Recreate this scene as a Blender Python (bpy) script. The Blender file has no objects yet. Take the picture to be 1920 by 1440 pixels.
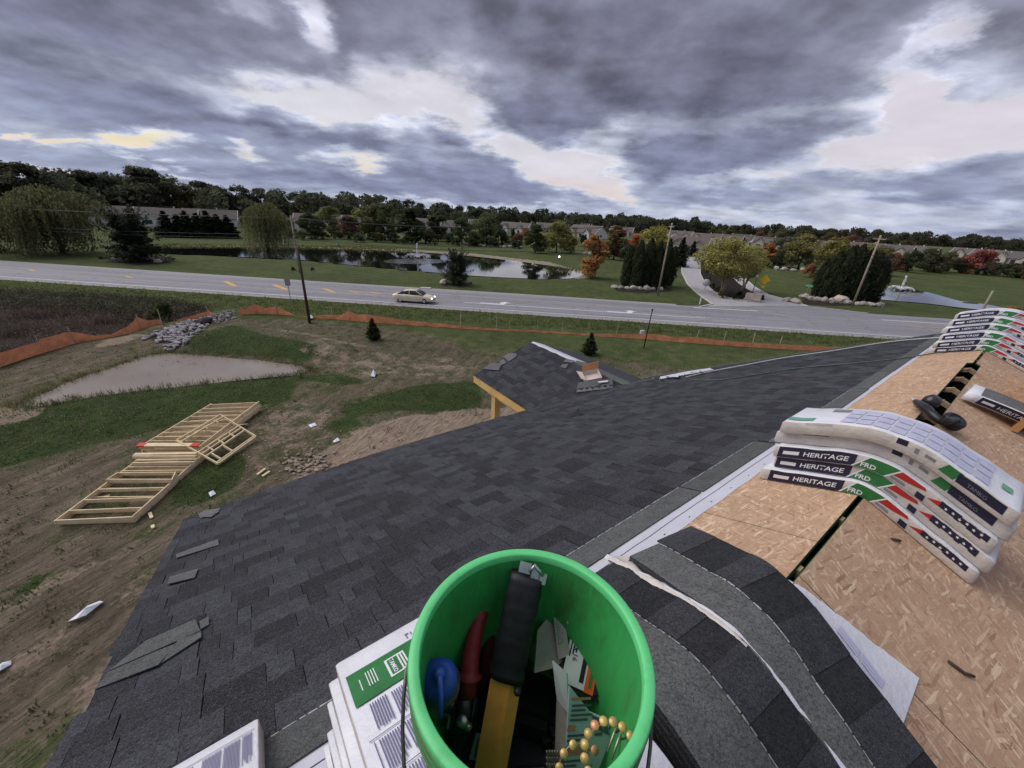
import bpy, bmesh, math, random
import numpy as np
from mathutils import Vector, Matrix
random.seed(7)
RNG = np.random.default_rng(11)
PI = math.pi
SC = bpy.context.scene
COL = SC.collection
H = 10.0                                   # camera height above the road, metres

# ---------------------------------------------------------------- camera
F_PX = 721.0                               # focal length in pixels of the 1920 px wide photograph
_nad = np.array([870 - 960.0, 2360 - 720.0, F_PX])
_up = -_nad / np.linalg.norm(_nad)
_fw = np.array([0, 0, 1.0])
_Y = _fw - _up * (_fw @ _up); _Y /= np.linalg.norm(_Y)
_X = np.cross(_Y, _up)
if _X[0] < 0: _X = -_X
ROT = np.stack([_X, _Y, _up])              # world = ROT @ camera (x right, y down, z forward)
cam_d = bpy.data.cameras.new('camera')
cam_d.sensor_width = 36.0
cam_d.lens = 36.0 * F_PX / 1920.0
cam_d.clip_start = 0.05
cam_d.clip_end = 6000.0
cam = bpy.data.objects.new('camera', cam_d)
COL.objects.link(cam)
m = Matrix.Identity(4)
for i in range(3):
    m[i][0] = ROT[i, 0]; m[i][1] = -ROT[i, 1]; m[i][2] = -ROT[i, 2]
m[2][3] = H
cam.matrix_world = m
SC.camera = cam

def ray(x, y):
    v = ROT @ np.array([x - 960.0, y - 720.0, F_PX])
    return v / np.linalg.norm(v)
def G(x, y, z=0.0):
    """the point at height z that the photograph shows at pixel (x, y)"""
    v = ray(x, y); t = (z - H) / v[2]
    return Vector((v[0] * t, v[1] * t, z))
def azel(x, y):
    v = ray(x, y)
    return math.degrees(math.atan2(v[0], v[1])), math.degrees(math.asin(v[2]))
def top_height(base, ytop):
    """height of an upright thing standing at pixel base whose top is at pixel row ytop"""
    p = G(*base); d = math.hypot(p.x, p.y)
    lo, hi = 0.0, 60.0
    for _ in range(40):
        mid = (lo + hi) / 2
        c = ROT.T @ np.array([p.x, p.y, mid - H])
        y = c[1] / c[2] * F_PX + 720
        if y > ytop: lo = mid
        else: hi = mid
    return lo
def px_size(base):
    """metres per photograph pixel at a ground point"""
    p = G(*base); c = ROT.T @ np.array([p.x, p.y, -H])
    return c[2] / F_PX

# ---------------------------------------------------------------- sky, sun, exposure
EXPO = 0.85
SUN_EL, SUN_AZ = 48.0, -75.0
SC.view_settings.view_transform = 'Standard'
SC.view_settings.look = 'None'
SC.view_settings.gamma = 1.0
SC.view_settings.exposure = EXPO
SC.view_settings.use_curve_mapping = False
world = bpy.data.worlds.new('World')
SC.world = world
world.use_nodes = True
WT = world.node_tree
for n in list(WT.nodes): WT.nodes.remove(n)

class NT:
    """a small helper for building node trees"""
    def __init__(s, tree): s.t = tree
    def n(s, kind, **kw):
        nd = s.t.nodes.new(kind)
        for k, v in kw.items():
            if k == 'inp':
                for kk, vv in v.items():
                    s.set(nd, kk, vv)
            else: setattr(nd, k, v)
        return nd
    def set(s, nd, key, v):
        sock = nd.inputs[key]
        if isinstance(v, bpy.types.NodeSocket): s.t.links.new(v, sock)
        else:
            if isinstance(v, (tuple, list)) and len(v) == 3 and sock.type == 'RGBA': v = (*v, 1)
            sock.default_value = v
    def math(s, op, a, b=None, c=None, clamp=False):
        nd = s.n('ShaderNodeMath', operation=op, use_clamp=clamp)
        s.set(nd, 0, a)
        if b is not None: s.set(nd, 1, b)
        if c is not None: s.set(nd, 2, c)
        return nd.outputs[0]
    def vmath(s, op, a, b=None, scale=None):
        nd = s.n('ShaderNodeVectorMath', operation=op)
        s.set(nd, 0, a)
        if b is not None: s.set(nd, 1, b)
        if scale is not None: s.set(nd, 'Scale', scale)
        return nd.outputs['Value'] if op in ('LENGTH', 'DOT_PRODUCT') else nd.outputs[0]
    def noise(s, vec, scale, detail=4, rough=0.55, dist=0.0, col=False):
        nd = s.n('ShaderNodeTexNoise')
        if vec is not None: s.set(nd, 'Vector', vec)
        nd.inputs['Scale'].default_value = scale
        nd.inputs['Detail'].default_value = detail
        nd.inputs['Roughness'].default_value = rough
        nd.inputs['Distortion'].default_value = dist
        return nd.outputs['Color'] if col else nd.outputs[0]
    def ramp(s, fac, stops, interp='LINEAR'):
        nd = s.n('ShaderNodeValToRGB')
        s.set(nd, 0, fac)
        cr = nd.color_ramp; cr.interpolation = interp
        while len(cr.elements) > 1: cr.elements.remove(cr.elements[-1])
        for i, (p, c) in enumerate(stops):
            if not isinstance(c, (tuple, list)): c = (c, c, c)
            e = cr.elements[0] if i == 0 else cr.elements.new(p)
            e.position = p; e.color = (*c[:3], 1)
        return nd.outputs[0]
    def mix(s, fac, a, b, blend='MIX'):
        nd = s.n('ShaderNodeMix', data_type='RGBA', blend_type=blend)
        s.set(nd, 0, fac)
        for key, v in ((6, a), (7, b)):
            if isinstance(v, (tuple, list)): v = (*v[:3], 1)
            s.set(nd, key, v)
        return nd.outputs[2]
    def maprange(s, v, a, b, c=0.0, d=1.0, smooth=False):
        nd = s.n('ShaderNodeMapRange', interpolation_type='SMOOTHSTEP' if smooth else 'LINEAR')
        nd.clamp = True if not smooth else nd.clamp
        for i, x in enumerate((v, a, b, c, d)): s.set(nd, i, x)
        return nd.outputs[0]
    def mapping(s, vec, loc=(0, 0, 0), rot=(0, 0, 0), scale=(1, 1, 1), kind='POINT'):
        nd = s.n('ShaderNodeMapping', vector_type=kind)
        s.set(nd, 'Vector', vec)
        nd.inputs['Location'].default_value = loc
        nd.inputs['Rotation'].default_value = rot
        nd.inputs['Scale'].default_value = scale
        return nd.outputs[0]

def build_world():
    w = NT(WT)
    out = w.n('ShaderNodeOutputWorld')
    bg = w.n('ShaderNodeBackground')
    WT.links.new(bg.outputs[0], out.inputs[0])
    tc = w.n('ShaderNodeTexCoord').outputs['Generated']
    sep = w.n('ShaderNodeSeparateXYZ'); w.set(sep, 0, tc)
    x, y, z = sep.outputs
    az = w.math('MULTIPLY', w.math('ARCTAN2', x, y), 180 / PI)
    el = w.math('MULTIPLY', w.math('ARCSINE', z), 180 / PI)
    comb = w.n('ShaderNodeCombineXYZ'); w.set(comb, 0, az); w.set(comb, 1, el)
    # a flat cloud deck seen in perspective
    zz = w.math('ADD', w.math('MAXIMUM', z, -0.03), 0.21)
    pc = w.n('ShaderNodeCombineXYZ')
    w.set(pc, 0, w.math('DIVIDE', x, zz)); w.set(pc, 1, w.math('DIVIDE', y, zz)); w.set(pc, 2, 3.7)
    P = pc.outputs[0]
    warp = w.noise(P, 1.9, 6, 0.6, col=True)
    wv = w.vmath('SCALE', w.vmath('SUBTRACT', warp, (0.5, 0.5, 0.5)), scale=17.0)
    wv = w.vmath('MULTIPLY', wv, (1.0, 0.42, 0.0))
    A = w.vmath('ADD', comb.outputs[0], wv)
    big = w.noise(P, 1.15, 8, 0.50)
    fine = w.noise(P, 4.2, 8, 0.56)
    wisp = w.noise(w.mapping(P, rot=(0, 0, 0.5), scale=(1.0, 1.8, 1)), 1.9, 7, 0.55)
    d = w.math('MULTIPLY_ADD', w.math('SUBTRACT', big, 0.5), 0.80, 0.64)
    d = w.math('MULTIPLY_ADD', w.math('SUBTRACT', fine, 0.5), w.maprange(el, 1, 18, 0.20, 0.66), d)
    def streak(p1, p2, thick, wt, soft=0.35):
        """cloud or gap lying between two directions of the sky"""
        a1, e1 = azel(*p1); a2, e2 = azel(*p2)
        ca, ce = (a1 + a2) / 2, (e1 + e2) / 2
        ln = math.hypot(a2 - a1, e2 - e1) / 2 + thick
        an = math.atan2(e2 - e1, a2 - a1)
        mp = w.mapping(A, loc=(ca, ce, 0), rot=(0, 0, an), scale=(ln, thick, 1), kind='TEXTURE')
        r = w.vmath('LENGTH', mp)
        return w.math('MULTIPLY', w.maprange(r, soft, 1.35, 1.0, 0.0, True), wt)
    # breaks in the deck
    gaps = [((535, 0), (622, 95), 1.7, -.50), ((450, 10), (470, 20), 1.6, -.25),
            ((30, 75), (330, 140), 1.6, -.18), ((370, 165), (520, 190), 1.8, -.38),
            ((480, 165), (690, 238), 2.4, -.47), ((690, 200), (850, 178), 3.9, -.52), ((860, 225), (1010, 305), 2.5, -.54),
            ((950, 290), (1150, 330), 2.6, -.52), ((1080, 300), (1150, 255), 2.6, -.45),
            ((1180, 360), (1080, 335), 1.6, -.40),
            ((1690, 235), (1920, 212), 4.6, -.56), ((1600, 300), (1800, 275), 2.6, -.42), ((1740, 160), (1720, 215), 2.2, -.32),
            ((1450, 320), (1600, 290), 2.0, -.40), ((1790, 10), (1745, 80), 1.5, -.30), ((1700, 90), (1730, 70), 2.0, -.15),
            ((1120, 240), (1600, 212), 1.3, -.42),
            ((60, 256), (140, 262), 0.6, -.45), ((190, 268), (330, 275), 1.0, -.60), ((410, 275), (470, 285), 0.9, -.45),
            ((620, 292), (760, 305), 1.0, -.50), ((230, 304), (250, 306), 0.5, -.40), ((0, 245), (15, 247), .7, -.4),
            ((300, 322), (380, 332), 0.5, -.35), ((80, 318), (140, 322), 0.8, -.4), ((1300, 350), (1480, 345), 0.9, -.25),
            ((1500, 390), (1900, 400), 1.2, -.22), ((1200, 400), (1700, 425), 0.8, -.18), ((1780, 300), (1900, 290), 1.6, -.1),
            ((600, 375), (1100, 402), 0.55, -.33), ((1000, 378), (1100, 384), 0.5, -.12)]
    clouds = [((50, 60), (420, 110), 6.5, .22), ((150, 200), (480, 225), 3.2, .20), ((700, 60), (1600, 90), 8.0, .20),
              ((640, 110), (690, 170), 3.0, .16), ((960, 190), (1500, 170), 5.0, .24), ((960, 230), (1040, 250), 3.0, .20),
              ((1190, 280), (1560, 265), 3.2, .30), ((1230, 315), (1400, 320), 1.4, .25), ((770, 236), (890, 258), 1.8, .62), ((620, 260), (760, 270), 1.8, .50), ((480, 210), (560, 222), 1.3, .34),
              ((510, 268), (620, 280), 1.4, .30), ((730, 300), (1060, 345), 2.0, .36), ((330, 300), (760, 340), 1.6, .28), ((560, 340), (1100, 375), 2.0, .22),
              ((0, 290), (300, 300), 1.2, .10), ((1500, 330), (1900, 355), 2.0, .26), ((1800, 120), (1920, 60), 5.0, .16), ((1820, 170), (1920, 150), 2.0, .2),
              ((1200, 370), (1450, 385), 1.3, .14), ((1130, 322), (1160, 326), 0.9, .22), ((1700, 300), (1920, 330), 2.0, .2), ((1840, 425), (1920, 430), 1.0, .22)]
    for g in gaps + clouds: d = w.math('ADD', d, streak(*g))
    d = w.math('MULTIPLY_ADD', w.math('SUBTRACT', wisp, 0.5), w.maprange(el, 2, 30, 0.40, 0.16), d)
    # brightness of the deck by its thickness
    k = 1.0 / (2 ** EXPO)
    def c(r, g, b):
        f = lambda u: (u / 255 / 12.92 if u < 10 else ((u / 255 + .055) / 1.055) ** 2.4) * k
        return (f(r), f(g), f(b))
    cl = w.ramp(d, [(0.06, c(228, 225, 234)), (0.28, c(212, 213, 229)), (0.44, c(186, 189, 208)), (0.58, c(158, 161, 180)), (0.76, c(133, 135, 155)), (1.02, c(111, 112, 132))])
    low = w.ramp(d, [(0.06, c(228, 225, 228)), (0.32, c(207, 210, 222)), (0.52, c(184, 191, 212)), (0.72, c(158, 166, 191)), (1.0, c(132, 138, 166))])
    cl = w.mix(w.maprange(el, 3, 17, 1, 0, True), cl, low)
    # billows: the side of each lump that faces the low light is paler
    P2 = w.vmath('ADD', P, (-0.10, 0.085, 0.0))
    r1 = w.math('SUBTRACT', w.noise(P, 2.7, 7, 0.5), w.noise(P2, 2.7, 7, 0.5))
    P3 = w.vmath('ADD', P, (-0.035, 0.05, 0.0))
    r2 = w.math('SUBTRACT', w.noise(P, 5.0, 6, 0.55), w.noise(P3, 5.0, 6, 0.55))
    rel = w.math('MULTIPLY_ADD', r2, w.maprange(el, 2, 16, 0.25, 0.6), w.math('MULTIPLY', r1, w.maprange(el, 2, 14, 0.9, 1.9)))
    lit = w.math('MULTIPLY', w.maprange(fine, 0.30, 0.72, 0.90, 1.10), w.maprange(rel, -0.4, 0.4, 0.62, 1.42))
    cl = w.vmath('SCALE', cl, scale=lit)
    # clear sky behind: a low evening sun behind the clouds, pale veil over it
    sky = w.n('ShaderNodeTexSky', sky_type='NISHITA')
    sky.sun_disc = False
    sky.sun_elevation = math.radians(SUN_EL); sky.sun_rotation = math.radians(SUN_AZ)
    nis = w.vmath('SCALE', sky.outputs[0], scale=0.05)
    veil = w.mix(w.maprange(az, -30, 60, 0, 1), c(230, 227, 235), c(228, 219, 229))
    veil = w.mix(w.maprange(el, 18, 42, 0, 1), veil, c(214, 218, 236))
    warm = w.math('MULTIPLY', w.maprange(el, 9.5, 7.0, 0, 1, True), w.maprange(az, -12, -30, 0, 1, True))
    veil = w.mix(warm, veil, c(245, 234, 202))
    peach = w.math('MULTIPLY', w.maprange(el, 5.5, 2.5, 0, 1, True), w.maprange(az, 25, -5, 0, .8, True))
    veil = w.mix(peach, veil, c(244, 206, 184))
    gap = w.mix(0.86, nis, veil)
    gap = w.vmath('SCALE', gap, scale=w.maprange(w.noise(P, 2.4, 7, 0.6), 0.3, 0.7, 0.88, 1.06))
    cover = w.maprange(d, 0.10, 0.37, 0, 1, True)
    skyc = w.mix(cover, gap, cl)
    skyc = w.mix(w.maprange(el, -0.5, -4, 0, 1), skyc, c(120, 124, 130))
    w.set(bg, 'Color', skyc)
    bg.inputs['Strength'].default_value = 1.0
build_world()
world.cycles.sampling_method = 'MANUAL'
world.cycles.sample_map_resolution = 512

sun_d = bpy.data.lights.new('sun', 'SUN')
sun_d.energy = 1.5
sun_d.angle = math.radians(55)
sun_d.color = (1.0, 0.965, 0.93)
sun = bpy.data.objects.new('sun', sun_d)
COL.objects.link(sun)
_a, _e = math.radians(SUN_AZ), math.radians(SUN_EL)
sun.rotation_euler = Vector((-math.sin(_a) * math.cos(_e), -math.cos(_a) * math.cos(_e), -math.sin(_e))).to_track_quat('-Z', 'Y').to_euler()

# ---------------------------------------------------------------- helpers for objects
ORIGIN = {}
def tag(o, label=None, cat=None, group=None, kind=None):
    if label: o['label'] = label
    if cat: o['category'] = cat
    if group: o['group'] = group
    if kind: o['kind'] = kind
    return o
def thing(name, loc, label, cat, group=None):
    o = bpy.data.objects.new(name, None); COL.objects.link(o)
    o.location = loc; o.empty_display_size = 0.2
    ORIGIN[o.name] = Vector(loc)
    return tag(o, label, cat, group)
def org(o):
    return ORIGIN.get(o.name, Vector((0, 0, 0))) if o is not None else Vector((0, 0, 0))
def link_mesh(name, me, parent=None, loc=None):
    o = bpy.data.objects.new(name, me); COL.objects.link(o)
    if parent is not None:
        o.parent = parent; ORIGIN[o.name] = org(parent)
    if loc is not None:
        o.location = loc
        ORIGIN[o.name] = Vector(loc) + (org(parent) if parent is not None else Vector((0, 0, 0)))
    return o
def np_mesh(name, verts, faces, mats, midx=None, smooth=False):
    """mesh from numpy arrays; faces is an (n, k) array"""
    me = bpy.data.meshes.new(name)
    verts = np.asarray(verts, np.float32); faces = np.asarray(faces, np.int32)
    me.vertices.add(len(verts)); me.vertices.foreach_set('co', verts.ravel())
    n, k = faces.shape
    me.loops.add(n * k); me.loops.foreach_set('vertex_index', faces.ravel())
    me.polygons.add(n)
    me.polygons.foreach_set('loop_start', np.arange(0, n * k, k, dtype=np.int32))
    me.polygons.foreach_set('loop_total', np.full(n, k, np.int32))
    for mt in (mats if isinstance(mats, (list, tuple)) else [mats]): me.materials.append(mt)
    if midx is not None: me.polygons.foreach_set('material_index', np.asarray(midx, np.int32))
    me.polygons.foreach_set('use_smooth', np.full(n, bool(smooth)))
    me.update(calc_edges=True); me.validate()
    return me

class MB:
    """collects shapes and links them as ONE mesh object"""
    def __init__(s): s.v = []; s.f = []; s.m = []; s.sm = []
    def add(s, vs, fs, mi=0, smooth=False):
        b = len(s.v); s.v.extend([Vector(p) for p in vs])
        for f in fs: s.f.append([i + b for i in f]); s.m.append(mi); s.sm.append(smooth)
    def box(s, c, size, rot=None, mi=0, bev=0.0):
        c = Vector(c); hx, hy, hz = [x / 2 for x in size]
        R = rot if rot is not None else Matrix.Identity(3)
        if bev <= 0:
            vs = [Vector((x, y, z)) for x in (-hx, hx) for y in (-hy, hy) for z in (-hz, hz)]
            fs = [(0, 1, 3, 2), (4, 6, 7, 5), (0, 4, 5, 1), (2, 3, 7, 6), (0, 2, 6, 4), (1, 5, 7, 3)]
            s.add([R @ p + c for p in vs], fs, mi); return
        b = min(bev, hx * .9, hy * .9, hz * .9)
        bm = bmesh.new(); bmesh.ops.create_cube(bm, size=1.0)
        for p in bm.verts: p.co = Vector((p.co.x * 2 * hx, p.co.y * 2 * hy, p.co.z * 2 * hz))
        bmesh.ops.bevel(bm, geom=bm.edges[:], offset=b, segments=2, affect='EDGES')
        bm.verts.index_update()
        s.add([R @ p.co + c for p in bm.verts], [[p.index for p in f.verts] for f in bm.faces], mi, False)
        bm.free()
    def beam(s, a, b, w, h, mi=0, up=(0, 0, 1), bev=0.0):
        """bar from a to b, w wide and h high"""
        a = Vector(a); b = Vector(b); d = b - a; L = d.length; x = d.normalized()
        y = Vector(up).cross(x)
        if y.length < 1e-5: y = Vector((1, 0, 0)).cross(x)
        y.normalize(); z = x.cross(y)
        R = Matrix((x, y, z)).transposed()
        s.box((a + b) / 2, (L, w, h), R, mi, bev)
    def tube(s, pts, r, n=8, mi=0, cap=True):
        pts = [Vector(p) for p in pts]
        rs = r if isinstance(r, (list, tuple)) else [r] * len(pts)
        vs = []; fs = []; prev = None
        for i, p in enumerate(pts):
            d = (pts[min(i + 1, len(pts) - 1)] - pts[max(i - 1, 0)])
            if d.length < 1e-9: d = Vector((0, 0, 1))
            d.normalize()
            if prev is None:
                u = d.cross(Vector((0, 0, 1)))
                if u.length < 1e-3: u = d.cross(Vector((1, 0, 0)))
            else: u = prev - d * prev.dot(d)
            u.normalize(); prev = u; w = d.cross(u)
            for k in range(n):
                a = 2 * PI * k / n
                vs.append(p + (u * math.cos(a) + w * math.sin(a)) * rs[i])
        for i in range(len(pts) - 1):
            for k in range(n):
                fs.append((i * n + k, i * n + (k + 1) % n, (i + 1) * n + (k + 1) % n, (i + 1) * n + k))
        if cap:
            fs.append(tuple(range(n - 1, -1, -1))); fs.append(tuple((len(pts) - 1) * n + k for k in range(n)))
        s.add(vs, fs, mi, True)
    def lathe(s, c, prof, n=32, axis=(0, 0, 1), mi=0, smooth=True, closed=False):
        """prof: list of (radius, height) along axis"""
        z = Vector(axis).normalized(); x = z.orthogonal().normalized(); y = z.cross(x); c = Vector(c)
        vs = []; fs = []
        for (r, h) in prof:
            for k in range(n):
                a = 2 * PI * k / n
                vs.append(c + z * h + (x * math.cos(a) + y * math.sin(a)) * r)
        m_ = len(prof)
        for i in range(m_ - (0 if closed else 1)):
            j = (i + 1) % m_
            for k in range(n):
                fs.append((i * n + k, i * n + (k + 1) % n, j * n + (k + 1) % n, j * n + k))
        s.add(vs, fs, mi, smooth)
    def prism(s, outline, vec, mi=0):
        """outline (3D points) pushed along vec"""
        o = [Vector(p) for p in outline]; vec = Vector(vec); n = len(o)
        fs = [tuple(range(n - 1, -1, -1)), tuple(range(n, 2 * n))]
        fs += [(i, (i + 1) % n, n + (i + 1) % n, n + i) for i in range(n)]
        s.add(o + [p + vec for p in o], fs, mi)
    def rock(s, c, r, seed=0, mi=0, sub=1, flat=(1, 1, 1)):
        rg = random.Random(seed); bm = bmesh.new(); bmesh.ops.create_icosphere(bm, subdivisions=sub, radius=1.0)
        yaw = rg.uniform(0, 6.3); ca, sa = math.cos(yaw), math.sin(yaw)
        fx, fy, fz = [k * rg.uniform(.75, 1.2) for k in flat]
        vs = []
        for p in bm.verts:
            k = r * rg.uniform(.78, 1.12)
            x, y, z = p.co.x * k * fx, p.co.y * k * fy, p.co.z * k * fz
            vs.append(Vector((x * ca - y * sa, x * sa + y * ca, z)) + Vector(c))
        bm.verts.index_update()
        s.add(vs, [[p.index for p in f.verts] for f in bm.faces], mi)
        bm.free()
    def build(s, name, mats, parent=None, kind=None):
        o0 = org(parent)
        me = bpy.data.meshes.new(name)
        me.from_pydata([tuple(p - o0) for p in s.v], [], s.f)
        for mt in (mats if isinstance(mats, (list, tuple)) else [mats]): me.materials.append(mt)
        me.polygons.foreach_set('material_index', s.m)
        me.polygons.foreach_set('use_smooth', s.sm)
        me.update()
        o = link_mesh(name, me, parent)
        if kind: o['kind'] = kind
        return o
def own(mb, name, mats, label, cat, group=None, loc=None):
    """a thing that is one mesh, its origin at its base"""
    if loc is None:
        xs = [p.x for p in mb.v]; ys = [p.y for p in mb.v]; zs = [p.z for p in mb.v]
        loc = Vector(((min(xs) + max(xs)) / 2, (min(ys) + max(ys)) / 2, min(zs)))
    loc = Vector(loc)
    me = bpy.data.meshes.new(name)
    me.from_pydata([tuple(p - loc) for p in mb.v], [], mb.f)
    for mt in (mats if isinstance(mats, (list, tuple)) else [mats]): me.materials.append(mt)
    me.polygons.foreach_set('material_index', mb.m); me.polygons.foreach_set('use_smooth', mb.sm); me.update()
    o = link_mesh(name, me, None, loc)
    return tag(o, label, cat, group)
def copy_tree(o, parent=None):
    c = o.copy(); COL.objects.link(c)
    if parent is not None: c.parent = parent
    for ch in list(o.children): copy_tree(ch, c)
    return c
def rotz(a): return Matrix.Rotation(a, 3, 'Z')

# ---------------------------------------------------------------- materials
MATS = {}
def mat(name):
    mt = bpy.data.materials.new(name); mt.use_nodes = True
    t = mt.node_tree; t.nodes.clear()
    w = NT(t)
    out = w.n('ShaderNodeOutputMaterial'); bs = w.n('ShaderNodeBsdfPrincipled')
    t.links.new(bs.outputs[0], out.inputs[0])
    MATS[name] = mt
    return mt, w, bs
def bump(w, bs, h, strength=0.3, dist=0.01):
    b = w.n('ShaderNodeBump'); b.inputs['Strength'].default_value = strength; b.inputs['Distance'].default_value = dist
    w.set(b, 'Height', h); w.t.links.new(b.outputs[0], bs.inputs['Normal'])
def objco(w): return w.n('ShaderNodeTexCoord').outputs['Object']
def geoco(w): return w.n('ShaderNodeNewGeometry').outputs['Position']
def simple(name, col, rough=0.6, var=0.12, scale=8.0, spec=0.4, metal=0.0, bmp=0.0, bscale=60.0, coat=0.0, detail=4, emit=0.0):
    """one colour broken up by grain, dirt and a little relief"""
    mt, w, bs = mat(name)
    P = objco(w)
    n1 = w.noise(P, scale, detail, 0.6)
    f = w.maprange(n1, 0.3, 0.7, 1 - var, 1 + var)
    rnd = w.n('ShaderNodeObjectInfo').outputs['Random']
    f = w.math('MULTIPLY', f, w.maprange(rnd, 0, 1, 1 - var * .5, 1 + var * .5))
    w.set(bs, 'Base Color', w.vmath('SCALE', w.n('ShaderNodeRGB').outputs[0], scale=f))
    for nd in w.t.nodes:
        if nd.bl_idname == 'ShaderNodeRGB': nd.outputs[0].default_value = (*col, 1)
    w.set(bs, 'Roughness', w.maprange(w.noise(P, scale * 2.3, 3), 0.3, 0.7, max(0.03, rough - .08), min(1, rough + .08)))
    bs.inputs['Specular IOR Level'].default_value = spec
    bs.inputs['Metallic'].default_value = metal
    if coat: bs.inputs['Coat Weight'].default_value = coat
    if bmp: bump(w, bs, w.noise(P, bscale, 3, 0.6), bmp, 0.004)
    if emit:
        bs.inputs['Emission Color'].default_value = (*col, 1); bs.inputs['Emission Strength'].default_value = emit
    return mt

def build_mats():
    M = {}
    # ---- ground, driven by where grass, bare earth and mulch lie
    mt, w, bs = mat('earth'); M['ground'] = mt
    P = geoco(w)
    def at(nm): 
        nd = w.n('ShaderNodeAttribute'); nd.attribute_name = nm; return nd.outputs['Fac']
    n_lo = w.noise(P, 0.16, 5, 0.6); n_mid = w.noise(P, 0.9, 6, 0.65); n_hi = w.noise(P, 7.0, 5, 0.7)
    sdir = G(330, 1010) - G(60, 1215); sang = math.atan2(sdir.y, sdir.x)
    n_dir = w.noise(w.mapping(w.mapping(P, rot=(0, 0, -sang)), scale=(0.30, 1.6, 1)), 1.0, 6, 0.65)
    n_dir2 = w.noise(w.mapping(w.mapping(P, rot=(0, 0, -sang + .25)), scale=(0.5, 2.2, 1)), 3.0, 5, 0.7)
    g1 = w.ramp(n_mid, [(0.25, (0.046, 0.064, 0.021)), (0.5, (0.085, 0.111, 0.036)), (0.75, (0.151, 0.149, 0.059))])
    g1 = w.mix(w.maprange(n_hi, 0.3, 0.75, 0, 0.6), g1, (0.039, 0.051, 0.020))
    lush = w.ramp(n_mid, [(0.25, (0.020, 0.032, 0.011)), (0.55, (0.041, 0.067, 0.019)), (0.8, (0.085, 0.102, 0.035))])
    lush = w.mix(w.maprange(n_hi, 0.4, 0.7, 0, 0.7), lush, (0.067, 0.081, 0.027))
    dry = w.ramp(n_dir, [(0.25, (0.073, 0.062, 0.039)), (0.43, (0.130, 0.101, 0.072)), (0.6, (0.215, 0.166, 0.122)), (0.78, (0.332, 0.260, 0.198))])
    dry = w.mix(w.maprange(n_dir2, 0.42, 0.72, 0, 0.72), dry, (0.075, 0.068, 0.043))
    dry = w.mix(w.maprange(w.noise(P, 0.45, 5, 0.7), 0.52, 0.72, 0, 0.7), dry, (0.065, 0.073, 0.034))
    dry = w.mix(w.maprange(n_hi, 0.5, 0.8, 0, 0.6), dry, (0.247, 0.202, 0.156))
    bare = w.ramp(n_dir2, [(0.2, (0.140, 0.099, 0.069)), (0.5, (0.314, 0.239, 0.178)), (0.8, (0.495, 0.388, 0.297))])
    bare = w.mix(w.maprange(n_hi, 0.45, 0.7, 0, 0.5), bare, (0.198, 0.148, 0.107))
    mul = w.ramp(n_hi, [(0.3, (0.020, 0.015, 0.013)), (0.7, (0.056, 0.040, 0.033))])
    def thr(nm, amp, lo=0.42, hi=0.60):
        jit = w.math('MULTIPLY_ADD', w.math('SUBTRACT', n_mid, 0.5), amp, at(nm))
        jit = w.math('MULTIPLY_ADD', w.math('SUBTRACT', n_hi, 0.5), amp * .7, jit)
        return w.maprange(jit, lo, hi, 0, 1, True)
    c = w.mix(thr('dry', 1.6, 0.30, 0.75), g1, dry)
    c = w.mix(thr('lush', 1.2, 0.35, 0.65), c, lush)
    c = w.mix(thr('bare', 1.5, 0.38, 0.68), c, bare)
    c = w.mix(thr('mulch', 0.35), c, mul)
    c = w.mix(thr('sand', 0.7), c, w.mix(n_hi, (0.20, 0.165, 0.12), (0.36, 0.31, 0.24)))
    c = w.vmath('SCALE', c, scale=w.maprange(n_lo, 0.3, 0.7, 0.80, 1.2))
    w.set(bs, 'Base Color', c)
    bs.inputs['Roughness'].default_value = 0.95; bs.inputs['Specular IOR Level'].default_value = 0.15
    hh = w.math('ADD', w.math('MULTIPLY', n_dir2, 1.1), w.math('MULTIPLY', n_hi, 0.6))
    bump(w, bs, hh, 1.0, 0.20)
    # ---- asphalt
    mt, w, bs = mat('asphalt'); M['asphalt'] = mt
    P = geoco(w)
    st = w.noise(w.mapping(w.mapping(P, rot=(0, 0, 0.045)), scale=(0.03, 1.1, 1)), 0.9, 4, 0.6)
    base = w.ramp(st, [(0.3, (0.150, 0.147, 0.162)), (0.7, (0.285, 0.277, 0.297))])
    sp = w.noise(P, 24.0, 3, 0.8)
    base = w.mix(w.maprange(sp, 0.5, 0.75, 0, 0.5), base, (0.36, 0.35, 0.37))
    base = w.mix(w.maprange(w.noise(P, 0.5, 5, 0.7), 0.5, 0.8, 0, 0.35), base, (0.15, 0.148, 0.16))
    vc = w.n('ShaderNodeTexVoronoi', feature='DISTANCE_TO_EDGE'); vc.inputs['Scale'].default_value = .16; w.set(vc, 'Vector', w.vmath('ADD', P, w.vmath('SCALE', w.noise(P, .8, 4, col=True), scale=2.5)))
    base = w.mix(w.maprange(vc.outputs[0], .004, .011, .45, 0), base, (0.075, 0.074, 0.078))
    w.set(bs, 'Base Color', base); bs.inputs['Roughness'].default_value = 0.8; bs.inputs['Specular IOR Level'].default_value = 0.35
    bump(w, bs, sp, 0.4, 0.01)
    M['shoulder'] = simple('gravel_shoulder', (0.27, 0.25, 0.245), 0.9, 0.35, 9, 0.2)
    M['concrete'] = simple('pale_concrete', (0.36, 0.345, 0.355), 0.85, 0.10, 0.7, 0.25, bmp=0.2, bscale=20)
    M['kerb'] = simple('kerb_concrete', (0.48, 0.46, 0.44), 0.85, 0.15, 2, 0.2)
    M['paint_white'] = simple('worn_white_paint', (0.66, 0.66, 0.68), 0.6, 0.16, 3.0, 0.3)
    M['paint_faded'] = simple('faded_white_paint', (0.36, 0.36, 0.38), 0.7, 0.2, 3.0, 0.3)
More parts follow.
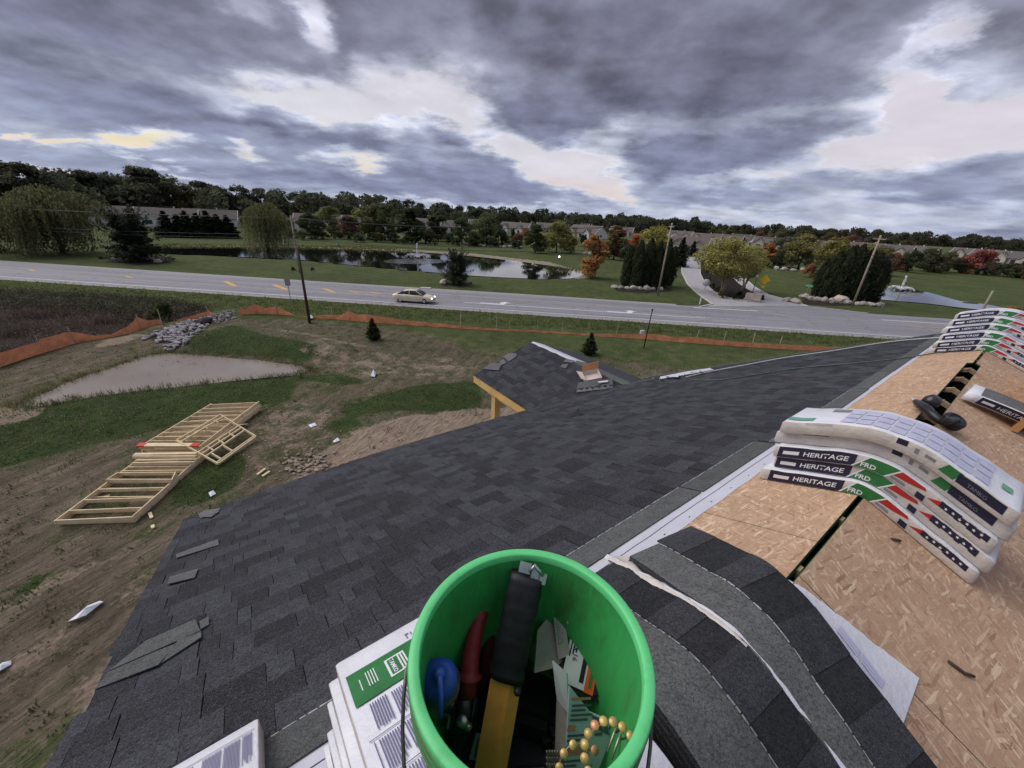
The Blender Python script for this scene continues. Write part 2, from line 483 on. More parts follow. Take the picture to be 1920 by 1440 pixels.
    M['paint_yellow'] = simple('worn_yellow_paint', (0.62, 0.36, 0.085), 0.6, 0.16, 3.0, 0.3)
    M['paint_thin'] = simple('faded_yellow_paint', (0.40, 0.29, 0.19), 0.7, 0.2, 1.0, 0.3)
    # ---- water
    mt, w, bs = mat('pond_water'); M['pond'] = mt
    P = geoco(w)
    bs.inputs['Base Color'].default_value = (0.006, 0.008, 0.007, 1); bs.inputs['Roughness'].default_value = 0.03
    bs.inputs['IOR'].default_value = 1.7
    bs.inputs['Specular IOR Level'].default_value = 1.0
    bump(w, bs, w.noise(w.mapping(P, scale=(0.35, 1.3, 1)), 1.6, 4, 0.6), 0.10, 0.02)
    mt, w, bs = mat('muddy_water'); M['mud'] = mt
    P = geoco(w)
    w.set(bs, 'Base Color', w.ramp(w.noise(P, 0.35, 4), [(0.3, (0.22, 0.183, 0.145)), (0.7, (0.27, 0.228, 0.185))]))
    bs.inputs['Roughness'].default_value = 0.05; bs.inputs['IOR'].default_value = 1.45; bs.inputs['Specular IOR Level'].default_value = 0.9
    bump(w, bs, w.noise(P, 3.0, 3), 0.03, 0.02)
    # ---- leaves: one material, the colour of each crown comes from its object
    mt, w, bs = mat('leaf'); M['leaf'] = mt
    oi = w.n('ShaderNodeObjectInfo')
    P = objco(w)
    isl = w.n('ShaderNodeNewGeometry').outputs['Random Per Island']
    f = w.math('MULTIPLY', w.maprange(isl, 0, 1, 0.55, 1.5), w.maprange(w.noise(P, 0.8, 4, 0.6), 0.3, 0.7, 0.6, 1.4))
    cc = w.vmath('SCALE', oi.outputs['Color'], scale=w.math('MULTIPLY', f, 1.5))
    hs = w.n('ShaderNodeHueSaturation'); w.set(hs, 'Color', cc)
    w.set(hs, 'Hue', w.maprange(w.noise(P, 0.5, 3), 0.3, 0.7, 0.482, 0.515))
    w.set(bs, 'Base Color', hs.outputs[0]); bs.inputs['Roughness'].default_value = 0.7; bs.inputs['Specular IOR Level'].default_value = 0.2
    tl = w.n('ShaderNodeBsdfTranslucent'); w.set(tl, 0, hs.outputs[0]); mx = w.n('ShaderNodeMixShader'); mx.inputs[0].default_value = 0.48
    mt.node_tree.links.new(bs.outputs[0], mx.inputs[1]); mt.node_tree.links.new(tl.outputs[0], mx.inputs[2])
    for nd in mt.node_tree.nodes:
        if nd.bl_idname == 'ShaderNodeOutputMaterial': mt.node_tree.links.new(mx.outputs[0], nd.inputs[0])
    M['bark'] = simple('bark', (0.075, 0.055, 0.042), 0.9, 0.3, 5, 0.2, bmp=0.6, bscale=12)
    M['bark_pale'] = simple('birch_bark', (0.30, 0.22, 0.17), 0.85, 0.3, 5, 0.2, bmp=0.4, bscale=12)
    M['stone'] = simple('field_stone', (0.36, 0.32, 0.29), 0.9, 0.3, 1.6, 0.2, bmp=0.7, bscale=6)
    M['limestone'] = simple('limestone_block', (0.44, 0.38, 0.32), 0.9, 0.22, 1.6, 0.2, bmp=0.7, bscale=6)
    M['riprap'] = simple('pale_riprap', (0.34, 0.325, 0.325), 0.9, 0.4, 1.1, 0.2, bmp=0.5, bscale=10)
    M['pole'] = simple('weathered_pole', (0.30, 0.25, 0.19), 0.9, 0.25, 3, 0.2, bmp=0.5, bscale=14)
    M['pole_brown'] = simple('creosote_pole', (0.075, 0.045, 0.034), 0.85, 0.3, 3, 0.2, bmp=0.5, bscale=14)
    M['black_paint'] = simple('black_paint', (0.014, 0.014, 0.015), 0.5, 0.2, 6, 0.4)
    M['wire'] = simple('power_cable', (0.02, 0.02, 0.022), 0.6, 0.1, 1)
    M['insul'] = simple('insulator', (0.35, 0.34, 0.33), 0.4, 0.1, 3)
    M['netting'] = simple('orange_netting', (0.80, 0.32, 0.16), 0.75, 0.22, 2.5, 0.2, bmp=0.5, bscale=30)
    M['stake'] = simple('wood_stake', (0.40, 0.33, 0.25), 0.9, 0.2, 5, 0.2)
    M['vinyl'] = simple('pale_siding', (0.60, 0.58, 0.55), 0.7, 0.08, 0.8, 0.3)
    M['vinyl_tan'] = simple('tan_siding', (0.46, 0.40, 0.34), 0.7, 0.08, 0.8, 0.3)
    M['trim'] = simple('white_trim', (0.70, 0.69, 0.67), 0.6, 0.06, 2, 0.3)
    mt, w, bs = mat('far_roof'); M['far_roof'] = mt
    oi = w.n('ShaderNodeObjectInfo'); P = objco(w)
    cc = w.mix(oi.outputs['Random'], (0.105, 0.088, 0.088), (0.125, 0.10, 0.088))
    cc = w.vmath('SCALE', cc, scale=w.maprange(w.noise(w.mapping(P, scale=(1, 1, 6)), 1.2, 4, 0.7), 0.3, 0.7, 0.8, 1.2))
    w.set(bs, 'Base Color', cc); bs.inputs['Roughness'].default_value = 0.9
    M['glass'] = simple('window_glass', (0.03, 0.035, 0.045), 0.08, 0.2, 1, 0.8)
    return M
M = build_mats()

# ---------------------------------------------------------------- ground sheet
def poly_px(pts, z=0.0): return [G(x, y, z) for x, y in pts]
def inside(px, py, poly):
    """even-odd test for arrays of points"""
    r = np.zeros(px.shape, bool); n = len(poly)
    for i in range(n):
        x1, y1 = poly[i].x, poly[i].y; x2, y2 = poly[(i + 1) % n].x, poly[(i + 1) % n].y
        if y1 == y2: continue
        c = ((y1 > py) != (y2 > py)) & (px < (x2 - x1) * (py - y1) / (y2 - y1) + x1)
        r ^= c
    return r
PUDDLE = [(30, 760), (80, 735), (130, 712), (200, 690), (265, 668), (310, 659), (350, 661), (390, 664), (480, 671), (545, 681), (583, 692), (555, 701), (500, 706), (400, 716), (300, 727), (200, 738), (120, 752), (60, 764)]
POND = [(250, 462), (310, 461), (440, 462), (560, 463), (700, 468), (800, 473), (880, 479), (960, 488), (1030, 497), (1080, 506), (1092, 514), (1070, 521), (1000, 521.5), (900, 516.5), (850, 513), (760, 505), (640, 494), (560, 486), (450, 480.5), (320, 475), (230, 470)]
POND2 = [(1625, 541), (1690, 540.5), (1735, 546), (1770, 555), (1800, 563), (1845, 569), (1890, 577), (1930, 586), (1900, 588), (1860, 582), (1800, 575.5), (1740, 568), (1660, 561), (1630, 556)]
BRUSH = [(-260, 620), (0, 541), (60, 545), (150, 549), (300, 560), (392, 572), (392, 586), (305, 599), (270, 606), (238, 620), (130, 636), (80, 652), (0, 668), (-200, 730)]
MEDIAN = [(1312, 498), (1313, 515), (1322, 533), (1338, 548), (1362, 559), (1400, 565.5), (1434, 565), (1432, 556), (1408, 547), (1385, 532), (1366, 512), (1350, 500), (1335, 492), (1318, 490)]

def axis(parts):
    out = []
    for a, b, st in parts: out += list(np.arange(a, b, st))
    return np.array(out + [parts[-1][1]])
gx = axis([(-4000, -1000, 500), (-1000, -300, 50), (-300, -100, 8), (-100, -60, 1.6), (-60, -36, .6), (-36, 14, .28), (14, 60, .6), (60, 160, 1.6), (160, 400, 8), (400, 1000, 50), (1000, 4000, 500)])
gy = axis([(-400, -60, 40), (-60, -10, 5), (-10, 4, 1.0), (4, 42, .28), (42, 60, .5), (60, 130, 1.1), (130, 240, 4), (240, 600, 20), (600, 1200, 100), (1200, 5000, 500)])
GX, GY = np.meshgrid(gx, gy)
def blur(a, k=2):
    for _ in range(k):
        b = a.copy()
        b[1:-1, 1:-1] = (a[1:-1, 1:-1] * 2 + a[:-2, 1:-1] + a[2:, 1:-1] + a[1:-1, :-2] + a[1:-1, 2:]) / 6
        a = b
    return a
def area(*polys, k=3, val=1.0):
    r = np.zeros(GX.shape)
    for p in polys: r[inside(GX, GY, poly_px(p))] = val
    return blur(r, k)
YARD = [(-400, 700), (0, 690), (85, 660), (240, 624), (300, 606), (330, 600), (395, 590), (450, 594), (600, 600), (760, 614), (860, 640), (900, 655), (1100, 668), (1330, 690), (1500, 720), (1500, 900), (800, 1440), (-1500, 2000), (-1500, 900)]
dry = area(YARD, k=8, val=0.62)
dry = np.maximum(dry, area([(0, 690), (85, 661), (130, 642), (250, 628), (260, 660), (120, 705), (0, 760)], val=0.75, k=4))
dry = np.maximum(dry, area([(440, 612), (520, 622), (640, 640), (860, 668), (920, 700), (600, 690), (420, 660), (380, 625)], val=0.60, k=4))
dry = np.maximum(dry, area([(-300, 830), (0, 880), (200, 840), (260, 800), (240, 860), (130, 960), (110, 1000), (300, 1000), (340, 960), (90, 1440), (-600, 1600)], val=0.95, k=5))
dry = np.maximum(dry, area([(440, 600), (1000, 636), (1500, 668), (1500, 740), (1000, 690), (640, 640), (440, 620)], k=8, val=.26))
dry = np.maximum(dry, area([(1000, 560), (1280, 573), (1280, 577), (900, 560)], val=0.5, k=1))
dry = np.maximum(dry, area([(0, 524), (640, 569), (1200, 606), (1700, 640), (1700, 655), (1200, 618), (640, 585), (0, 541)], val=0.33, k=3))
lush = area([(-100, 812), (60, 766), (120, 754), (200, 739), (300, 728), (400, 718), (500, 707), (560, 702), (552, 722), (545, 745), (500, 770), (400, 775), (260, 815), (150, 835), (60, 860), (-100, 900)],
            [(355, 655), (340, 640), (400, 620), (440, 618), (500, 640), (600, 660), (580, 680), (480, 669), (400, 663)],
            [(300, 950), (380, 870), (440, 845), (470, 870), (430, 920), (360, 945)],
            [(30, 1090), (90, 1060), (110, 1100), (50, 1140), (0, 1130)],
            [(700, 740), (800, 720), (900, 715), (905, 770), (800, 772), (680, 770)], [(610, 790), (660, 780), (680, 800), (630, 820)], [(640, 760), (690, 750), (700, 775), (650, 785)],
            [(540, 705), (640, 700), (700, 715), (640, 722)], k=3)
bare = area([(540, 890), (600, 850), (640, 818), (720, 785), (790, 772), (900, 765), (985, 760), (1080, 720), (1300, 760), (900, 900), (500, 960)], val=.85, k=4)
bare = np.maximum(bare, area([(600, 640), (720, 660), (860, 668), (900, 690), (860, 712), (760, 715), (640, 700), (580, 690), (560, 660)], val=.45, k=4))
bare = np.maximum(bare, area([(470, 618), (560, 620), (620, 635), (720, 655), (640, 660), (540, 634)], val=.52, k=3))
bare = np.maximum(bare, area([(180, 640), (250, 622), (275, 626), (230, 645), (170, 652)], [(-100, 770), (40, 757), (100, 760), (60, 790), (-100, 815)], val=.72, k=2))
bare = np.maximum(bare, area([(450, 770), (560, 740), (640, 770), (620, 830), (560, 880), (470, 900), (440, 860)], val=.46, k=5))
for strip in ([(-60, 1275), (60, 1215), (180, 1150), (330, 1010), (342, 985), (360, 975), (300, 1075), (160, 1190), (0, 1290)], [(60, 1440), (130, 1340), (300, 1090), (320, 1085), (240, 1300), (110, 1460)], [(-60, 1180), (100, 1105), (300, 1010), (280, 1000), (90, 1085), (-60, 1150)]):
    bare = np.maximum(bare, area(strip, val=.88, k=3))
mulch = area(MEDIAN, [(195, 482), (262, 476), (325, 483), (322, 493), (262, 497), (205, 492)], [(1148, 541), (1255, 538), (1262, 545), (1230, 549), (1155, 547)], [(1505, 560), (1650, 565), (1655, 572), (1560, 574), (1505, 570)], [(826, 530), (882, 528), (884, 535), (830, 537)], [(1330, 575), (1335, 566), (1345, 570), (1338, 576)], k=1)
mulch = np.maximum(mulch, area(BRUSH, k=4, val=.60)); mulch = np.maximum(mulch, area([(262, 632), (300, 621), (338, 605), (372, 596), (400, 592), (440, 583), (444, 592), (434, 602), (398, 606), (372, 632), (345, 655), (312, 660), (300, 645)], k=2, val=.62))  # mulch tone also darkens ground under the brush and between riprap stones
sand = area([(700, 464), (880, 474), (1030, 491), (1098, 509), (1092, 516), (1030, 498), (960, 489), (880, 480), (700, 469), (440, 463), (310, 462), (310, 459), (440, 460), (560, 461)], k=1, val=.8)
sand = np.maximum(sand, area([(1092, 514), (1125, 517), (1098, 523), (1070, 522)], k=1, val=.7))
for nm in ('puddle', 'pond', 'pond2'): pass
basin = blur(inside(GX, GY, poly_px(PUDDLE)).astype(float), 3) * 0.14 + blur((inside(GX, GY, poly_px(POND)) | inside(GX, GY, poly_px(POND2))).astype(float), 1) * 0.5
ditch = area(BRUSH, k=14, val=0.9)
mound = area([(440, 612), (520, 622), (620, 640), (700, 660), (600, 672), (480, 664), (400, 655), (350, 645)], k=18, val=0.55)
wob = (np.sin(GX * .55 + 1.3 * np.sin(GY * .31)) * np.cos(GY * .47 + GX * .21) + .5 * np.sin(GX * 1.7 + GY * 1.1) * np.sin(GY * 1.9 - GX * .6)) * .05
yardm = blur(inside(GX, GY, poly_px(YARD)).astype(float), 6)
# wheel ruts that curve round the corner of the house
GZ = -basin - ditch + mound + wob * yardm - .03
ruts = [[(585, 895), (640, 845), (700, 812), (770, 790), (860, 778), (960, 772)], [(560, 880), (620, 830), (690, 800), (760, 780), (850, 768), (950, 762)], [(0, 1300), (100, 1245), (200, 1180), (330, 1020)], [(0, 1215), (110, 1160), (230, 1090), (340, 985)]]
for rt in ruts:
    pp = poly_px(rt)
    for a, b in zip(pp, pp[1:]):
        d = np.array([b.x - a.x, b.y - a.y]); L2 = d @ d
        t = np.clip(((GX - a.x) * d[0] + (GY - a.y) * d[1]) / L2, 0, 1)
        q = np.hypot(GX - a.x - t * d[0], GY - a.y - t * d[1])
        GZ += -.05 * np.exp(-(q / .22) ** 2) + .035 * np.exp(-((q - .42) / .18) ** 2)
ny, nx = GX.shape
V = np.stack([GX.ravel(), GY.ravel(), GZ.ravel()], 1)
ii = np.arange(ny * nx).reshape(ny, nx)
Fq = np.stack([ii[:-1, :-1].ravel(), ii[:-1, 1:].ravel(), ii[1:, 1:].ravel(), ii[1:, :-1].ravel()], 1)
gme = np_mesh('ground', V, Fq, M['ground'], smooth=True)
for nm, a in (('dry', dry), ('lush', lush), ('bare', bare), ('mulch', mulch), ('sand', sand)):
    at = gme.attributes.new(nm, 'FLOAT', 'POINT'); at.data.foreach_set('value', a.ravel().astype(np.float32))
ground = tag(link_mesh('ground', gme), kind='structure')
def gz(x, y):
    i = min(max(np.searchsorted(gy, y) - 1, 0), ny - 2); j = min(max(np.searchsorted(gx, x) - 1, 0), nx - 2)
    return float(max(GZ[i, j], GZ[i + 1, j], GZ[i, j + 1], GZ[i + 1, j + 1]))
def S(x, y):
    """point of the ground surface at a pixel"""
    p = G(x, y); p.z = gz(p.x, p.y); return p

def smooth_ring(pts, n=4):
    """Catmull-Rom round a closed outline"""
    out = []; N = len(pts)
    for i in range(N):
        p0, p1, p2, p3 = pts[i - 1], pts[i], pts[(i + 1) % N], pts[(i + 2) % N]
        for k in range(n):
            t = k / n
            out.append(0.5 * ((2 * p1) + (p2 - p0) * t + (2 * p0 - 5 * p1 + 4 * p2 - p3) * t * t + (3 * p1 - p0 - 3 * p2 + p3) * t ** 3))
    return out
def sheet(name, pts, mt, z=None, kind='structure', smooth=0, parent=None, thick=0.0):
    if smooth: pts = smooth_ring(pts, smooth)
    if z is not None: pts = [Vector((p.x, p.y, z)) for p in pts]
    a = sum(pts[i - 1].x * pts[i].y - pts[i].x * pts[i - 1].y for i in range(len(pts)))
    if a < 0: pts = pts[::-1]
    from mathutils.geometry import tessellate_polygon
    n = len(pts); tris = tessellate_polygon([pts]); fs = []
    for a, b, c in tris:
        if (pts[b] - pts[a]).cross(pts[c] - pts[a]).z < 0: b, c = c, b
        fs.append((a, b, c))
    vs = list(pts)
    if thick:
        vs += [p - Vector((0, 0, thick)) for p in pts]
        fs += [(i, n + i, n + (i + 1) % n, (i + 1) % n) for i in range(n)]
    me = bpy.data.meshes.new(name); me.from_pydata([tuple(v) for v in vs], [], fs); me.materials.append(mt); me.update()
    o = link_mesh(name, me, parent)
    if kind: o['kind'] = kind
    return o
pond = sheet('pond', poly_px(POND), M['pond'], -0.10, smooth=3)
pond2 = sheet('pond', poly_px(POND2), M['pond'], -0.10, smooth=3)
puddle = sheet('puddle', poly_px(PUDDLE), M['mud'], -0.075, smooth=4)

# ---------------------------------------------------------------- road
def line_dir(a, b):
    a, b = G(*a), G(*b); d = (b - a).normalized(); return a, d
rn, rd = line_dir((100, 527), (1600, 627))            # near edge of the asphalt
near_l, near_r = rn - rd * 260, rn + rd * 260
far_px = [(0, 491), (320, 512), (640, 533), (973, 553.5), (1160, 566), (1270, 573), (1320, 574), (1440, 572), (1510, 574), (1565, 580), (1627, 588), (1700, 593), (1780, 598)]
far_w = [G(*p) for p in far_px]
far_w = [far_w[0] - rd * 190] + far_w + [far_w[-1] + rd * 190]
def band(name, A, B, mt, z):
    n = len(A); vs = [(p.x, p.y, z) for p in A] + [(p.x, p.y, z) for p in B]
    fs = [(i, i + 1, n + i + 1, n + i) for i in range(n - 1)]
    me = bpy.data.meshes.new(name); me.from_pydata(vs, [], fs); me.materials.append(mt); me.update()
    o = link_mesh(name, me); o['kind'] = 'structure'; return o
near_w = [rn + rd * (p - rn).dot(rd) for p in far_w]
road = band('road', near_w, far_w, M['asphalt'], 0.02)
nrm = Vector((-rd.y, rd.x, 0))
def strip(name, a, b, wdt, mt, z, n=1, **kw):
    a = Vector((a.x, a.y, z)); b = Vector((b.x, b.y, z)); d = (b - a).normalized(); q = Vector((-d.y, d.x, 0)) * wdt / 2
    return sheet(name, [a - q, b - q, b + q, a + q], mt, **kw)
sheet('road_shoulder', [near_l - nrm * 1.1, near_r - nrm * 1.1, near_r + nrm * .1, near_l + nrm * .1], M['shoulder'], 0.012)
fs = [far_w[i] for i in range(7)]
band('road_shoulder', [p - nrm * .1 for p in fs], [p + nrm * 1.0 for p in fs], M['shoulder'], 0.013)
strip('edge_line', near_l + nrm * .45, near_r + nrm * .45, 0.16, M['paint_white'], 0.028)
for i in range(6):
    a, b = far_w[i] - nrm * .5, far_w[i + 1] - nrm * .5
    strip('edge_line', a, b, 0.14, M['paint_faded'], 0.028)
for a, b in (((0, 509), (870, 566.5)), ((0, 501), (870, 557.5)), ((870, 561), (1290, 583.5))):
    p, q = G(*a), G(*b)
    if a[0] == 0: p = p - rd * 150
    strip('lane_line', p, q, 0.10, M['paint_thin'], 0.026)
strip('lane_line', G(870, 567.5), G(1322, 597), 0.2, M['paint_white'], 0.030)
for a, b, mtn in (((1300, 577), (1421, 583.5), 'paint_white'), ((1432, 586), (1500, 597), 'paint_faded'), ((1652, 600), (1790, 608.5), 'paint_white'), ((1230, 569), (1300, 576), 'paint_faded'),
                ((1700, 611), (1790, 623), 'paint_thin'), ((1690, 608.5), (1790, 617), 'paint_thin')):
    strip('lane_line', G(*a), G(*b), 0.26, M[mtn], 0.029)
for x, y, dx, dy, wd in ((60, 507, 11, 2, 4), (242, 519.5, 11, 3, 4), (432, 532.5, 20, 9, 5), (526, 539, 25, 9, 5), (617, 545, 20, 8, 4), (664, 548, 20, 5, 3), (705, 550, 20, 4, 3), (-140, 494, 11, 2, 4), (-340, 482, 10, 2, 4)):
    sheet('hatch_line', [G(x - dx / 2 - wd, y - dy / 2), G(x - dx / 2 + wd, y - dy / 2), G(x + dx / 2 + wd, y + dy / 2), G(x + dx / 2 - wd, y + dy / 2)], M['paint_yellow'], 0.031)
def turn_arrow(x, y, L):
    """left turn arrow painted on the lane"""
    c = G(x, y); c.z = .031
    def at(u, v): return c + rd * u + nrm * v + Vector((0, 0, 0))
    out = [at(-L, -.16), at(.05 * L, -.16), at(.16 * L, .5), at(0, .5), at(.34 * L, 1.2), at(.68 * L, .5), at(.44 * L, .5), at(.30 * L, -.5), at(-L, -.5)]
    return sheet('turn_arrow', out, M['paint_white'], 0.031)
turn_arrow(935, 569.5, 2.2); turn_arrow(1173, 585.5, 2.2)

# entrance drive: two lanes round a planted island
drive = sheet('entrance_drive', poly_px([(1312, 574.5), (1336, 570.5), (1322, 560), (1304, 547), (1290, 533), (1279, 512), (1279, 497), (1282, 484), (1300, 482), (1312, 486), (1318, 483), (1350, 489), (1375, 503), (1395, 520), (1412, 537), (1440, 553), (1490, 566), (1515, 574.5), (1440, 573.5), (1380, 575)]), M['concrete'], 0.034)
sheet('planting_island', poly_px(MEDIAN), M['ground'], 0.10, thick=.16)
def kerb(name, pts, w_=.22, h_=.13):
    pts = [Vector((p.x, p.y, 0)) for p in pts]; mb = MB()
    for a, b in zip(pts, pts[1:]):
        d = (b - a).normalized(); mb.beam(a - d * .02 + Vector((0, 0, h_ / 2)), b + d * .02 + Vector((0, 0, h_ / 2)), w_, h_)
    o = mb.build(name, M['kerb']); o['kind'] = 'structure'; return o
kerb('kerb', poly_px([(1312, 576), (1336, 571), (1320, 560), (1303, 547), (1289, 533), (1278.5, 512), (1278, 497), (1281, 485)]))
kerb('kerb', poly_px([(1515, 575), (1490, 567), (1440, 553.5), (1413, 538), (1396, 521), (1376, 504)]))
kerb('kerb', poly_px([(1515, 575), (1565, 581), (1627, 588.5)]))
kerb('kerb', poly_px(MEDIAN + MEDIAN[:1]), .2, .17)

# ---------------------------------------------------------------- trees
def unit(n):
    v = RNG.normal(size=(n, 3)); return v / np.linalg.norm(v, axis=1, keepdims=True)
def leaf_quads(P, size, N=None, spread=0.9, aspect=1.5):
    """one bent leaf clump (two triangles folded) at every point"""
    n = len(P)
    nr = unit(n) * spread + (N if N is not None else 0); nr /= np.linalg.norm(nr, axis=1, keepdims=True)
    t = np.cross(nr, unit(n)); t /= np.linalg.norm(t, axis=1, keepdims=True); b = np.cross(nr, t)
    s = np.asarray(size).reshape(-1, 1) * RNG.uniform(.55, 1.35, (n, 1))
    t = t * s * aspect * .5; b = b * s * .5
    V = np.stack([P - t, P - b * .9 + nr * s * .12, P + t, P + b * .9 + nr * s * .12], 1).reshape(-1, 3)
    F = np.arange(4 * n).reshape(n, 4)
    return V, F
def crown_round(h=1.0, r=0.5, base=0.18, lobes=26, n=4200, leaf=.05, seed=1, squash=1.0, point=0.0):
    """a broad crown of many unequal leaf masses round limbs, height h from the ground"""
    rg = np.random.default_rng(seed); Ps = []; Ns = []
    cz0 = base * h; ch = h - cz0
    per = n // lobes
    for i in range(lobes):
        u = rg.uniform(0.02, 1) ** .8
        prof = math.sin(PI * min(1, (u * .86 + .12))) ** .65 * (1 - point * u)
        a = i * 2.399 + rg.uniform(-.5, .5); rr = r * prof * rg.uniform(.25, .98)
        c = np.array([math.cos(a) * rr, math.sin(a) * rr, cz0 + ch * (u * .84 + .04)])
        lr = r * rg.uniform(.17, .42) * (1 - .35 * point * u)
        d = unit(per); k = rg.uniform(.25, 1.12, (per, 1)) ** .55
        p = c + d * k * np.array([lr, lr, lr * .75 * squash])
        Ps.append(p); Ns.append(d + np.array([0, 0, .4]))
    P = np.concatenate(Ps); N = np.concatenate(Ns)
    keep = P[:, 2] < h * 1.01
    return leaf_quads(P[keep], leaf, N[keep], .8)
def crown_conifer(h=1.0, r=.3, n=4200, leaf=.045, seed=2, base=.05, droop=.25):
    rg = np.random.default_rng(seed); Ps = []; Ns = []
    tiers = 22
    for i in range(tiers):
        u = (i + .3) / tiers; z = h * (base + (1 - base) * u); R = r * (1 - u) ** .85 + .015
        nb = max(5, int(13 * (1 - u)) + 4)
        for j in range(nb):
            a = rg.uniform(0, 2 * PI); L = R * rg.uniform(.62, 1.15); k = max(4, int(n / (tiers * 13)))
            s = rg.uniform(.15, 1, k); wd = .10 * L
            x = s * L; zz = z - droop * L * s + .12 * L * s ** 2 * 2 + rg.normal(0, .012 * h, k)
            y = rg.normal(0, 1, k) * wd * (1.1 - s)
            Ps.append(np.stack([x * math.cos(a) - y * math.sin(a), x * math.sin(a) + y * math.cos(a), zz], 1))
            Ns.append(np.tile([math.cos(a) * .4, math.sin(a) * .4, .9], (k, 1)))
    return leaf_quads(np.concatenate(Ps), leaf, np.concatenate(Ns), .7, 2.0)
def crown_column(h=1.0, r=.16, n=3600, leaf=.05, seed=3):
    rg = np.random.default_rng(seed)
    u = rg.uniform(0, 1, n) ** .85; a = rg.uniform(0, 2 * PI, n)
    lump = 1 + .16 * np.sin(a * 3 + u * 9 + seed) + .12 * np.sin(a * 5 - u * 17)
    R = r * np.minimum(1, (1.02 - u) * 2.3) ** .7 * (.72 + .28 * np.minimum(1, u * 5)) * lump * rg.uniform(.55, 1.05, n)
    P = np.stack([np.cos(a) * R, np.sin(a) * R, .02 * h + u * h * .99], 1)
    V, F = leaf_quads(P, leaf, np.stack([np.cos(a), np.sin(a), .25 * np.ones(n)], 1), .7, 1.0)
    V = V.reshape(-1, 4, 3); c = V.mean(1, keepdims=True); V = c + (V - c) * np.array([1, 1, 1.9])
    return V.reshape(-1, 3), F
def crown_shaggy(h=1.0, r=.5, n=11000, leaf=.026, seed=9):
    """a loose juniper-like bush: ascending feathery boughs of unequal length"""
    rg = np.random.default_rng(seed); Ps = []; Ns = []; nb = 130
    for i in range(nb):
        a = rg.uniform(0, 2 * PI); z0 = rg.uniform(.02, .55) * h; el = rg.uniform(.25, 1.25) if z0 > .12 * h else rg.uniform(.05, .6)
        L = h * rg.uniform(.28, .60) * (1.05 - .5 * z0 / h); k = n // nb; s = rg.uniform(.1, 1, k)
        d = np.array([math.cos(a) * math.cos(el), math.sin(a) * math.cos(el), math.sin(el)])
        p = np.array([0, 0, z0]) + np.outer(s * L, d) + rg.normal(0, 1, (k, 3)) * (.050 * h * (1.15 - s))[:, None]
        p[:, 2] -= .05 * h * s * s * (el < .6); Ps.append(p); Ns.append(np.tile(d + np.array([0, 0, .5]), (k, 1)))
    P = np.concatenate(Ps); P[:, 2] = np.maximum(P[:, 2], .01); return leaf_quads(P, leaf, np.concatenate(Ns), .8, 2.0)
def crown_willow(h=1.0, r=.6, n=9000, leaf=.03, seed=4):
    rg = np.random.default_rng(seed); Ps = []
    heads = [(rg.uniform(0, 2 * PI), r * rg.uniform(0, .62), h * rg.uniform(.70, .95)) for _ in range(12)]
    strands = 900; k = n // strands
    for i in range(strands):
        a0, r0, hz = heads[rg.integers(len(heads))]
        c = np.array([math.cos(a0) * r0, math.sin(a0) * r0]); a = rg.uniform(0, 2 * PI); q = r * .42 * math.sqrt(rg.uniform(0, 1))
        x, y = c + np.array([math.cos(a), math.sin(a)]) * q
        z0 = hz + .06 * h - .35 * h * (q / (r * .42)) ** 2 * .5
        L = rg.uniform(.22, .80) * h
        s = np.clip(np.linspace(0, 1, k) + rg.normal(0, .01, k), 0, 1)
        out = 1 + .22 * np.sin(np.minimum(1, s * 1.6) * PI / 2)
        z = np.maximum(z0 - L * s ** 1.25, .02 * h + rg.uniform(0, .06) * h)
        Ps.append(np.stack([x * out + rg.normal(0, .008 * h, k), y * out + rg.normal(0, .008 * h, k), z], 1))
    P = np.concatenate(Ps)
    V, F = leaf_quads(P, leaf, None, 1, 1.0)
    V = V.reshape(-1, 4, 3); c = V.mean(1, keepdims=True); V = c + (V - c) * np.array([.8, .8, 2.3])
    return V.reshape(-1, 3), F
def trunk_mesh(h=1.0, r=.03, base_crown=.3, limbs=7, seed=1, stems=1, spread=.25):
    rg = random.Random(seed); mb = MB()
    for s_ in range(stems):
        a = 2 * PI * s_ / max(1, stems) + rg.uniform(-.3, .3)
        dx, dy = (math.cos(a), math.sin(a)) if stems > 1 else (rg.uniform(-.1, .1), rg.uniform(-.1, .1))
        k = spread if stems > 1 else .2
        pts = [Vector((dx * .04 * h * (stems > 1), dy * .04 * h * (stems > 1), -.01 * h))] + [Vector((dx * k * h * t * (.4 + .6 * t) + rg.uniform(-.01, .01) * h, dy * k * h * t * (.4 + .6 * t) + rg.uniform(-.01, .01) * h, h * .85 * t)) for t in (.15, .35, .6, .85, 1)]
        mb.tube(pts, [r * 1.25, r, r * .85, r * .6, r * .3, r * .1], 7)
        for i in range(limbs):
            t = rg.uniform(.25, .8); q = pts[0].lerp(pts[-1], t); a2 = rg.uniform(0, 6.3); L = h * .32 * (1.1 - t)
            mb.tube([q, q + Vector((math.cos(a2) * L * .5, math.sin(a2) * L * .5, L * .35)), q + Vector((math.cos(a2) * L, math.sin(a2) * L, L * .8))], [r * .42, r * .25, r * .07], 5)
    me = bpy.data.meshes.new('trunk'); me.from_pydata([tuple(p) for p in mb.v], [], mb.f); me.materials.append(M['bark'])
    me.polygons.foreach_set('use_smooth', [True] * len(mb.f)); me.update()
    return me
CROWNS = {}
def crown_me(key, fn, **kw):
    V, F = fn(**kw)
    V[:, 2] *= 1.0 / np.percentile(V[:, 2], 99.7)
    want = kw.get('r', {'crown_conifer': .3, 'crown_column': .16, 'crown_willow': .6}.get(fn.__name__, .5))
    V[:, :2] *= want / np.percentile(np.hypot(V[:, 0], V[:, 1]), 97)
    CROWNS[key] = np_mesh('crown_' + key, V, F, M['leaf'])
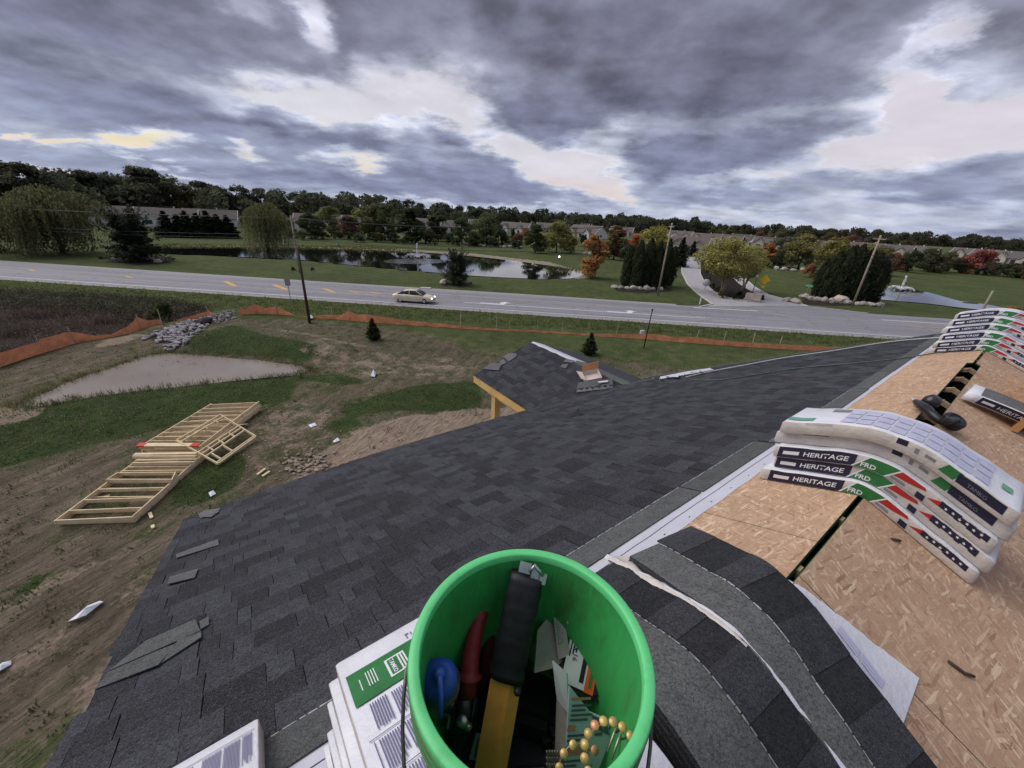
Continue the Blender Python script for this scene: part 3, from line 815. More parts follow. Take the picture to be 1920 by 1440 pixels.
for i in range(3): crown_me('round%d' % i, crown_round, r=.46, base=.07, seed=10 + i, lobes=24 + 3 * i, n=5200, leaf=.036)
for i in range(2): crown_me('oval%d' % i, crown_round, r=.33, base=.03, seed=20 + i, n=5000, leaf=.034, point=.55, lobes=30)
for i in range(2): crown_me('bush%d' % i, crown_round, r=.62, base=.0, seed=30 + i, n=3600, leaf=.055, lobes=22)
for i in range(3): crown_me('forest%d' % i, crown_round, r=.36, base=.06, seed=40 + i, n=4600, leaf=.030, lobes=34)
for i in range(2): crown_me('conifer%d' % i, crown_conifer, seed=50 + i, n=9000, leaf=.036)
crown_me('broad_conifer', crown_conifer, seed=55, r=.62, n=14000, leaf=.032, droop=.1, base=.02)
for i in range(2): crown_me('column%d' % i, crown_column, seed=60 + i, n=4600, leaf=.026)
for i in range(2): crown_me('willow%d' % i, crown_willow, seed=70 + i, n=27000, leaf=.019)
crown_me('shaggy', crown_shaggy, seed=57)
crown_me('airy', crown_round, r=.50, base=.28, seed=81, lobes=40, n=11000, leaf=.024)
crown_me('youngfir', crown_conifer, seed=91, r=.36, n=16000, leaf=.040, base=.0, droop=-.2)
TRUNKS = {'one': trunk_mesh(1, .024, seed=3), 'thick': trunk_mesh(1, .035, seed=4), 'straight': trunk_mesh(1, .02, limbs=0, seed=6), 'multi': trunk_mesh(1, .013, limbs=2, seed=5, stems=6, spread=.30)}
FULL = {}
def tree(name, crown, base, top, col, label, group=None, wide=1.0, trunk='one', cat='tree', yaw=None, bark=None, z=None):
    """a tree standing at pixel base and reaching pixel row top"""
    p = S(*base)
    if z is not None: p.z = z
    h = top_height(base, top) - p.z if top < 1000 else top / 1000.0
    t = thing(name, p, label, cat, group)
    if crown[:4] in ('roun', 'oval') and group is None: wide *= 1.30
    if crown[:4] == 'bush' and group is None: wide *= 1.15
    me = CROWNS[crown]
    c = link_mesh('crown', me, t); c.color = (*col, 1)
    y = RNG.uniform(0, 6.28) if yaw is None else yaw
    c.scale = (h * wide, h * wide, h); c.rotation_euler = (0, 0, y)
    if trunk:
        k = link_mesh('trunk', TRUNKS[trunk], t); k.scale = (h, h, h); k.rotation_euler = (0, 0, y)
        if bark:
            k.material_slots[0].link = 'OBJECT'; k.material_slots[0].material = M[bark]
    return t
DK = (0.028, 0.036, 0.019); DG = (0.042, 0.056, 0.024); MG = (0.075, 0.088, 0.036); LG = (0.13, 0.14, 0.056); YG = (0.22, 0.205, 0.055)
OL = (0.095, 0.085, 0.042); OR = (0.32, 0.135, 0.055); RU = (0.16, 0.085, 0.05); RD = (0.24, 0.085, 0.066); WI = (0.095, 0.098, 0.046); GO = (0.28, 0.21, 0.055)
FD = (0.058, 0.064, 0.044)

# woods on the skyline beyond the houses, trees one can tell apart
woods = [(-60, 425, 290, 1.3), (15, 420, 296, 1.25), (62, 420, 304, 1.2), (105, 420, 314, 1.2), (150, 415, 318, 1.1), (186, 415, 320, 1.0), (220, 415, 326, 1.0), (250, 415, 330, .9), (298, 417, 314, 1.15), (335, 415, 338, .9),
         (362, 417, 344, 1.0), (395, 415, 340, 1.0), (430, 417, 349, 1.0), (462, 417, 348, 1.0), (497, 418, 353, 1.0), (530, 418, 354, 1.0), (563, 420, 360, 1.0), (592, 420, 361, 1.0), (628, 420, 371, .95), (660, 420, 372, 1.0),
         (712, 421, 367, 1.0), (738, 421, 373, .9), (768, 422, 374, 1.0), (790, 422, 381, .9), (832, 423, 380, 1.05), (862, 424, 385, .9), (884, 424, 386, .9), (902, 424, 387, .8), (945, 425, 393, 1.0), (985, 426, 396, 1.0), (1008, 427, 397, .9), (1032, 428, 398, .9), (1070, 429, 403, 1.1)]
for i, (x, yb, yt, wd) in enumerate(woods):
    col = [FD, (0.056, 0.065, 0.038), (0.068, 0.07, 0.042)][i % 3]
    if x in (712, 738, 768): col = (0.07, 0.056, 0.028)
    if x in (362, 628): col = (0.08, 0.074, 0.03)
    tree('woodland_tree', 'forest%d' % (i % 3), (x, yb), yt, col, 'tall dark woodland tree on the skyline behind the row of pale houses', 'woodland trees on the skyline', wd * 1.35, 'thick', yaw=i * 1.7)
# the rest of the woods: one mass along the horizon
def woods_mass(name, pts, n, hgt, depth, leaf, colr, seed):
    rg = np.random.default_rng(seed); Ps = []
    tot = len(pts) - 1
    for i in range(n):
        s = rg.uniform(0, tot); k = min(int(s), tot - 1); f = s - k
        a, b = pts[k], pts[k + 1]; p = a.lerp(b, f); out = Vector((p.x, p.y, 0)).normalized()
        q = p + out * rg.uniform(0, depth); R = hgt * rg.uniform(.22, .42); hh = hgt * rg.uniform(.55, 1.0) * (1 + .12 * math.sin(s * 7) + .08 * math.sin(s * 19))
        m_ = 150; d = unit(m_); kk = rg.uniform(.6, 1, (m_, 1))
        c = np.array([q.x, q.y, hh - R * .8]); P = c + d * kk * np.array([R, R, R * .85])
        lowp = np.stack([q.x + rg.uniform(-R, R, 50), q.y + rg.uniform(-R, R, 50), rg.uniform(0, hh - R, 50)], 1)
        Ps += [P, lowp]
    V, F = leaf_quads(np.concatenate(Ps), leaf, None, 1)
    me = np_mesh(name, V, F, M['leaf']); o = link_mesh(name, me); o.color = (*colr, 1); o['kind'] = 'stuff'
    return o
woods_mass('distant_woods', [G(-200, 408), G(200, 420), G(640, 424), G(1000, 428), G(1200, 438), G(1330, 444)], 330, 16, 60, 1.5, (0.056, 0.062, 0.038), 5)
woods_mass('distant_woods', [G(1040, 421), G(1200, 429), G(1330, 435), G(1500, 446), G(1640, 455), G(1760, 462), G(1900, 470), G(2100, 484)], 430, 17, 60, 1.6, (0.064, 0.063, 0.042), 6)
for i, (x, yb, yt) in enumerate([(1335, 452, 424), (1362, 452, 430), (1420, 462, 434), (1455, 465, 430), (1500, 466, 432), (1548, 470, 436), (1590, 472, 440), (1625, 476, 444), (1655, 478, 446), (1690, 480, 450)]):
    tree('woodland_tree', 'round%d' % (i % 3), (x, yb), yt, [MG, OL, RU, OL][i % 4], 'autumn tinted tree rising among the houses along the distant woods', 'autumn trees along the distant woods', 1.1)

ORD = ['first', 'second', 'third', 'fourth', 'fifth', 'sixth', 'seventh', 'eighth', 'ninth', 'tenth']
TR = [
    ('willow_tree', 'willow0', (118, 474), 352, WI, 'large weeping willow beside the road, widest of the two willows', None, 1.42, 'thick'),
    ('willow_tree', 'willow1', (503, 466), 381, (0.105, 0.108, 0.05), 'smaller weeping willow on the far bank of the pond', None, .95, 'thick'),
    ('spruce_tree', 'shaggy', (262, 490), 388, (0.022, 0.027, 0.016), 'dark spreading spruce beside the road in a ring of stones', None, .95, 'straight'),
    ('dark_tree', 'bush0', (0, 470), 372, (0.019, 0.022, 0.013), 'black green tree at the edge beyond the large willow', None, .7, 'one'),
    ('maple_tree', 'oval0', (1108, 520), 441, (0.30, 0.165, 0.06), 'orange and green maple at the end of the pond', None, .88, 'one'),
    ('leafy_tree', 'round0', (585, 447), 398, DG, 'dark round tree just behind the far utility pole', None, .95, 'one'),
    ('leafy_tree', 'round1', (622, 442), 387, LG, 'pale green tree in front of the houses near the small willow', None, .95, 'one'),
    ('leafy_tree', 'round2', (655, 448), 404, (0.112, 0.064, 0.048), 'reddish brown tree between two pale green trees', None, .95, 'one'),
    ('leafy_tree', 'round0', (694, 448), 386, LG, 'broad pale green tree behind the left part of the fountain', None, .9, 'one'),
    ('leafy_tree', 'round1', (722, 450), 382, MG, 'taller green tree leaning over the broad pale green tree', None, .85, 'one'),
    ('leafy_tree', 'oval1', (772, 455), 390, DG, 'dark pointed tree directly behind the pond fountain', None, 1.1, 'one'),
    ('leafy_tree', 'oval0', (822, 452), 397, (0.058, 0.067, 0.032), 'dark tree with an olive skirt behind the fountain', None, 1.0, 'one'),
    ('bush', 'bush0', (806, 452), 428, OL, 'olive brown bush at the foot of a dark tree', None, .8, None),
    ('leafy_tree', 'round2', (866, 458), 408, (0.056, 0.077, 0.029), 'round green tree on the far bank, beside a white gable', None, .95, 'one'),
    ('leafy_tree', 'round0', (912, 455), 400, (0.080, 0.093, 0.038), 'large olive green tree in the middle of the far bank', None, 1.05, 'one'),
    ('leafy_tree', 'bush1', (934, 461), 421, DG, 'dark low tree against the large olive green tree', None, .7, 'one'),
    ('bush', 'bush0', (890, 461), 434, DG, 'dark bush in front of the large olive green tree', None, .8, None),
    ('bush', 'bush1', (972, 460), 436, RU, 'rust coloured bush above a low stone wall', None, .9, None),
    ('leafy_tree', 'round1', (985, 445), 427, OR, 'small orange tree peeping between two roofs', None, 1.0, 'one'),
    ('conifer_tree', 'conifer0', (962, 450), 428, DK, 'small black green conifer against a grey roof', None, 1.0, 'straight'),
    ('leafy_tree', 'oval1', (1003, 474), 421, (0.067, 0.080, 0.032), 'upright dark green tree near the end of the pond', None, 1.05, 'one'),
    ('leafy_tree', 'round2', (1043, 474), 415, (0.184, 0.184, 0.058), 'yellow green tree left of the orange maple', None, .95, 'one'),
    ('bush', 'bush1', (1068, 474), 440, (0.208, 0.192, 0.048), 'golden bush below the yellow green tree', None, .85, None),
    ('bush', 'bush0', (1094, 462), 440, DK, 'near black bush under the big grey roof', None, .7, None),
    ('leafy_tree', 'oval0', (1150, 487), 424, (0.120, 0.080, 0.035), 'rust and green pointed tree behind the orange maple', None, 1.0, 'one'),
    ('bush', 'bush1', (1175, 498), 458, DG, 'dark green bush behind the cluster of arborvitae', None, .7, None),
    ('leafy_tree', 'oval1', (1186, 490), 440, (0.432, 0.160, 0.056), 'slender orange tree behind the cluster of arborvitae', None, .75, 'one'),
    ('leafy_tree', 'round0', (1222, 492), 424, (0.232, 0.216, 0.058), 'yellow green tree rising above the arborvitae by the pole', None, .85, 'one'),
    ('conifer_tree', 'conifer1', (1272, 500), 446, DK, 'narrow dark conifer at the start of the entrance drive', None, 1.0, 'straight'),
    ('conifer_tree', 'conifer0', (1297, 479), 452, DK, 'small dark conifer at the top of the entrance drive', None, 1.1, 'straight'),
    ('maple_tree', 'oval1', (1432, 500), 457, (0.304, 0.136, 0.056), 'slim rust orange tree behind the island tree', None, .95, 'one'),
    ('leafy_tree', 'round1', (1462, 500), 445, (0.112, 0.115, 0.072), 'grey green tree behind the yellow diamond sign', None, .95, 'one'),
    ('leafy_tree', 'round2', (1496, 504), 440, (0.176, 0.168, 0.058), 'broad yellow green tree on the lawn beyond the drive', None, .95, 'one'),
    ('bush', 'bush0', (1450, 503), 476, DK, 'dark bush at the back of the drive lawn', None, 1.0, None),
    ('bush', 'bush1', (1516, 520), 494, (0.224, 0.112, 0.048), 'small orange bush beside the green street sign', None, .7, None),
    ('leafy_tree', 'round0', (1552, 520), 446, (0.160, 0.152, 0.048), 'yellow green tree behind the dark arborvitae hedge', None, .9, 'one'),
    ('leafy_tree', 'round1', (1612, 522), 458, (0.176, 0.168, 0.064), 'pale yellow tree between the arborvitae hedge and the leaning pole', None, .85, 'one'),
    ('leafy_tree', 'round2', (1640, 515), 462, (0.096, 0.096, 0.048), 'olive tree just beyond the leaning pole', None, .9, 'one'),
    ('bush', 'bush0', (1676, 508), 474, RU, 'rusty bush on the far side of the small pond', None, .7, None),
    ('bush', 'bush1', (1700, 510), 470, DG, 'dark rounded bush left in the row behind the small pond', None, .8, None),
    ('bush', 'bush0', (1740, 510), 466, (0.072, 0.072, 0.032), 'big olive bush in the row behind the small pond', None, .85, None),
    ('bush', 'bush1', (1770, 510), 472, (0.088, 0.080, 0.040), 'brownish bush touching the red maple', None, .8, None),
    ('maple_tree', 'bush0', (1818, 513), 467, RD, 'dense red maple beyond the small pond', None, .95, 'one'),
    ('bush', 'bush1', (1860, 514), 492, (0.040, 0.032, 0.019), 'low dark thicket right beside the red maple', None, 1.3, None),
    ('bush', 'bush0', (1905, 520), 490, (0.048, 0.038, 0.022), 'brown thicket at the far edge beyond the small pond', None, 1.1, None),
    ('bush', 'bush1', (1925, 525), 498, (0.192, 0.088, 0.048), 'rust red bush at the frame edge beyond the small pond', None, .8, None),
    ('bush', 'bush0', (1886, 612), 575, (0.320, 0.120, 0.048), 'orange leaved bush at the near end of the small pond', None, .6, None),
    ('bush', 'bush1', (1918, 618), 570, (0.160, 0.080, 0.040), 'brown and orange bush behind the far bundles', None, .7, None),
    ('conifer_tree', 'shaggy', (855, 533), 467, (0.042, 0.048, 0.029), 'lone bushy conifer on the strip between road and pond', None, .85, 'straight'),
]
for name, cr, b, t, col, lab, gr, wd, tk in TR:
    tree(name, cr, b, t, col, lab, gr, wd, tk, cat='bush' if name == 'bush' else 'tree')
rb = random.Random(12)
for i, x in enumerate(list(range(548, 970, 21)) + list(range(1110, 1180, 22))):
    yb = 446 + (x - 548) * .042 + rb.uniform(-2, 3)
    tree('bush', 'bush%d' % (i % 2), (x + rb.uniform(-6, 6), yb), yb - rb.uniform(12, 22), rb.choice([DK, DG, DG, MG, OL]), 'low dark shrub in the long planting between the pond lawn and the houses', 'shrubs between the pond lawn and the houses', rb.uniform(.9, 1.3), None, cat='bush')
for i, x in enumerate(range(1440, 1930, 26)):
    yb = 490 + (x - 1440) * .062 + rb.uniform(-2, 3)
    tree('bush', 'bush%d' % (i % 2), (x + rb.uniform(-8, 8), yb), yb - rb.uniform(14, 26), rb.choice([DK, DG, OL, MG, RU, OL]), 'dull shrub in the thicket before the tan roofed houses', 'shrubs before the tan roofed houses', rb.uniform(.9, 1.3), None, cat='bush')
for i, (x, t) in enumerate([(318, 396), (340, 402), (357, 396), (377, 400), (396, 396), (414, 402), (432, 404)]):
    tree('spruce_tree', 'conifer%d' % (i % 2), (x, 444 + i * .4), t, (0.022, 0.029, 0.016), ORD[i] + ' dark spruce from the large willow in the row screening the white gable', 'row of spruces between the willows', 1.5, 'straight')
for i, (x, yb, t) in enumerate([(1172, 536, 462), (1190, 539, 450), (1207, 538, 446), (1224, 539, 452), (1240, 538, 448), (1252, 536, 462)]):
    tree('arborvitae', 'column%d' % (i % 2), (x, yb), t, (0.032, 0.042, 0.019), ORD[i] + ' arborvitae from the pond side in the clump by the straight pole', 'arborvitae clump by the straight pole', 1.0, None)
for i, (x, yb, t) in enumerate([(1528, 556, 484), (1546, 560, 470), (1563, 562, 462), (1581, 563, 458), (1600, 565, 466), (1618, 566, 474), (1634, 567, 488), (1572, 552, 460), (1608, 556, 470)]):
    tree('arborvitae', 'column%d' % (i % 2), (x, yb), t, (0.032, 0.040, 0.019), ORD[i] + ' arborvitae from the street sign in the hedge behind the leaning pole' if i < 7 else ['arborvitae at the back of the hedge, nearer the street sign', 'arborvitae at the back of the hedge, nearer the leaning pole'][i - 7], 'arborvitae hedge behind the leaning pole', 1.08, None)
# the island tree: a clump of pale stems under a yellow green crown
tree('river_birch', 'airy', (1352, 553), 446, (0.24, 0.225, 0.075), 'multi stemmed yellow green tree on the planting island', None, 1.12, 'multi', bark='bark_pale', z=.1)
tree('river_birch', 'airy', (1393, 545), 460, (0.22, 0.21, 0.075), 'lower yellow green tree beside the island sign stone', None, .72, 'multi', bark='bark_pale', z=.1)
for i, (x, yb, t, col, lab) in enumerate([(1326, 530, 519, (0.05, 0.06, 0.025), 'dark shrub by the bend of the entrance drive'), (1335, 541, 529, (0.07, 0.075, 0.03), 'olive shrub on the island beside the round sign'), (1325, 512, 503, (0.045, 0.055, 0.022), 'dark shrub at the back of the planting island'), (1347, 549, 537, (0.055, 0.065, 0.026), 'green shrub between the round sign and the island tree'), (1352, 559, 545, (0.10, 0.085, 0.03), 'golden low shrub at the foot of the island tree'), (1376, 562, 551, (0.035, 0.045, 0.015), 'dark clipped shrub left of the island sign stone'),
                                          (1385, 556, 546, (0.02, 0.025, 0.012), 'dark shrub behind the island sign stone'), (1428, 563, 553, (0.03, 0.036, 0.015), 'small green shrub at the tip of the planting island')]):
    tree('shrub', 'bush%d' % (i % 2), (x, yb), t, col, lab, None, .9, None, cat='shrub', z=.1)
tree('young_fir', 'youngfir', (701, 637), 597, (0.030, 0.042, 0.014), 'young fir on the near grass below the passing car', None, .82, 'straight', cat='shrub')
tree('young_fir', 'youngfir', (1104, 664), 624, (0.040, 0.055, 0.018), 'young fir behind the porch roof ridge', None, .85, 'straight', cat='shrub')
tree('shrub', 'bush0', (550, 507), 500, (0.03, 0.036, 0.02), 'tiny dark shrub on the road verge left of its twin', None, .8, None, cat='shrub')
tree('shrub', 'bush1', (586, 508), 500.5, (0.03, 0.036, 0.02), 'tiny dark shrub on the verge right of the far pole', None, .8, None, cat='shrub')
tree('shrub', 'bush0', (303, 588), 566, (0.05, 0.062, 0.02), 'light green weed shrub in the brown brush near the orange fence', None, .7, None, cat='shrub')

# ---------------------------------------------------------------- houses of the far estate
def house(px, w_, d_, yaw, label, wall='vinyl', hw=2.9, pitch=.62, gable=True, group='houses of the estate beyond the pond', z=0.0):
    """single storey house: hipless gable roof along x, a forward gable, windows, door"""
    p = G(*px); t = thing('house', (p.x, p.y, z), label, 'house', group)
    R = rotz(yaw); o = Vector((p.x, p.y, z))
    T = lambda x, y, zz: R @ Vector((x, y, zz)) + o
    hx, hy = w_ / 2, d_ / 2; rh = hy * pitch
    mb = MB(); mb.prism([T(-hx, -hy, 0), T(-hx, hy, 0), T(-hx, hy, hw), T(-hx, 0, hw + rh), T(-hx, -hy, hw)], R @ Vector((w_, 0, 0)))
    gxs = [-.28 * w_, .27 * w_] if gable else []
    for k, gx_ in enumerate(gxs):
        gw = 2.6 - .4 * k; mb.prism([T(gx_ - gw, -hy - 1.6, 0), T(gx_ + gw, -hy - 1.6, 0), T(gx_ + gw, -hy - 1.6, hw), T(gx_, -hy - 1.6, hw + gw * .85), T(gx_ - gw, -hy - 1.6, hw)], R @ Vector((0, 1.62, 0)))
    mb.build('wall', M[wall], t)
    mb = MB(); ov = .45; th = .16
    for sgn in (-1, 1):
        a = [T(-hx - ov, 0, hw + rh + .05), T(hx + ov, 0, hw + rh + .05), T(hx + ov, sgn * (hy + ov), hw - ov * pitch + .05), T(-hx - ov, sgn * (hy + ov), hw - ov * pitch + .05)]
        mb.prism(a, (0, 0, th))
    for k, gx_ in enumerate(gxs):
        gw = 2.6 - .4 * k; gr = gw * .85
        for sgn in (-1, 1):
            ye = gr / pitch
            mb.prism([T(gx_, -hy - 2.0, hw + gr + .06), T(gx_, -hy + ye, hw + gr + .06), T(gx_ + sgn * (gw + .35), -hy + .3, hw - .30 + .06), T(gx_ + sgn * (gw + .35), -hy - 2.0, hw - .30 + .06)], (0, 0, th))
    mb.build('roof', M['far_roof'], t)
    mb = MB()
    for k, gx_ in enumerate(gxs):
        gw = 2.6 - .4 * k; gr = gw * .85
        for sgn in (-1, 1): mb.beam(T(gx_, -hy - 2.03, hw + gr + .1), T(gx_ + sgn * (gw + .36), -hy - 2.03, hw - .30 + .1), .06, .24, up=R @ Vector((0, 1, 0)))
    for s2 in (-1, 1):
        for sgn in (-1, 1): mb.beam(T(s2 * (hx + ov + .03), 0, hw + rh + .12), T(s2 * (hx + ov + .03), sgn * (hy + ov), hw - ov * pitch + .12), .06, .24, up=R @ Vector((1, 0, 0)))
    mb.build('trim', M['trim'], t)
    def window(x, y, zz, ww, wh, face):
        f = MB(); g = MB()
        if face == 'front':
            f.box(T(x, y - .02, zz), (ww + .2, .08, wh + .2), R); g.box(T(x, y - .07, zz), (ww, .05, wh), R)
        else:
            f.box(T(x, y, zz), (.08, ww + .2, wh + .2), R); g.box(T(x + math.copysign(.05, x), y, zz), (.05, ww, wh), R)
        fo = f.build('window', M['trim'], t); g.build('pane', M['glass'], fo)
    if gable:
        window(gxs[0], -hy - 1.6, 1.5, 2.0, 1.4, 'front'); window(gxs[1], -hy - 1.6, 1.5, 1.4, 1.4, 'front'); window(0, -hy, 1.3, 1.8, 2.0, 'front'); window(.45 * w_, -hy, 1.5, 1.0, 1.3, 'front')
    else:
        for fx in (-.35, -.05, .3): window(fx * w_, -hy, 1.5, 1.5, 1.4, 'front')
    window(-hx, 0, 1.5, 1.4, 1.4, 'side'); window(hx, 0, 1.5, 1.4, 1.4, 'side')
    mb = MB(); mb.box(T(.12 * w_, .3, hw + rh + .35), (.35, .35, .9), R); mb.box(T(-.2 * w_, -.8, hw + rh - .15), (.22, .22, .7), R)
    mb.build('chimney_vent', M['trim'], t)
    return t
R_ = math.radians
far_l = 'long grey roofed house in the row behind the spruces'
HS = [((52, 425), 15, 9, .5, 'grey roofed house half hidden behind the large willow', 'vinyl', 1), ((238, 421), 17, 9.5, .12, far_l + ', nearest the large willow', 'vinyl', 0), ((322, 424), 17, 9.5, .10, 'long grey roofed house behind the spruces, white gable facing the pond', 'vinyl', 1), ((402, 423), 17, 9.5, .08, far_l + ', by the pale tree', 'vinyl', 0),
      ((600, 430), 18, 10, .05, 'white gabled house between the small willow and the pale green tree', 'vinyl', 1), ((668, 431), 18, 10, .02, 'grey roofed house behind the reddish brown tree', 'vinyl_tan', 0), ((740, 435), 16, 10, -.05, 'white walled house between two dark trees behind the fountain', 'vinyl', 1),
      ((800, 434), 15, 10, -.1, 'grey roofed house behind the dark tree with an olive skirt', 'vinyl', 1), ((852, 436), 14, 9, -.15, 'white gabled house beside the round green tree', 'vinyl', 1), ((905, 430), 18, 10, -.1, 'roof showing above the large olive green tree', 'vinyl_tan', 0), ((968, 438), 18, 10, -.5, 'house with two pale gables behind the rust bush', 'vinyl', 1),
      ((1030, 436), 18, 10, -.3, 'brown roofed house behind the yellow green tree', 'vinyl_tan', 1), ((1100, 446), 20, 12, -.75, 'big brown roofed house beside the orange maple', 'vinyl', 1), ((1085, 432), 18, 10, -.2, 'brown roofed house in the second row above the big roof', 'vinyl_tan', 0), ((1165, 442), 16, 10, -.3, 'brown roofed house behind the rust and green tree', 'vinyl_tan', 1),
      ((1290, 474), 13, 9, -.3, 'tan house with a gable at the top of the entrance drive', 'vinyl_tan', 1), ((1322, 458), 15, 9, -.35, 'pale gabled house above the island tree', 'vinyl', 1), ((1362, 459), 16, 9, -.4, 'grey roofed house behind the island tree, with twin gables', 'vinyl', 1), ((1396, 461), 15, 9, -.4, 'pale gabled house just right of the island tree crown', 'vinyl', 1),
      ((1275, 450), 14, 9, -.3, 'grey roofed house above the dark conifer at the drive', 'vinyl', 1), ((1540, 474), 15, 9, -.5, 'small white gabled house above the arborvitae hedge', 'vinyl', 1), ((1585, 474), 15, 9, -.5, 'tan roofed house left of the leaning pole top', 'vinyl_tan', 1), ((1625, 477), 15, 9, -.5, 'tan roofed house behind the leaning pole', 'vinyl_tan', 1),
      ((1668, 481), 16, 9, -.55, 'tan roofed house right of the leaning pole', 'vinyl_tan', 1), ((1712, 484), 16, 9, -.6, 'pale gabled house above the row of bushes', 'vinyl', 1), ((1862, 492), 17, 9, -.7, 'tan roofed house right of the red maple', 'vinyl_tan', 1), ((1905, 496), 17, 9, -.7, 'tan roofed house at the frame edge beyond the thicket', 'vinyl_tan', 1), ((1440, 466), 15, 9, -.4, 'tan roofed house behind the slim rust orange tree', 'vinyl_tan', 1), ((1490, 468), 15, 9, -.45, 'tan roofed house behind the broad yellow green tree', 'vinyl_tan', 0),
      ((1240, 447), 16, 9, -.3, 'grey roofed house behind the straight utility pole', 'vinyl', 1), ((1820, 487), 16, 9, -.6, 'tan roofed house hidden behind the red maple', 'vinyl_tan', 1)]
for px, w_, d_, yw, lab, wl, gb in HS: house(px, w_, d_, yw - math.atan2(*G(*px).xy) * .6, lab, wl, gable=bool(gb))
# bare stone by the far bank
M['mulch'] = simple('dark_mulch', (0.016, 0.012, 0.010), 0.95, 0.5, 9, 0.1, bmp=0.9, bscale=18)
for o in list(COL.objects):
    if o.name.startswith('planting_island'): o.data.materials[0] = M['mulch']

# ================================================================ the house under construction
RA = math.radians(52.83)
RV = Vector((math.sin(RA), math.cos(RA), 0))          # along the ridge
QV = Vector((-math.cos(RA), math.sin(RA), 0))         # level, towards the eave on the road side
PIT = math.radians(22.62); TP = math.tan(PIT); CP = math.cos(PIT); SP = math.sin(PIT)
HR = 1.25                                             # camera height above the ridge
Q0 = 0.1907
def W(r, q, t=0.0):
    """point of the main roof: r along the ridge, q level distance from it, t out from the slope"""
    sg = 1 if q >= 0 else -1
    n = QV * (SP * sg) + Vector((0, 0, CP))
    return RV * r + QV * (q + Q0) + Vector((0, 0, H - HR - TP * abs(q))) + n * t
def rough_mat(name, dark, light, fleck, fs=900.0, rough=0.95, bmp=0.35, attr=False):
    """mineral granules: dark ceramic grit with pale flecks"""
    mt, w, bs = mat(name)
    P = objco(w)
    if attr:
        nd = w.n('ShaderNodeAttribute'); nd.attribute_name = 'shade'; rnd = nd.outputs['Fac']
    else: rnd = w.n('ShaderNodeObjectInfo').outputs['Random']
    c = w.mix(rnd, dark, light)
    g = w.noise(P, fs * .28, 2, 0.9)
    c = w.mix(w.maprange(g, 0.53, 0.66, 0, 0.85), c, fleck)
    c = w.mix(w.maprange(w.noise(P, fs * .12, 3, 0.8), 0.50, 0.40, 0, 0.7), c, (dark[0] * .5, dark[1] * .5, dark[2] * .5))
    c = w.vmath('SCALE', c, scale=w.maprange(w.noise(P, 14, 5, 0.7), 0.3, 0.7, 0.78, 1.22))
    w.set(bs, 'Base Color', c)
    bs.inputs['Roughness'].default_value = rough; bs.inputs['Specular IOR Level'].default_value = 0.25
    bump(w, bs, g, bmp, 0.003)
    return mt
M['shingle'] = rough_mat('shingle_granules', (0.015, 0.0155, 0.019), (0.053, 0.054, 0.062), (0.13, 0.13, 0.145))
M['shingle_field'] = rough_mat('shingle_granules_far', (0.020, 0.0205, 0.025), (0.060, 0.061, 0.071), (0.09, 0.09, 0.10), attr=True)
M['shingle_grey'] = rough_mat('shingle_back', (0.074, 0.077, 0.076), (0.105, 0.108, 0.106), (0.20, 0.20, 0.20), bmp=.5)
M['shingle_pale'] = rough_mat('loose_shingle', (0.10, 0.098, 0.10), (0.15, 0.147, 0.15), (0.22, 0.22, 0.22))
M['granule_pale'] = simple('pale_granules', (0.30, 0.30, 0.31), 0.9, 0.4, 60, 0.2)
M['shingle_dark'] = rough_mat('bundle_shingle', (0.017, 0.018, 0.020), (0.036, 0.037, 0.042), (0.09, 0.09, 0.10))
M['seal'] = simple('sealant_strip', (0.012, 0.012, 0.013), 0.35, 0.2, 30, 0.5)
# oriented strand board
mt, w, bs = mat('strand_board'); M['osb'] = mt
P = geoco(w)
Pp = w.mapping(P, rot=(0, 0, RA - PI / 2))
acc = None; hgt = None
wob = w.vmath('SCALE', w.vmath('SUBTRACT', w.noise(Pp, 7, 4, 0.6, col=True), (.5, .5, .5)), scale=.016)
Pw = w.vmath('ADD', Pp, wob)
for i, (ang, sc) in enumerate(((0.1, .8), (0.95, 1.0), (-0.8, 1.0), (1.5, 1.1), (-1.2, 1.2), (0.5, 1.1), (-.35, 1.2), (2.0, 1.3), (0.15, 1.3))):
    q = w.mapping(w.mapping(Pw, rot=(0, 0, ang)), loc=(i * 3.1, i * 1.7, 0), scale=(10.5 * sc, 78 * sc, 9))
    v = w.n('ShaderNodeTexVoronoi'); v.inputs['Scale'].default_value = 1.0; w.set(v, 'Vector', q)
    sepc = w.n('ShaderNodeSeparateColor'); w.set(sepc, 0, v.outputs['Color'])
    col = w.ramp(sepc.outputs[0], [(0.0, (0.30, 0.175, 0.105)), (0.12, (0.41, 0.258, 0.164)), (0.70, (0.482, 0.313, 0.204)), (0.88, (0.565, 0.395, 0.262)), (1.0, (0.68, 0.522, 0.362))])
    grain = w.noise(w.mapping(q, scale=(.35, 4, 1)), 1.6, 4, 0.75)
    col = w.vmath('SCALE', col, scale=w.maprange(grain, 0.25, 0.75, 0.72, 1.26))
    if acc is None: acc, hgt = col, sepc.outputs[0]
    else:
        f = w.math('MULTIPLY', w.maprange(sepc.outputs[1], 0.62, 0.72, 0, 1), w.maprange(grain, .36, .48, .35, 1))
        acc = w.mix(f, acc, col)
        nd = w.n('ShaderNodeMix', data_type='FLOAT'); w.set(nd, 0, f); w.set(nd, 2, hgt); w.set(nd, 3, sepc.outputs[0]); hgt = nd.outputs[0]
acc = w.vmath('SCALE', acc, scale=w.maprange(w.noise(P, 1.1, 4, 0.6), 0.3, 0.7, 0.86, 1.12))
w.set(bs, 'Base Color', acc); bs.inputs['Roughness'].default_value = 0.75; bs.inputs['Specular IOR Level'].default_value = 0.25
bump(w, bs, hgt, 0.35, 0.004)
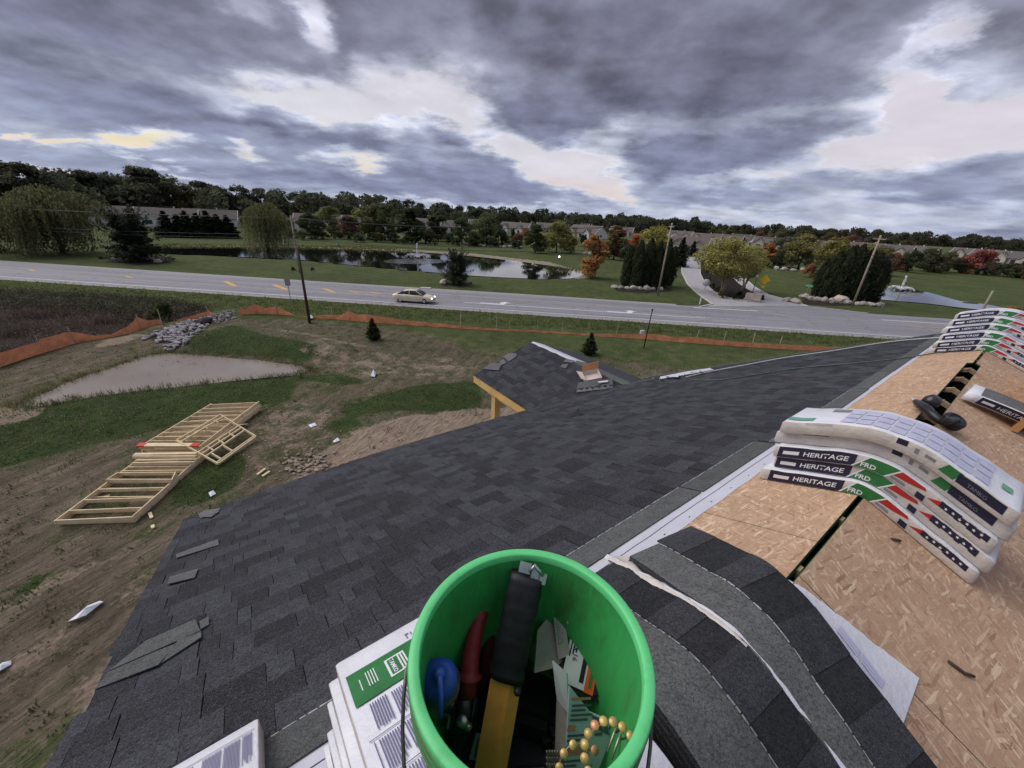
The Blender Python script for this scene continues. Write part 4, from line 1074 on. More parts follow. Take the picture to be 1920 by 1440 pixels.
M['osb_edge'] = simple('green_board_edge', (0.010, 0.075, 0.025), 0.7, 0.3, 20, 0.2)
M['void'] = simple('attic_shade_dark', (0.03, 0.022, 0.016), 0.95, 0.3, 4, 0.1)  # near-black colour that stands in for the shade inside the attic
M['truss_wood'] = simple('shade_darkened_lumber', (0.30, 0.21, 0.13), 0.8, 0.25, 6, 0.2)  # lumber colour darkened to stand for shade inside the slot
M['lumber'] = simple('spruce_lumber', (0.68, 0.55, 0.35), 0.75, 0.16, 4, 0.25, bmp=0.15, bscale=40)
M['lumber_new'] = simple('golden_lumber', (0.66, 0.42, 0.16), 0.7, 0.12, 5, 0.25)
M['paper'] = simple('white_underlayment', (0.50, 0.50, 0.56), 0.55, 0.06, 6, 0.3, bmp=0.25, bscale=25)
M['paper_line'] = simple('underlayment_line', (0.06, 0.06, 0.085), 0.7, 0.1, 6, 0.2)
M['wrapw'] = simple('white_wrapper', (0.66, 0.66, 0.70), 0.36, 0.06, 9, 0.45, bmp=1.0, bscale=38)
M['wrapc'] = simple('cream_wrapper_edge', (0.60, 0.55, 0.50), 0.45, 0.16, 9, 0.45, bmp=1.0, bscale=48)
M['ink_navy'] = simple('navy_print', (0.018, 0.017, 0.042), 0.4, 0.15, 14, 0.4)
M['ink_green'] = simple('green_print', (0.028, 0.16, 0.045), 0.42, 0.18, 14, 0.4)
M['ink_red'] = simple('red_print', (0.42, 0.026, 0.022), 0.42, 0.15, 14, 0.4)
M['ink_maroon'] = simple('maroon_print', (0.12, 0.012, 0.012), 0.42, 0.15, 14, 0.4)
M['ink_lav'] = simple('lavender_print', (0.46, 0.46, 0.60), 0.5, 0.10, 14, 0.3)
M['ink_text'] = simple('violet_text_print', (0.14, 0.13, 0.24), 0.5, 0.12, 14, 0.3)
M['ink_white'] = simple('white_print', (0.72, 0.71, 0.72), 0.42, 0.05, 14, 0.4)
M['ink_grey'] = simple('grey_print', (0.20, 0.20, 0.21), 0.45, 0.1, 14, 0.4)
M['ink_black'] = simple('black_print', (0.012, 0.012, 0.013), 0.42, 0.1, 14, 0.4)
M['ink_teal'] = simple('pale_green_print', (0.12, 0.33, 0.22), 0.42, 0.1, 14, 0.4)
M['siding'] = simple('house_wrap', (0.5, 0.5, 0.5), 0.7, 0.1, 2, 0.2)

house_root = thing('unfinished_house', W(0, 0) * 1.0, 'house under construction with half shingled dark roof and bare strand board ridge', 'house')
house_root.location.z = 0; ORIGIN[house_root.name] = Vector(house_root.location)
NEAR = -0.79; FARR = 10.35
EAVE = [(NEAR, 4.04), (-.2, 4.22), (.9, 4.40), (2.2, 4.42), (3.2, 4.37), (4.4, 4.24), (5.6, 4.08), (6.68, 3.92)]
DIAG = [(8.55, 2.22), (9.80, .68), (FARR, 0)]
OUTL = EAVE + DIAG
def eave_q(r):
    P_ = OUTL
    for (a, b), (c, d) in zip(P_, P_[1:]):
        if a <= r <= c: return b + (d - b) * (r - a) / (c - a)
    return 0.0
# roof decking, road side: one sheet under the shingles, bare boards by the ridge
def slab(name, pts, t0, t1, mats, parent, edge_mi=0):
    mb = MB(); n = len(pts)
    top = [W(r, q, t1) for r, q in pts]; bot = [W(r, q, t0) for r, q in pts]
    mb.add(top + bot, [tuple(range(n))], 0)
    b = len(mb.v) - 2 * n
    mb.f.append([b + n + i for i in range(n)][::-1]); mb.m.append(0); mb.sm.append(False)
    for i in range(n): mb.f.append([b + i, b + (i + 1) % n, b + n + (i + 1) % n, b + n + i]); mb.m.append(edge_mi); mb.sm.append(False)
    # wind all faces outward
    bm = bmesh.new(); vs = [bm.verts.new(p) for p in mb.v]
    for f, mi in zip(mb.f, mb.m):
        ff = bm.faces.new([vs[i] for i in f]); ff.material_index = mi
    bmesh.ops.recalc_face_normals(bm, faces=bm.faces[:]); bmesh.ops.triangulate(bm, faces=[f for f in bm.faces if len(f.verts) > 4], ngon_method='EAR_CLIP')
    o0 = org(parent)
    for v in bm.verts: v.co = v.co - o0
    me = bpy.data.meshes.new(name); bm.to_mesh(me); bm.free()
    for m_ in (mats if isinstance(mats, list) else [mats]): me.materials.append(m_)
    return link_mesh(name, me, parent)
roof_l = slab('roof_slope', [(NEAR + .03, .57)] + [(r + (.03 if i == 0 else 0), q - .03) for i, (r, q) in enumerate(EAVE)] + [(r - .03, q - .03) for r, q in DIAG[:2]] + [(9.84, .57)], -.012, 0.0, M['osb'], house_root)
GAPW = [(NEAR, .014), (3.45, .014), (3.5, .05), (6.6, .05), (6.65, .014), (FARR, .012)]
def boards(sg, cuts, qlo, qhi, names):
    """strand board panels with green edges, butted with thin joints"""
    for k, (a, b) in enumerate(zip(cuts, cuts[1:])):
        w_ = .055 if (3.4 < (a + b) / 2 < 6.7) else .013
        slab('deck_board', [(a + .002, sg * w_), (b - .002, sg * w_), (min(b - .002, 9.86 if sg > 0 else 99), sg * qhi), (a + .002, sg * qhi)], -.014, 0.0, [M['osb'], M['osb_edge']], house_root, 1)
boards(1, [NEAR, 1.9, 3.45, 5.0, 6.62, 9.2, 9.99], 0, .568, None)
boards(-1, [NEAR, 1.62, 3.45, 4.9, 6.62, 8.6, FARR], 0, 1.22, None)
for a, b in zip([NEAR, .9, 3.34, 5.78, 8.22], [.9, 3.34, 5.78, 8.22, FARR]):
    slab('deck_board', [(a + .002, -1.224), (b - .002, -1.224), (b - .002, -2.44), (a + .002, -2.44)], -.014, -.001, [M['osb'], M['osb_edge']], house_root, 1)
    slab('deck_board', [(a + .002, -2.444), (b - .002, -2.444), (b - .002, -4.2), (a + .002, -4.2)], -.014, 0, [M['osb'], M['osb_edge']], house_root, 1)
# truss tops seen through the slot, dark sheet below standing in for attic shade
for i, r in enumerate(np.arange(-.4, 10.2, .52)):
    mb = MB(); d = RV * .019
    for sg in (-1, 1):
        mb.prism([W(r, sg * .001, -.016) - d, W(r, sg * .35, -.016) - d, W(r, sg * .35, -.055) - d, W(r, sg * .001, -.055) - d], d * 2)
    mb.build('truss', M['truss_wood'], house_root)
mb = MB(); mb.add([W(NEAR, .3, -.20), W(FARR, .02, -.20), W(FARR, -.3, -.20), W(NEAR, -.3, -.20)], [(0, 1, 2, 3)]); mb.build('attic_shade_sheet', M['void'], house_root)
# walls down to the ground
def wall(a, b, za, zb):
    mb = MB(); a0 = Vector((a.x, a.y, -.4)); b0 = Vector((b.x, b.y, -.4)); n = (b - a).cross(Vector((0, 0, 1))).normalized() * .15
    mb.prism([a0, b0, Vector((b.x, b.y, zb)), Vector((a.x, a.y, za))], n); return mb.build('wall', M['siding'], house_root)
ring = [(NEAR + .35, 3.75), (6.4, 3.62), (9.6, .5), (9.9, -3.8), (NEAR + .35, -3.8)]
for (a, b) in zip(ring, ring[1:] + ring[:1]):
    A_, B_ = W(*a), W(*b); wall(A_, B_, A_.z - .12, B_.z - .12)
A_, B_, C_ = W(NEAR + .35, 3.75), W(NEAR + .35, 0), W(NEAR + .35, -3.8)
mb = MB(); mb.prism([A_ - Vector((0, 0, .12)), B_ - Vector((0, 0, .12)), C_ - Vector((0, 0, .12))], RV * .15); mb.build('gable_wall', M['siding'], house_root)
# drip edge and fascia
mb = MB()
def edge_run(mb, pts, wd, dz, off=0.0):
    for a, b in zip(pts, pts[1:]): mb.beam(a, b, wd, dz)
edge_run(mb, [W(r, q - .02, -.10) for r, q in EAVE], .03, .16); mb.build('fascia', M['lumber'], house_root)
mb = MB(); edge_run(mb, [W(r, q, .004) for r, q in [EAVE[-1]] + DIAG], .03, .012); mb.build('drip_edge', M['shingle_grey'], house_root)
mb = MB(); edge_run(mb, [W(NEAR + .06, q, -.09) for q in (.0, 4.0)], .03, .16); mb.build('fascia', M['lumber'], house_root)

# ---- shingle courses: every tab its own piece, the nearest ones as objects
EXPS = .143
tabs = []
rg = random.Random(5)
q = .742 - EXPS * CP; row = 0
while q < 4.5:
    q1 = q + EXPS * CP
    r = NEAR - rg.uniform(0, .25) if row else 3.2
    while r < 9.7:
        wd = rg.choice([.06, .08, .10, .12, .14, .17, .20, .25])
        a, b = max(r, NEAR), r + wd - .003
        qe0 = min(eave_q(max(a, NEAR)), eave_q(min(b, FARR)))
        if b > NEAR + .03 and q < qe0 - .03:
            tabs.append((a, b, q, min(q1, qe0), rg.random(), row))
        r += wd
    q = q1; row += 1
def tab_verts(a, b, q0, q1, raise_, th):
    """a shingle tab: top edge tucked under the course above, lower edge standing proud"""
    jl = rg.uniform(-.002, .002)
    lo = [W(a + jl, q1, raise_ + th), W(b + jl, q1, raise_ + th)]; up = [W(a, q0 - .012, .0035), W(b, q0 - .012, .0035)]
    lob = [W(a + jl, q1, .001), W(b + jl, q1, .001)]; upb = [W(a, q0 - .012, .0005), W(b, q0 - .012, .0005)]
    return [up[0], up[1], lo[1], lo[0], upb[0], upb[1], lob[1], lob[0]]
TF = [(0, 3, 2, 1), (3, 7, 6, 2), (0, 4, 7, 3), (1, 2, 6, 5), (4, 5, 6, 7), (0, 1, 5, 4)]
def depth_of(p):
    c = ROT.T @ np.array([p.x, p.y, p.z - H]); 
    if c[2] < .05: return None
    x, y = c[0] / c[2] * F_PX + 960, c[1] / c[2] * F_PX + 720
    return c[2], -30 < x < 1950 and -30 < y < 1470
scored = []
for i, tb in enumerate(tabs):
    d = depth_of(W((tb[0] + tb[1]) / 2, (tb[2] + tb[3]) / 2))
    if d and d[1]: scored.append((d[0] ** 2 / (tb[1] - tb[0]), i))
scored.sort(); near_set = set(i for _, i in scored[:298])
M['felt'] = simple('black_felt', (0.012, 0.012, 0.014), 0.9, 0.2, 5)
slab('felt', [(NEAR + .035, .59)] + [(max(r, NEAR + .035), q - .035) for r, q in EAVE] + [(r - .035, q - .035) for r, q in DIAG[:2]] + [(9.76, .59)], .0002, .0008, M['felt'], roof_l)
fv = []; ff = []; fshade = []
for i, tb in enumerate(tabs):
    rs = .004 if tb[4] < .45 else .0085
    vs = tab_verts(*tb[:4], rs, .003)
    if i in near_set:
        o0 = W((tb[0] + tb[1]) / 2, (tb[2] + tb[3]) / 2)
        me = bpy.data.meshes.new('shingle'); me.from_pydata([tuple(v - o0) for v in vs], [], TF); me.materials.append(M['shingle'])
        o = link_mesh('shingle', me, roof_l); o.location = o0 - org(roof_l)
    else:
        b = len(fv); fv += [tuple(v - org(roof_l)) for v in vs]; ff += [[k + b for k in f] for f in TF]; fshade += [tb[4] if rg.random() > .3 else rg.random()] * 8
me = np_mesh('shingle_field', fv, ff, M['shingle_field'])
me.attributes.new('shade', 'FLOAT', 'POINT').data.foreach_set('value', np.array(fshade, np.float32))
o = link_mesh('shingle_field', me, roof_l); o['kind'] = 'stuff'
# headlap of the top course: smooth grey strips about a metre long, stepped
qa = [(NEAR, .10, .61, .752), (.11, 1.10, .608, .752), (1.11, 2.12, .615, .753), (2.13, 3.17, .612, .750), (3.19, 4.2, .535, .665), (4.21, 5.2, .53, .662), (5.21, 6.2, .54, .665), (6.21, 7.2, .535, .662), (7.21, 8.2, .53, .665), (8.21, 9.2, .535, .66), (9.21, 9.72, .53, .655)]
for a, b, q0, q1 in qa:
    slab('headlap_strip', [(a, q0), (b - .004, q0), (b - .004, q1), (a, q1)], .004, .0095, M['shingle_grey'], roof_l)
# pale broken granule line along the lower edge of the strips
mb = MB()
for a, b, q0, q1 in qa[:6]:
    x = a + .01
    while x < b - .02:
        L = rg.uniform(.01, .05); w_ = rg.uniform(.002, .006); mb.add([W(x, q1 - w_, .0102), W(min(x + L, b - .005), q1 - w_ * .8, .0102), W(min(x + L, b - .005), q1 + .001, .0102), W(x, q1 + .001, .0102)], [(0, 1, 2, 3)]); x += L * rg.uniform(1.0, 1.5)
o = mb.build('granule_line', M['granule_pale'], roof_l); o['kind'] = 'stuff'
for a, b, q0, q1 in ((NEAR, 3.2, .488, .625), (3.22, 9.80, .497, .56)):
    mb = MB(); n = 40
    for i in range(n):
        r0, r1 = a + (b - a) * i / n, a + (b - a) * (i + 1) / n
        e0, e1 = q0 + .003 * math.sin(i * 1.7), q0 + .003 * math.sin((i + 1) * 1.7)
        mb.add([W(r0, e0, .0022), W(r1, e1, .0022), W(r1, q1, .0022), W(r0, q1, .0022), W(r0, e0, .0006), W(r1, e1, .0006)], [(0, 1, 2, 3), (1, 0, 4, 5)])
    u_ = mb.build('underlayment', M['paper'], roof_l)
    if a < 3:
        mb = MB(); x = a + .02; off = 0
        while x < b - .1:
            L = rg.uniform(.05, .2); o2 = off + rg.uniform(-.003, .003); o2 = max(-.006, min(.006, o2))
            mb.add([W(x, .560 + off, .0034), W(x + L, .560 + o2, .0034), W(x + L, .5635 + o2, .0034), W(x, .564 + off, .0034)], [(0, 1, 2, 3)]); x += L; off = o2
        for i in range(16): mb.add([W(-.5 + i * .23, .515, .0034), W(-.488 + i * .23, .516, .0034), W(-.486 + i * .23, .522, .0034), W(-.5 + i * .23, .522, .0034)], [(0, 1, 2, 3)])
        o = mb.build('lap_line', M['paper_line'], roof_l)
# roof vent flap: a bent shingle tab sticking up on the slope
mb = MB(); mb.add([W(3.52, 3.06, .01), W(3.70, 3.12, .01), W(3.62, 2.98, .12), W(3.57, 2.92, .01)], [(0, 1, 2), (1, 3, 2), (0, 2, 3), (0, 3, 1)]); mb.build('raised_flap', M['shingle_dark'], roof_l)

# ---- the porch: lower gable with its ridge running out towards the road
PR, PZ = 5.976, H - 2.90                # ridge line
PE, PEZ = 4.301, H - 3.466              # near eave
PQ0, PQ1 = 3.2, 6.96
def Pp(r, q, t=0.0):
    sl = (PZ - PEZ) / (PR - PE); z = PZ - sl * abs(r - PR)
    an = math.atan(sl); sg = -1 if r < PR else 1
    n = RV * (math.sin(an) * sg) + Vector((0, 0, math.cos(an)))
    return RV * r + QV * (q + Q0) + Vector((0, 0, z)) + n * t
def pslab(name, pts, t0, t1, mt, parent):
    mb = MB(); n = len(pts); top = [Pp(r, q, t1) for r, q in pts]; bot = [Pp(r, q, t0) for r, q in pts]
    mb.add(top + bot, [tuple(range(n)), tuple(range(2 * n - 1, n - 1, -1))] + [(i, n + i, n + (i + 1) % n, (i + 1) % n) for i in range(n)])
    return mb.build(name, mt, parent)
porch = pslab('porch_roof', [(PE + .02, PQ0 + .7), (PE + .02, PQ1 - .02), (PR - .002, PQ1 - .02), (PR - .002, PQ0 + .7)], -.03, 0, M['osb'], house_root)
pslab('porch_roof_board', [(PR + .002, PQ0 + .7), (PR + .002, PQ1 - .02), (2 * PR - PE, PQ1 - .02), (2 * PR - PE, PQ0 + .7)], -.03, 0, M['osb'], porch)
fv = []; ff = []; fs = []
r = PR - .004
while r > PE - .02:
    r0 = r - EXPS * .95; q = PQ0 + .65
    while q < PQ1 + .01:
        wd = rg.choice([.10, .14, .18, .22, .28]); a, b = q, min(q + wd - .003, PQ1)
        if b > a:
            rr = .001 + .003 * (rg.random() > .5)
            vs = [Pp(min(r + .012, PR - .001), a, .0035), Pp(min(r + .012, PR - .001), b, .0035), Pp(max(r0, PE - .02), b, rr + .003), Pp(max(r0, PE - .02), a, rr + .003), Pp(min(r + .012, PR - .001), a, .0005), Pp(min(r + .012, PR - .001), b, .0005), Pp(max(r0, PE - .02), b, .001), Pp(max(r0, PE - .02), a, .001)]
            k = len(fv); fv += [tuple(v - org(porch)) for v in vs]; ff += [[i + k for i in f] for f in TF]; fs += [rg.random()] * 8
        q += wd
    r = r0
r = PR + .004
while r < 2 * PR - PE:
    q = PQ0 + .65
    while q < PQ1:
        wd = rg.choice([.14, .2, .3]); vs = [Pp(r - .012, q, .0035), Pp(r - .012, min(q + wd, PQ1), .0035), Pp(r + .136, min(q + wd, PQ1), .008), Pp(r + .136, q, .008), Pp(r - .012, q, .0005), Pp(r - .012, min(q + wd, PQ1), .0005), Pp(r + .136, min(q + wd, PQ1), .001), Pp(r + .136, q, .001)]
        k = len(fv); fv += [tuple(v - org(porch)) for v in vs]; ff += [[i + k for i in f] for f in TF]; fs += [.55 + .4 * rg.random()] * 8; q += wd
    r += .136
me = np_mesh('shingle_field', fv, ff, M['shingle_field']); me.attributes.new('shade', 'FLOAT', 'POINT').data.foreach_set('value', np.array(fs, np.float32))
o = link_mesh('shingle_field', me, porch); o['kind'] = 'stuff'
# ridge paper: white at the front half, grey shingle behind
mb = MB()
for i in range(10):
    a, b = PQ1 - .04 - i * .155, PQ1 - .04 - (i + 1) * .155; j0, j1 = .012 * math.sin(i * 2.3), .012 * math.sin((i + 1) * 2.3)
    mb.add([Pp(PR - .05 + j0, a, .016), Pp(PR - .05 + j1, b, .016), Pp(PR, b, .024), Pp(PR, a, .024), Pp(PR + .36 + j1, b, .015), Pp(PR + .36 + j0, a, .015)], [(0, 1, 2, 3), (3, 2, 4, 5)])
mb.build('ridge_paper', M['paper'], porch)
mb = MB(); mb.add([Pp(PR - .07, PQ1 - 1.6, .014), Pp(PR - .07, PQ0 + .7, .014), Pp(PR, PQ0 + .7, .022), Pp(PR, PQ1 - 1.6, .022), Pp(PR + .34, PQ0 + .9, .013), Pp(PR + .34, PQ1 - 1.6, .013)], [(0, 1, 2, 3), (3, 2, 4, 5)]); mb.build('ridge_strip', M['shingle_grey'], porch)
mb = MB()
for a, b in (((PE - .02, 4.6), (PE - .02, PQ1 + .01)),): mb.beam(Pp(*a, -.10), Pp(*b, -.10), .04, .17)
mb.build('fascia', M['lumber_new'], porch)
mb = MB(); mb.beam(Pp(PE - .02, PQ1 - .01, -.07), Pp(PR, PQ1 - .01, -.07), .035, .12, up=QV); mb.beam(Pp(PR, PQ1 - .01, -.07), Pp(2 * PR - PE, PQ1 - .01, -.07), .035, .12, up=QV); mb.build('rake_board', M['lumber'], porch)
for rr, qq in ((PE + .06, 6.20), (2 * PR - PE - .06, 6.20)):
    p = Pp(rr, qq, -.17); mb = MB(); mb.beam(Vector((p.x, p.y, -.2)), p, .14, .14, up=QV); mb.build('porch_post', M['lumber_new'], house_root)
mb = MB(); mb.beam(Pp(PE + .06, 3.8, -.24), Pp(PE + .06, 6.5, -.24), .09, .2); mb.build('porch_beam', M['lumber_new'], house_root)

# ================================================================ draped bundles
def drape(u, b, rho0=.15):
    """(q, z below/above the ridge line) of a point u along a sheet bent over the ridge, b above the deck"""
    rho = rho0 + b; zc = -rho0 / CP; ul = rho * PIT
    if abs(u) <= ul:
        th = u / rho; return rho * math.sin(th), zc + rho * math.cos(th)
    s = abs(u) - ul; sg = 1 if u > 0 else -1
    return sg * (rho * SP + s * CP), zc + rho * CP - s * SP
def DW(r, u, b, rho0=.15, q_off=0.0):
    q, z = drape(u, b, rho0)
    return RV * r + QV * (q + Q0) + Vector((0, 0, H - HR + z))
class Bundle:
    """a wrapped bundle of shingles bent over the ridge between r0 and r1, b above the deck"""
    def __init__(s, r0, r1, u0, u1, b, th, label, cat='shingle bundle', group=None, rho0=.15, top='wrapw', side='wrapc', skew=0.0, seed=0, name='shingle_bundle', body='bundle_wrap', lumpy=.0014, ush=0.0):
        s.ush = ush; s.r0, s.r1, s.u0, s.u1, s.b, s.th, s.rho0, s.skew = r0, r1, u0, u1, b, th, rho0, skew
        s.ph = seed * 1.37; s.lump = lumpy
        s.root = thing(name, s.P((r0 + r1) / 2, (u0 + u1) / 2, 0), label, cat, group)
        n = 40; R = min(.0045, th * .3); mb = MB()
        prof = [(0, R, 0), (0, th - R, 0), (R * .3, th - R * .3, 0), (R, th, 1), (.5, th + .0008, 1), (-R, th, 1), (-R * .3, th - R * .3, 0), (-1e-6, th - R, 0), (-1e-6, R, 0), (-R, 0, 0), (.5, 0, 0), (R, 0, 0)]
        wd = r1 - r0; m_ = len(prof); vs = []
        us = [u0 + .004] + [u0 + .016 + (u1 - u0 - .032) * i / (n - 1) for i in range(n)] + [u1 - .004]
        for k, u in enumerate(us):
            sh = .010 if k in (0, len(us) - 1) else 0
            for (x, z, _) in prof:
                xx = (x if x >= 0 and x != .5 else (wd / 2 if x == .5 else wd + x))
                if sh: xx = min(max(xx, sh), wd - sh); z = min(max(z, sh), th - sh)
                vs.append(s.P(r0 + xx, u, z))
        fs = []; mi = []
        for k in range(len(us) - 1):
            for j in range(m_):
                fs.append((k * m_ + j, k * m_ + (j + 1) % m_, (k + 1) * m_ + (j + 1) % m_, (k + 1) * m_ + j)); mi.append(0 if j in (2, 3, 4, 5) else 1)
        fs.append(tuple(range(m_ - 1, -1, -1))); mi.append(1); fs.append(tuple((len(us) - 1) * m_ + j for j in range(m_))); mi.append(1)
        mb.v = vs; mb.f = [list(f) for f in fs]; mb.m = mi; mb.sm = [True] * len(fs)
        s.body = mb.build(body, [M[top], M[side]], s.root)
        s.flat = {}
    def P(s, r, u, w):
        x = (u - s.u0) / max(.01, s.u1 - s.u0)
        wob = s.lump * (math.sin(u * 31 + s.ph) + .6 * math.sin(u * 47 + s.ph * 2))
        um = (s.u0 + s.u1) / 2; u2 = u - s.ush * (r - (s.r0 + s.r1) / 2)
        return DW(r + s.skew * (u - um), u2, s.b + w + wob * (w / max(s.th, .01)), s.rho0)
    def patch(s, face, pts, mt, off=.0016, key=None, cuts=10):
        """print on the top (u, x from near edge) or on the near side (u, height) of the bundle"""
        key = key or 'print'
        L = s.flat.setdefault(key, [])
        L.append((face, pts, mt, off, cuts))
    def flush(s):
        for key, L in s.flat.items():
            mb = MB(); mats = []; 
            for face, pts, mt, off, cuts in L:
                if mt not in mats: mats.append(mt)
                mi = mats.index(mt)
                quads = [pts] if len(pts) != 4 else None
                if quads is None:
                    a, b, c, d = pts; L_ = abs(b[0] - a[0]); nseg = max(1, min(cuts, int(L_ / .02)))
                    if L_ < 1e-4: nseg = max(1, int(abs(d[0] - a[0]) / .02)); a, b, c, d = b, c, d, a
                    for i in range(nseg):
                        f0, f1 = i / nseg, (i + 1) / nseg
                        lerp = lambda p, q_, f: (p[0] + (q_[0] - p[0]) * f, p[1] + (q_[1] - p[1]) * f)
                        mb.add([s.M(face, lerp(a, b, f0), off), s.M(face, lerp(a, b, f1), off), s.M(face, lerp(d, c, f1), off), s.M(face, lerp(d, c, f0), off)], [(0, 1, 2, 3)], mi)
                else: mb.add([s.M(face, p, off) for p in pts], [tuple(range(len(pts)))], mi)
            mb.build(key, [M[k] for k in mats], s.root)
    def M(s, face, p, off):
        if face == 'top': return s.P(s.r0 + p[1], p[0], s.th + .0022 + off)
        return s.P(s.r0 - off, p[0], p[1])
    def rect(s, face, u0, u1, a0, a1, mt, **kw): s.patch(face, [(u0, a0), (u1, a0), (u1, a1), (u0, a1)], mt, **kw)
    def text(s, face, string, u, a, size, mt, along='u', flip=1, key='lettering', off=.0026, sx=1.0, bold=0.0):
        """letters laid on the wrap; u is where they start, reading towards -u (downhill left is high u)"""
        cu = bpy.data.curves.new('t', 'FONT'); cu.body = string; cu.size = size; cu.resolution_u = 2; cu.offset = bold
        ob = bpy.data.objects.new('t', cu); COL.objects.link(ob); bpy.context.view_layer.update()
        me = bpy.data.meshes.new_from_object(ob.evaluated_get(bpy.context.evaluated_depsgraph_get()))
        bpy.data.objects.remove(ob); bpy.data.curves.remove(cu)
        bm = bmesh.new(); bm.from_mesh(me); bmesh.ops.triangulate(bm, faces=bm.faces[:])
        o0 = org(s.root)
        for v in bm.verts:
            x, y = v.co.x * sx, v.co.y
            p = (u - x, a + y * flip) if along == 'u' else (u + y * flip, a + x)
            v.co = s.M(face, p, off) - o0
        me2 = bpy.data.meshes.new(key); bm.to_mesh(me2); bm.free(); bpy.data.meshes.remove(me)
        me2.materials.append(M[mt]); return link_mesh(key, me2, s.root)
def star(cu, ca, r): return [(cu + (r if k % 2 == 0 else r * .4) * math.cos(PI / 2 + k * PI / 5), ca + (r if k % 2 == 0 else r * .4) * math.sin(PI / 2 + k * PI / 5)) for k in range(10)]
def flag_side(B, th, fade=0, seed=0):
    """printed near side: navy name band, green code, red sweep, starred navy end"""
    k = 'side_print'; z0, z1 = .004, th - .003; navy = 'ink_navy'
    B.rect('side', .44, .085, z0, z1, navy, key=k, cuts=20)
    B.rect('side', .415, .335, th * .33, th * .62, 'ink_white', key=k, off=.0022)
    B.patch('side', [(.085, z0), (-.035, z0), (-.085, z1), (.035, z1)][::1], 'ink_green', key=k, off=.0020)
    B.patch('side', [(.095, z0), (.085, z0), (.035, z1), (.045, z1)], 'ink_white', key=k, off=.0024)
    B.patch('side', [(-.035, z0), (-.043, z0), (-.093, z1), (-.085, z1)], 'ink_white', key=k, off=.0024)
    B.patch('side', [(-.060, th * .45), (-.085, z1), (-.19, z1), (-.20, th * .80), (-.13, th * .55)], 'ink_red', key=k, off=.0018)
    B.rect('side', -.06, -.12, th * .16, th * .36, 'ink_grey', key=k)
    B.rect('side', -.17, -.205, th * .10, th * .50, 'ink_navy', key=k)
    B.patch('side', [(-.21, th * .50), (-.265, th * .52), (-.262, th * .88)], 'ink_red', key=k)
    rr = random.Random(seed + 3); u = -.262; lo, hi = .50, .92
    while u > -.45:
        w_ = rr.uniform(.02, .035); B.rect('side', u, max(u - w_, -.455), th * (lo + rr.uniform(-.06, .06)), th * (hi + rr.uniform(-.05, .04)), navy, key=k); u -= w_
    for i in range(6): B.patch('side', star(-.288 - i * .028, th * (.68 + .06 * (i % 2)), th * .11), 'ink_white', key=k, off=.0026)
    B.text('side', 'HERITAGE', .315, th * .32, th * .52, 'ink_white', sx=1.18, bold=.0006, key='lettering')
    B.text('side', 'FRD', .062, th * .16, th * .48, 'ink_white', key='lettering', bold=.0008)
def text_block(B, face, u0, u1, a0, a1, lines, mt='ink_text', seed=0, along='u', key='top_print', off=.0018):
    rr = random.Random(seed)
    for i in range(lines):
        if along == 'u':
            t0 = a0 + (a1 - a0) * (i + .22) / lines; t1 = a0 + (a1 - a0) * (i + .78) / lines; e = u0 + (u1 - u0) * (rr.uniform(.72, 1.0) if rr.random() > .5 else 1)
            B.rect(face, u0, e, t0, t1, mt, key=key, off=off)
        else:
            t0 = u0 + (u1 - u0) * (i + .22) / lines; t1 = u0 + (u1 - u0) * (i + .78) / lines; e = a0 + (a1 - a0) * (rr.uniform(.72, 1.0) if rr.random() > .5 else 1)
            B.rect(face, t0, t1, a0, e, mt, key=key, off=off)

GB = 'shingle bundles draped in the middle stack on the ridge'
TH = .072
names = ['lowest printed bundle of the middle ridge stack, resting on the strand board', 'second printed bundle from the bottom of the middle ridge stack', 'third printed bundle of the middle ridge stack, uppermost with dark name band', 'plain white bundle just under the top of the middle ridge stack', 'topmost white bundle of the middle ridge stack with pale printed table']
for i in range(5):
    B = Bundle(2.47 + [0, .03, .02, .06, .02][i], 2.81 + [0, .03, .02, .06, .02][i], -.50 + [0, -.02, .01, -.01, .01][i], .50 + [0, -.045, -.03, .005, -.02][i], 0.004 + i * (TH + .0035), TH, names[i], group=GB, seed=i, skew=[0, .02, -.01, .015, 0][i])
    if i < 3: flag_side(B, TH, seed=i)
    else:
        B.rect('side', .36, .24, TH * .82, TH * .97, 'ink_green' if i == 3 else 'wrapc', key='side_print')
        B.rect('side', -.02, -.06, TH * .55, TH * .95, 'ink_navy', key='side_print'); B.rect('side', -.09, -.105, TH * .4, TH * .75, 'ink_grey', key='side_print'); B.rect('side', -.13, -.17, TH * .5, TH * .7, 'ink_grey', key='side_print')
        B.patch('side', [(-.19, TH * .3), (-.25, TH * .3), (-.275, TH * .95), (-.215, TH * .95)], 'ink_green', key='side_print')
        B.rect('side', -.26, -.44, TH * .32, TH * .90, 'ink_navy', key='side_print', cuts=14)
        B.text('side', 'TAMKO', -.30, TH * .45, TH * .3, 'ink_grey', key='lettering')
    if i == 4:
        B.rect('top', .46, .34, .03, .09, 'ink_teal', key='top_print'); B.rect('top', .31, .23, .245, .30, 'ink_grey', key='top_print')
        for r_ in range(3):
            u = .22
            for c_ in range(9):
                wd_ = .058; B.rect('top', u, u - wd_, [.035, .125, .21][r_], [.115, .20, .29][r_], 'ink_lav', key='top_print'); u -= wd_ + .007
        B.rect('top', -.40, -.44, .12, .18, 'ink_teal', key='top_print', off=.0024)
    B.flush()
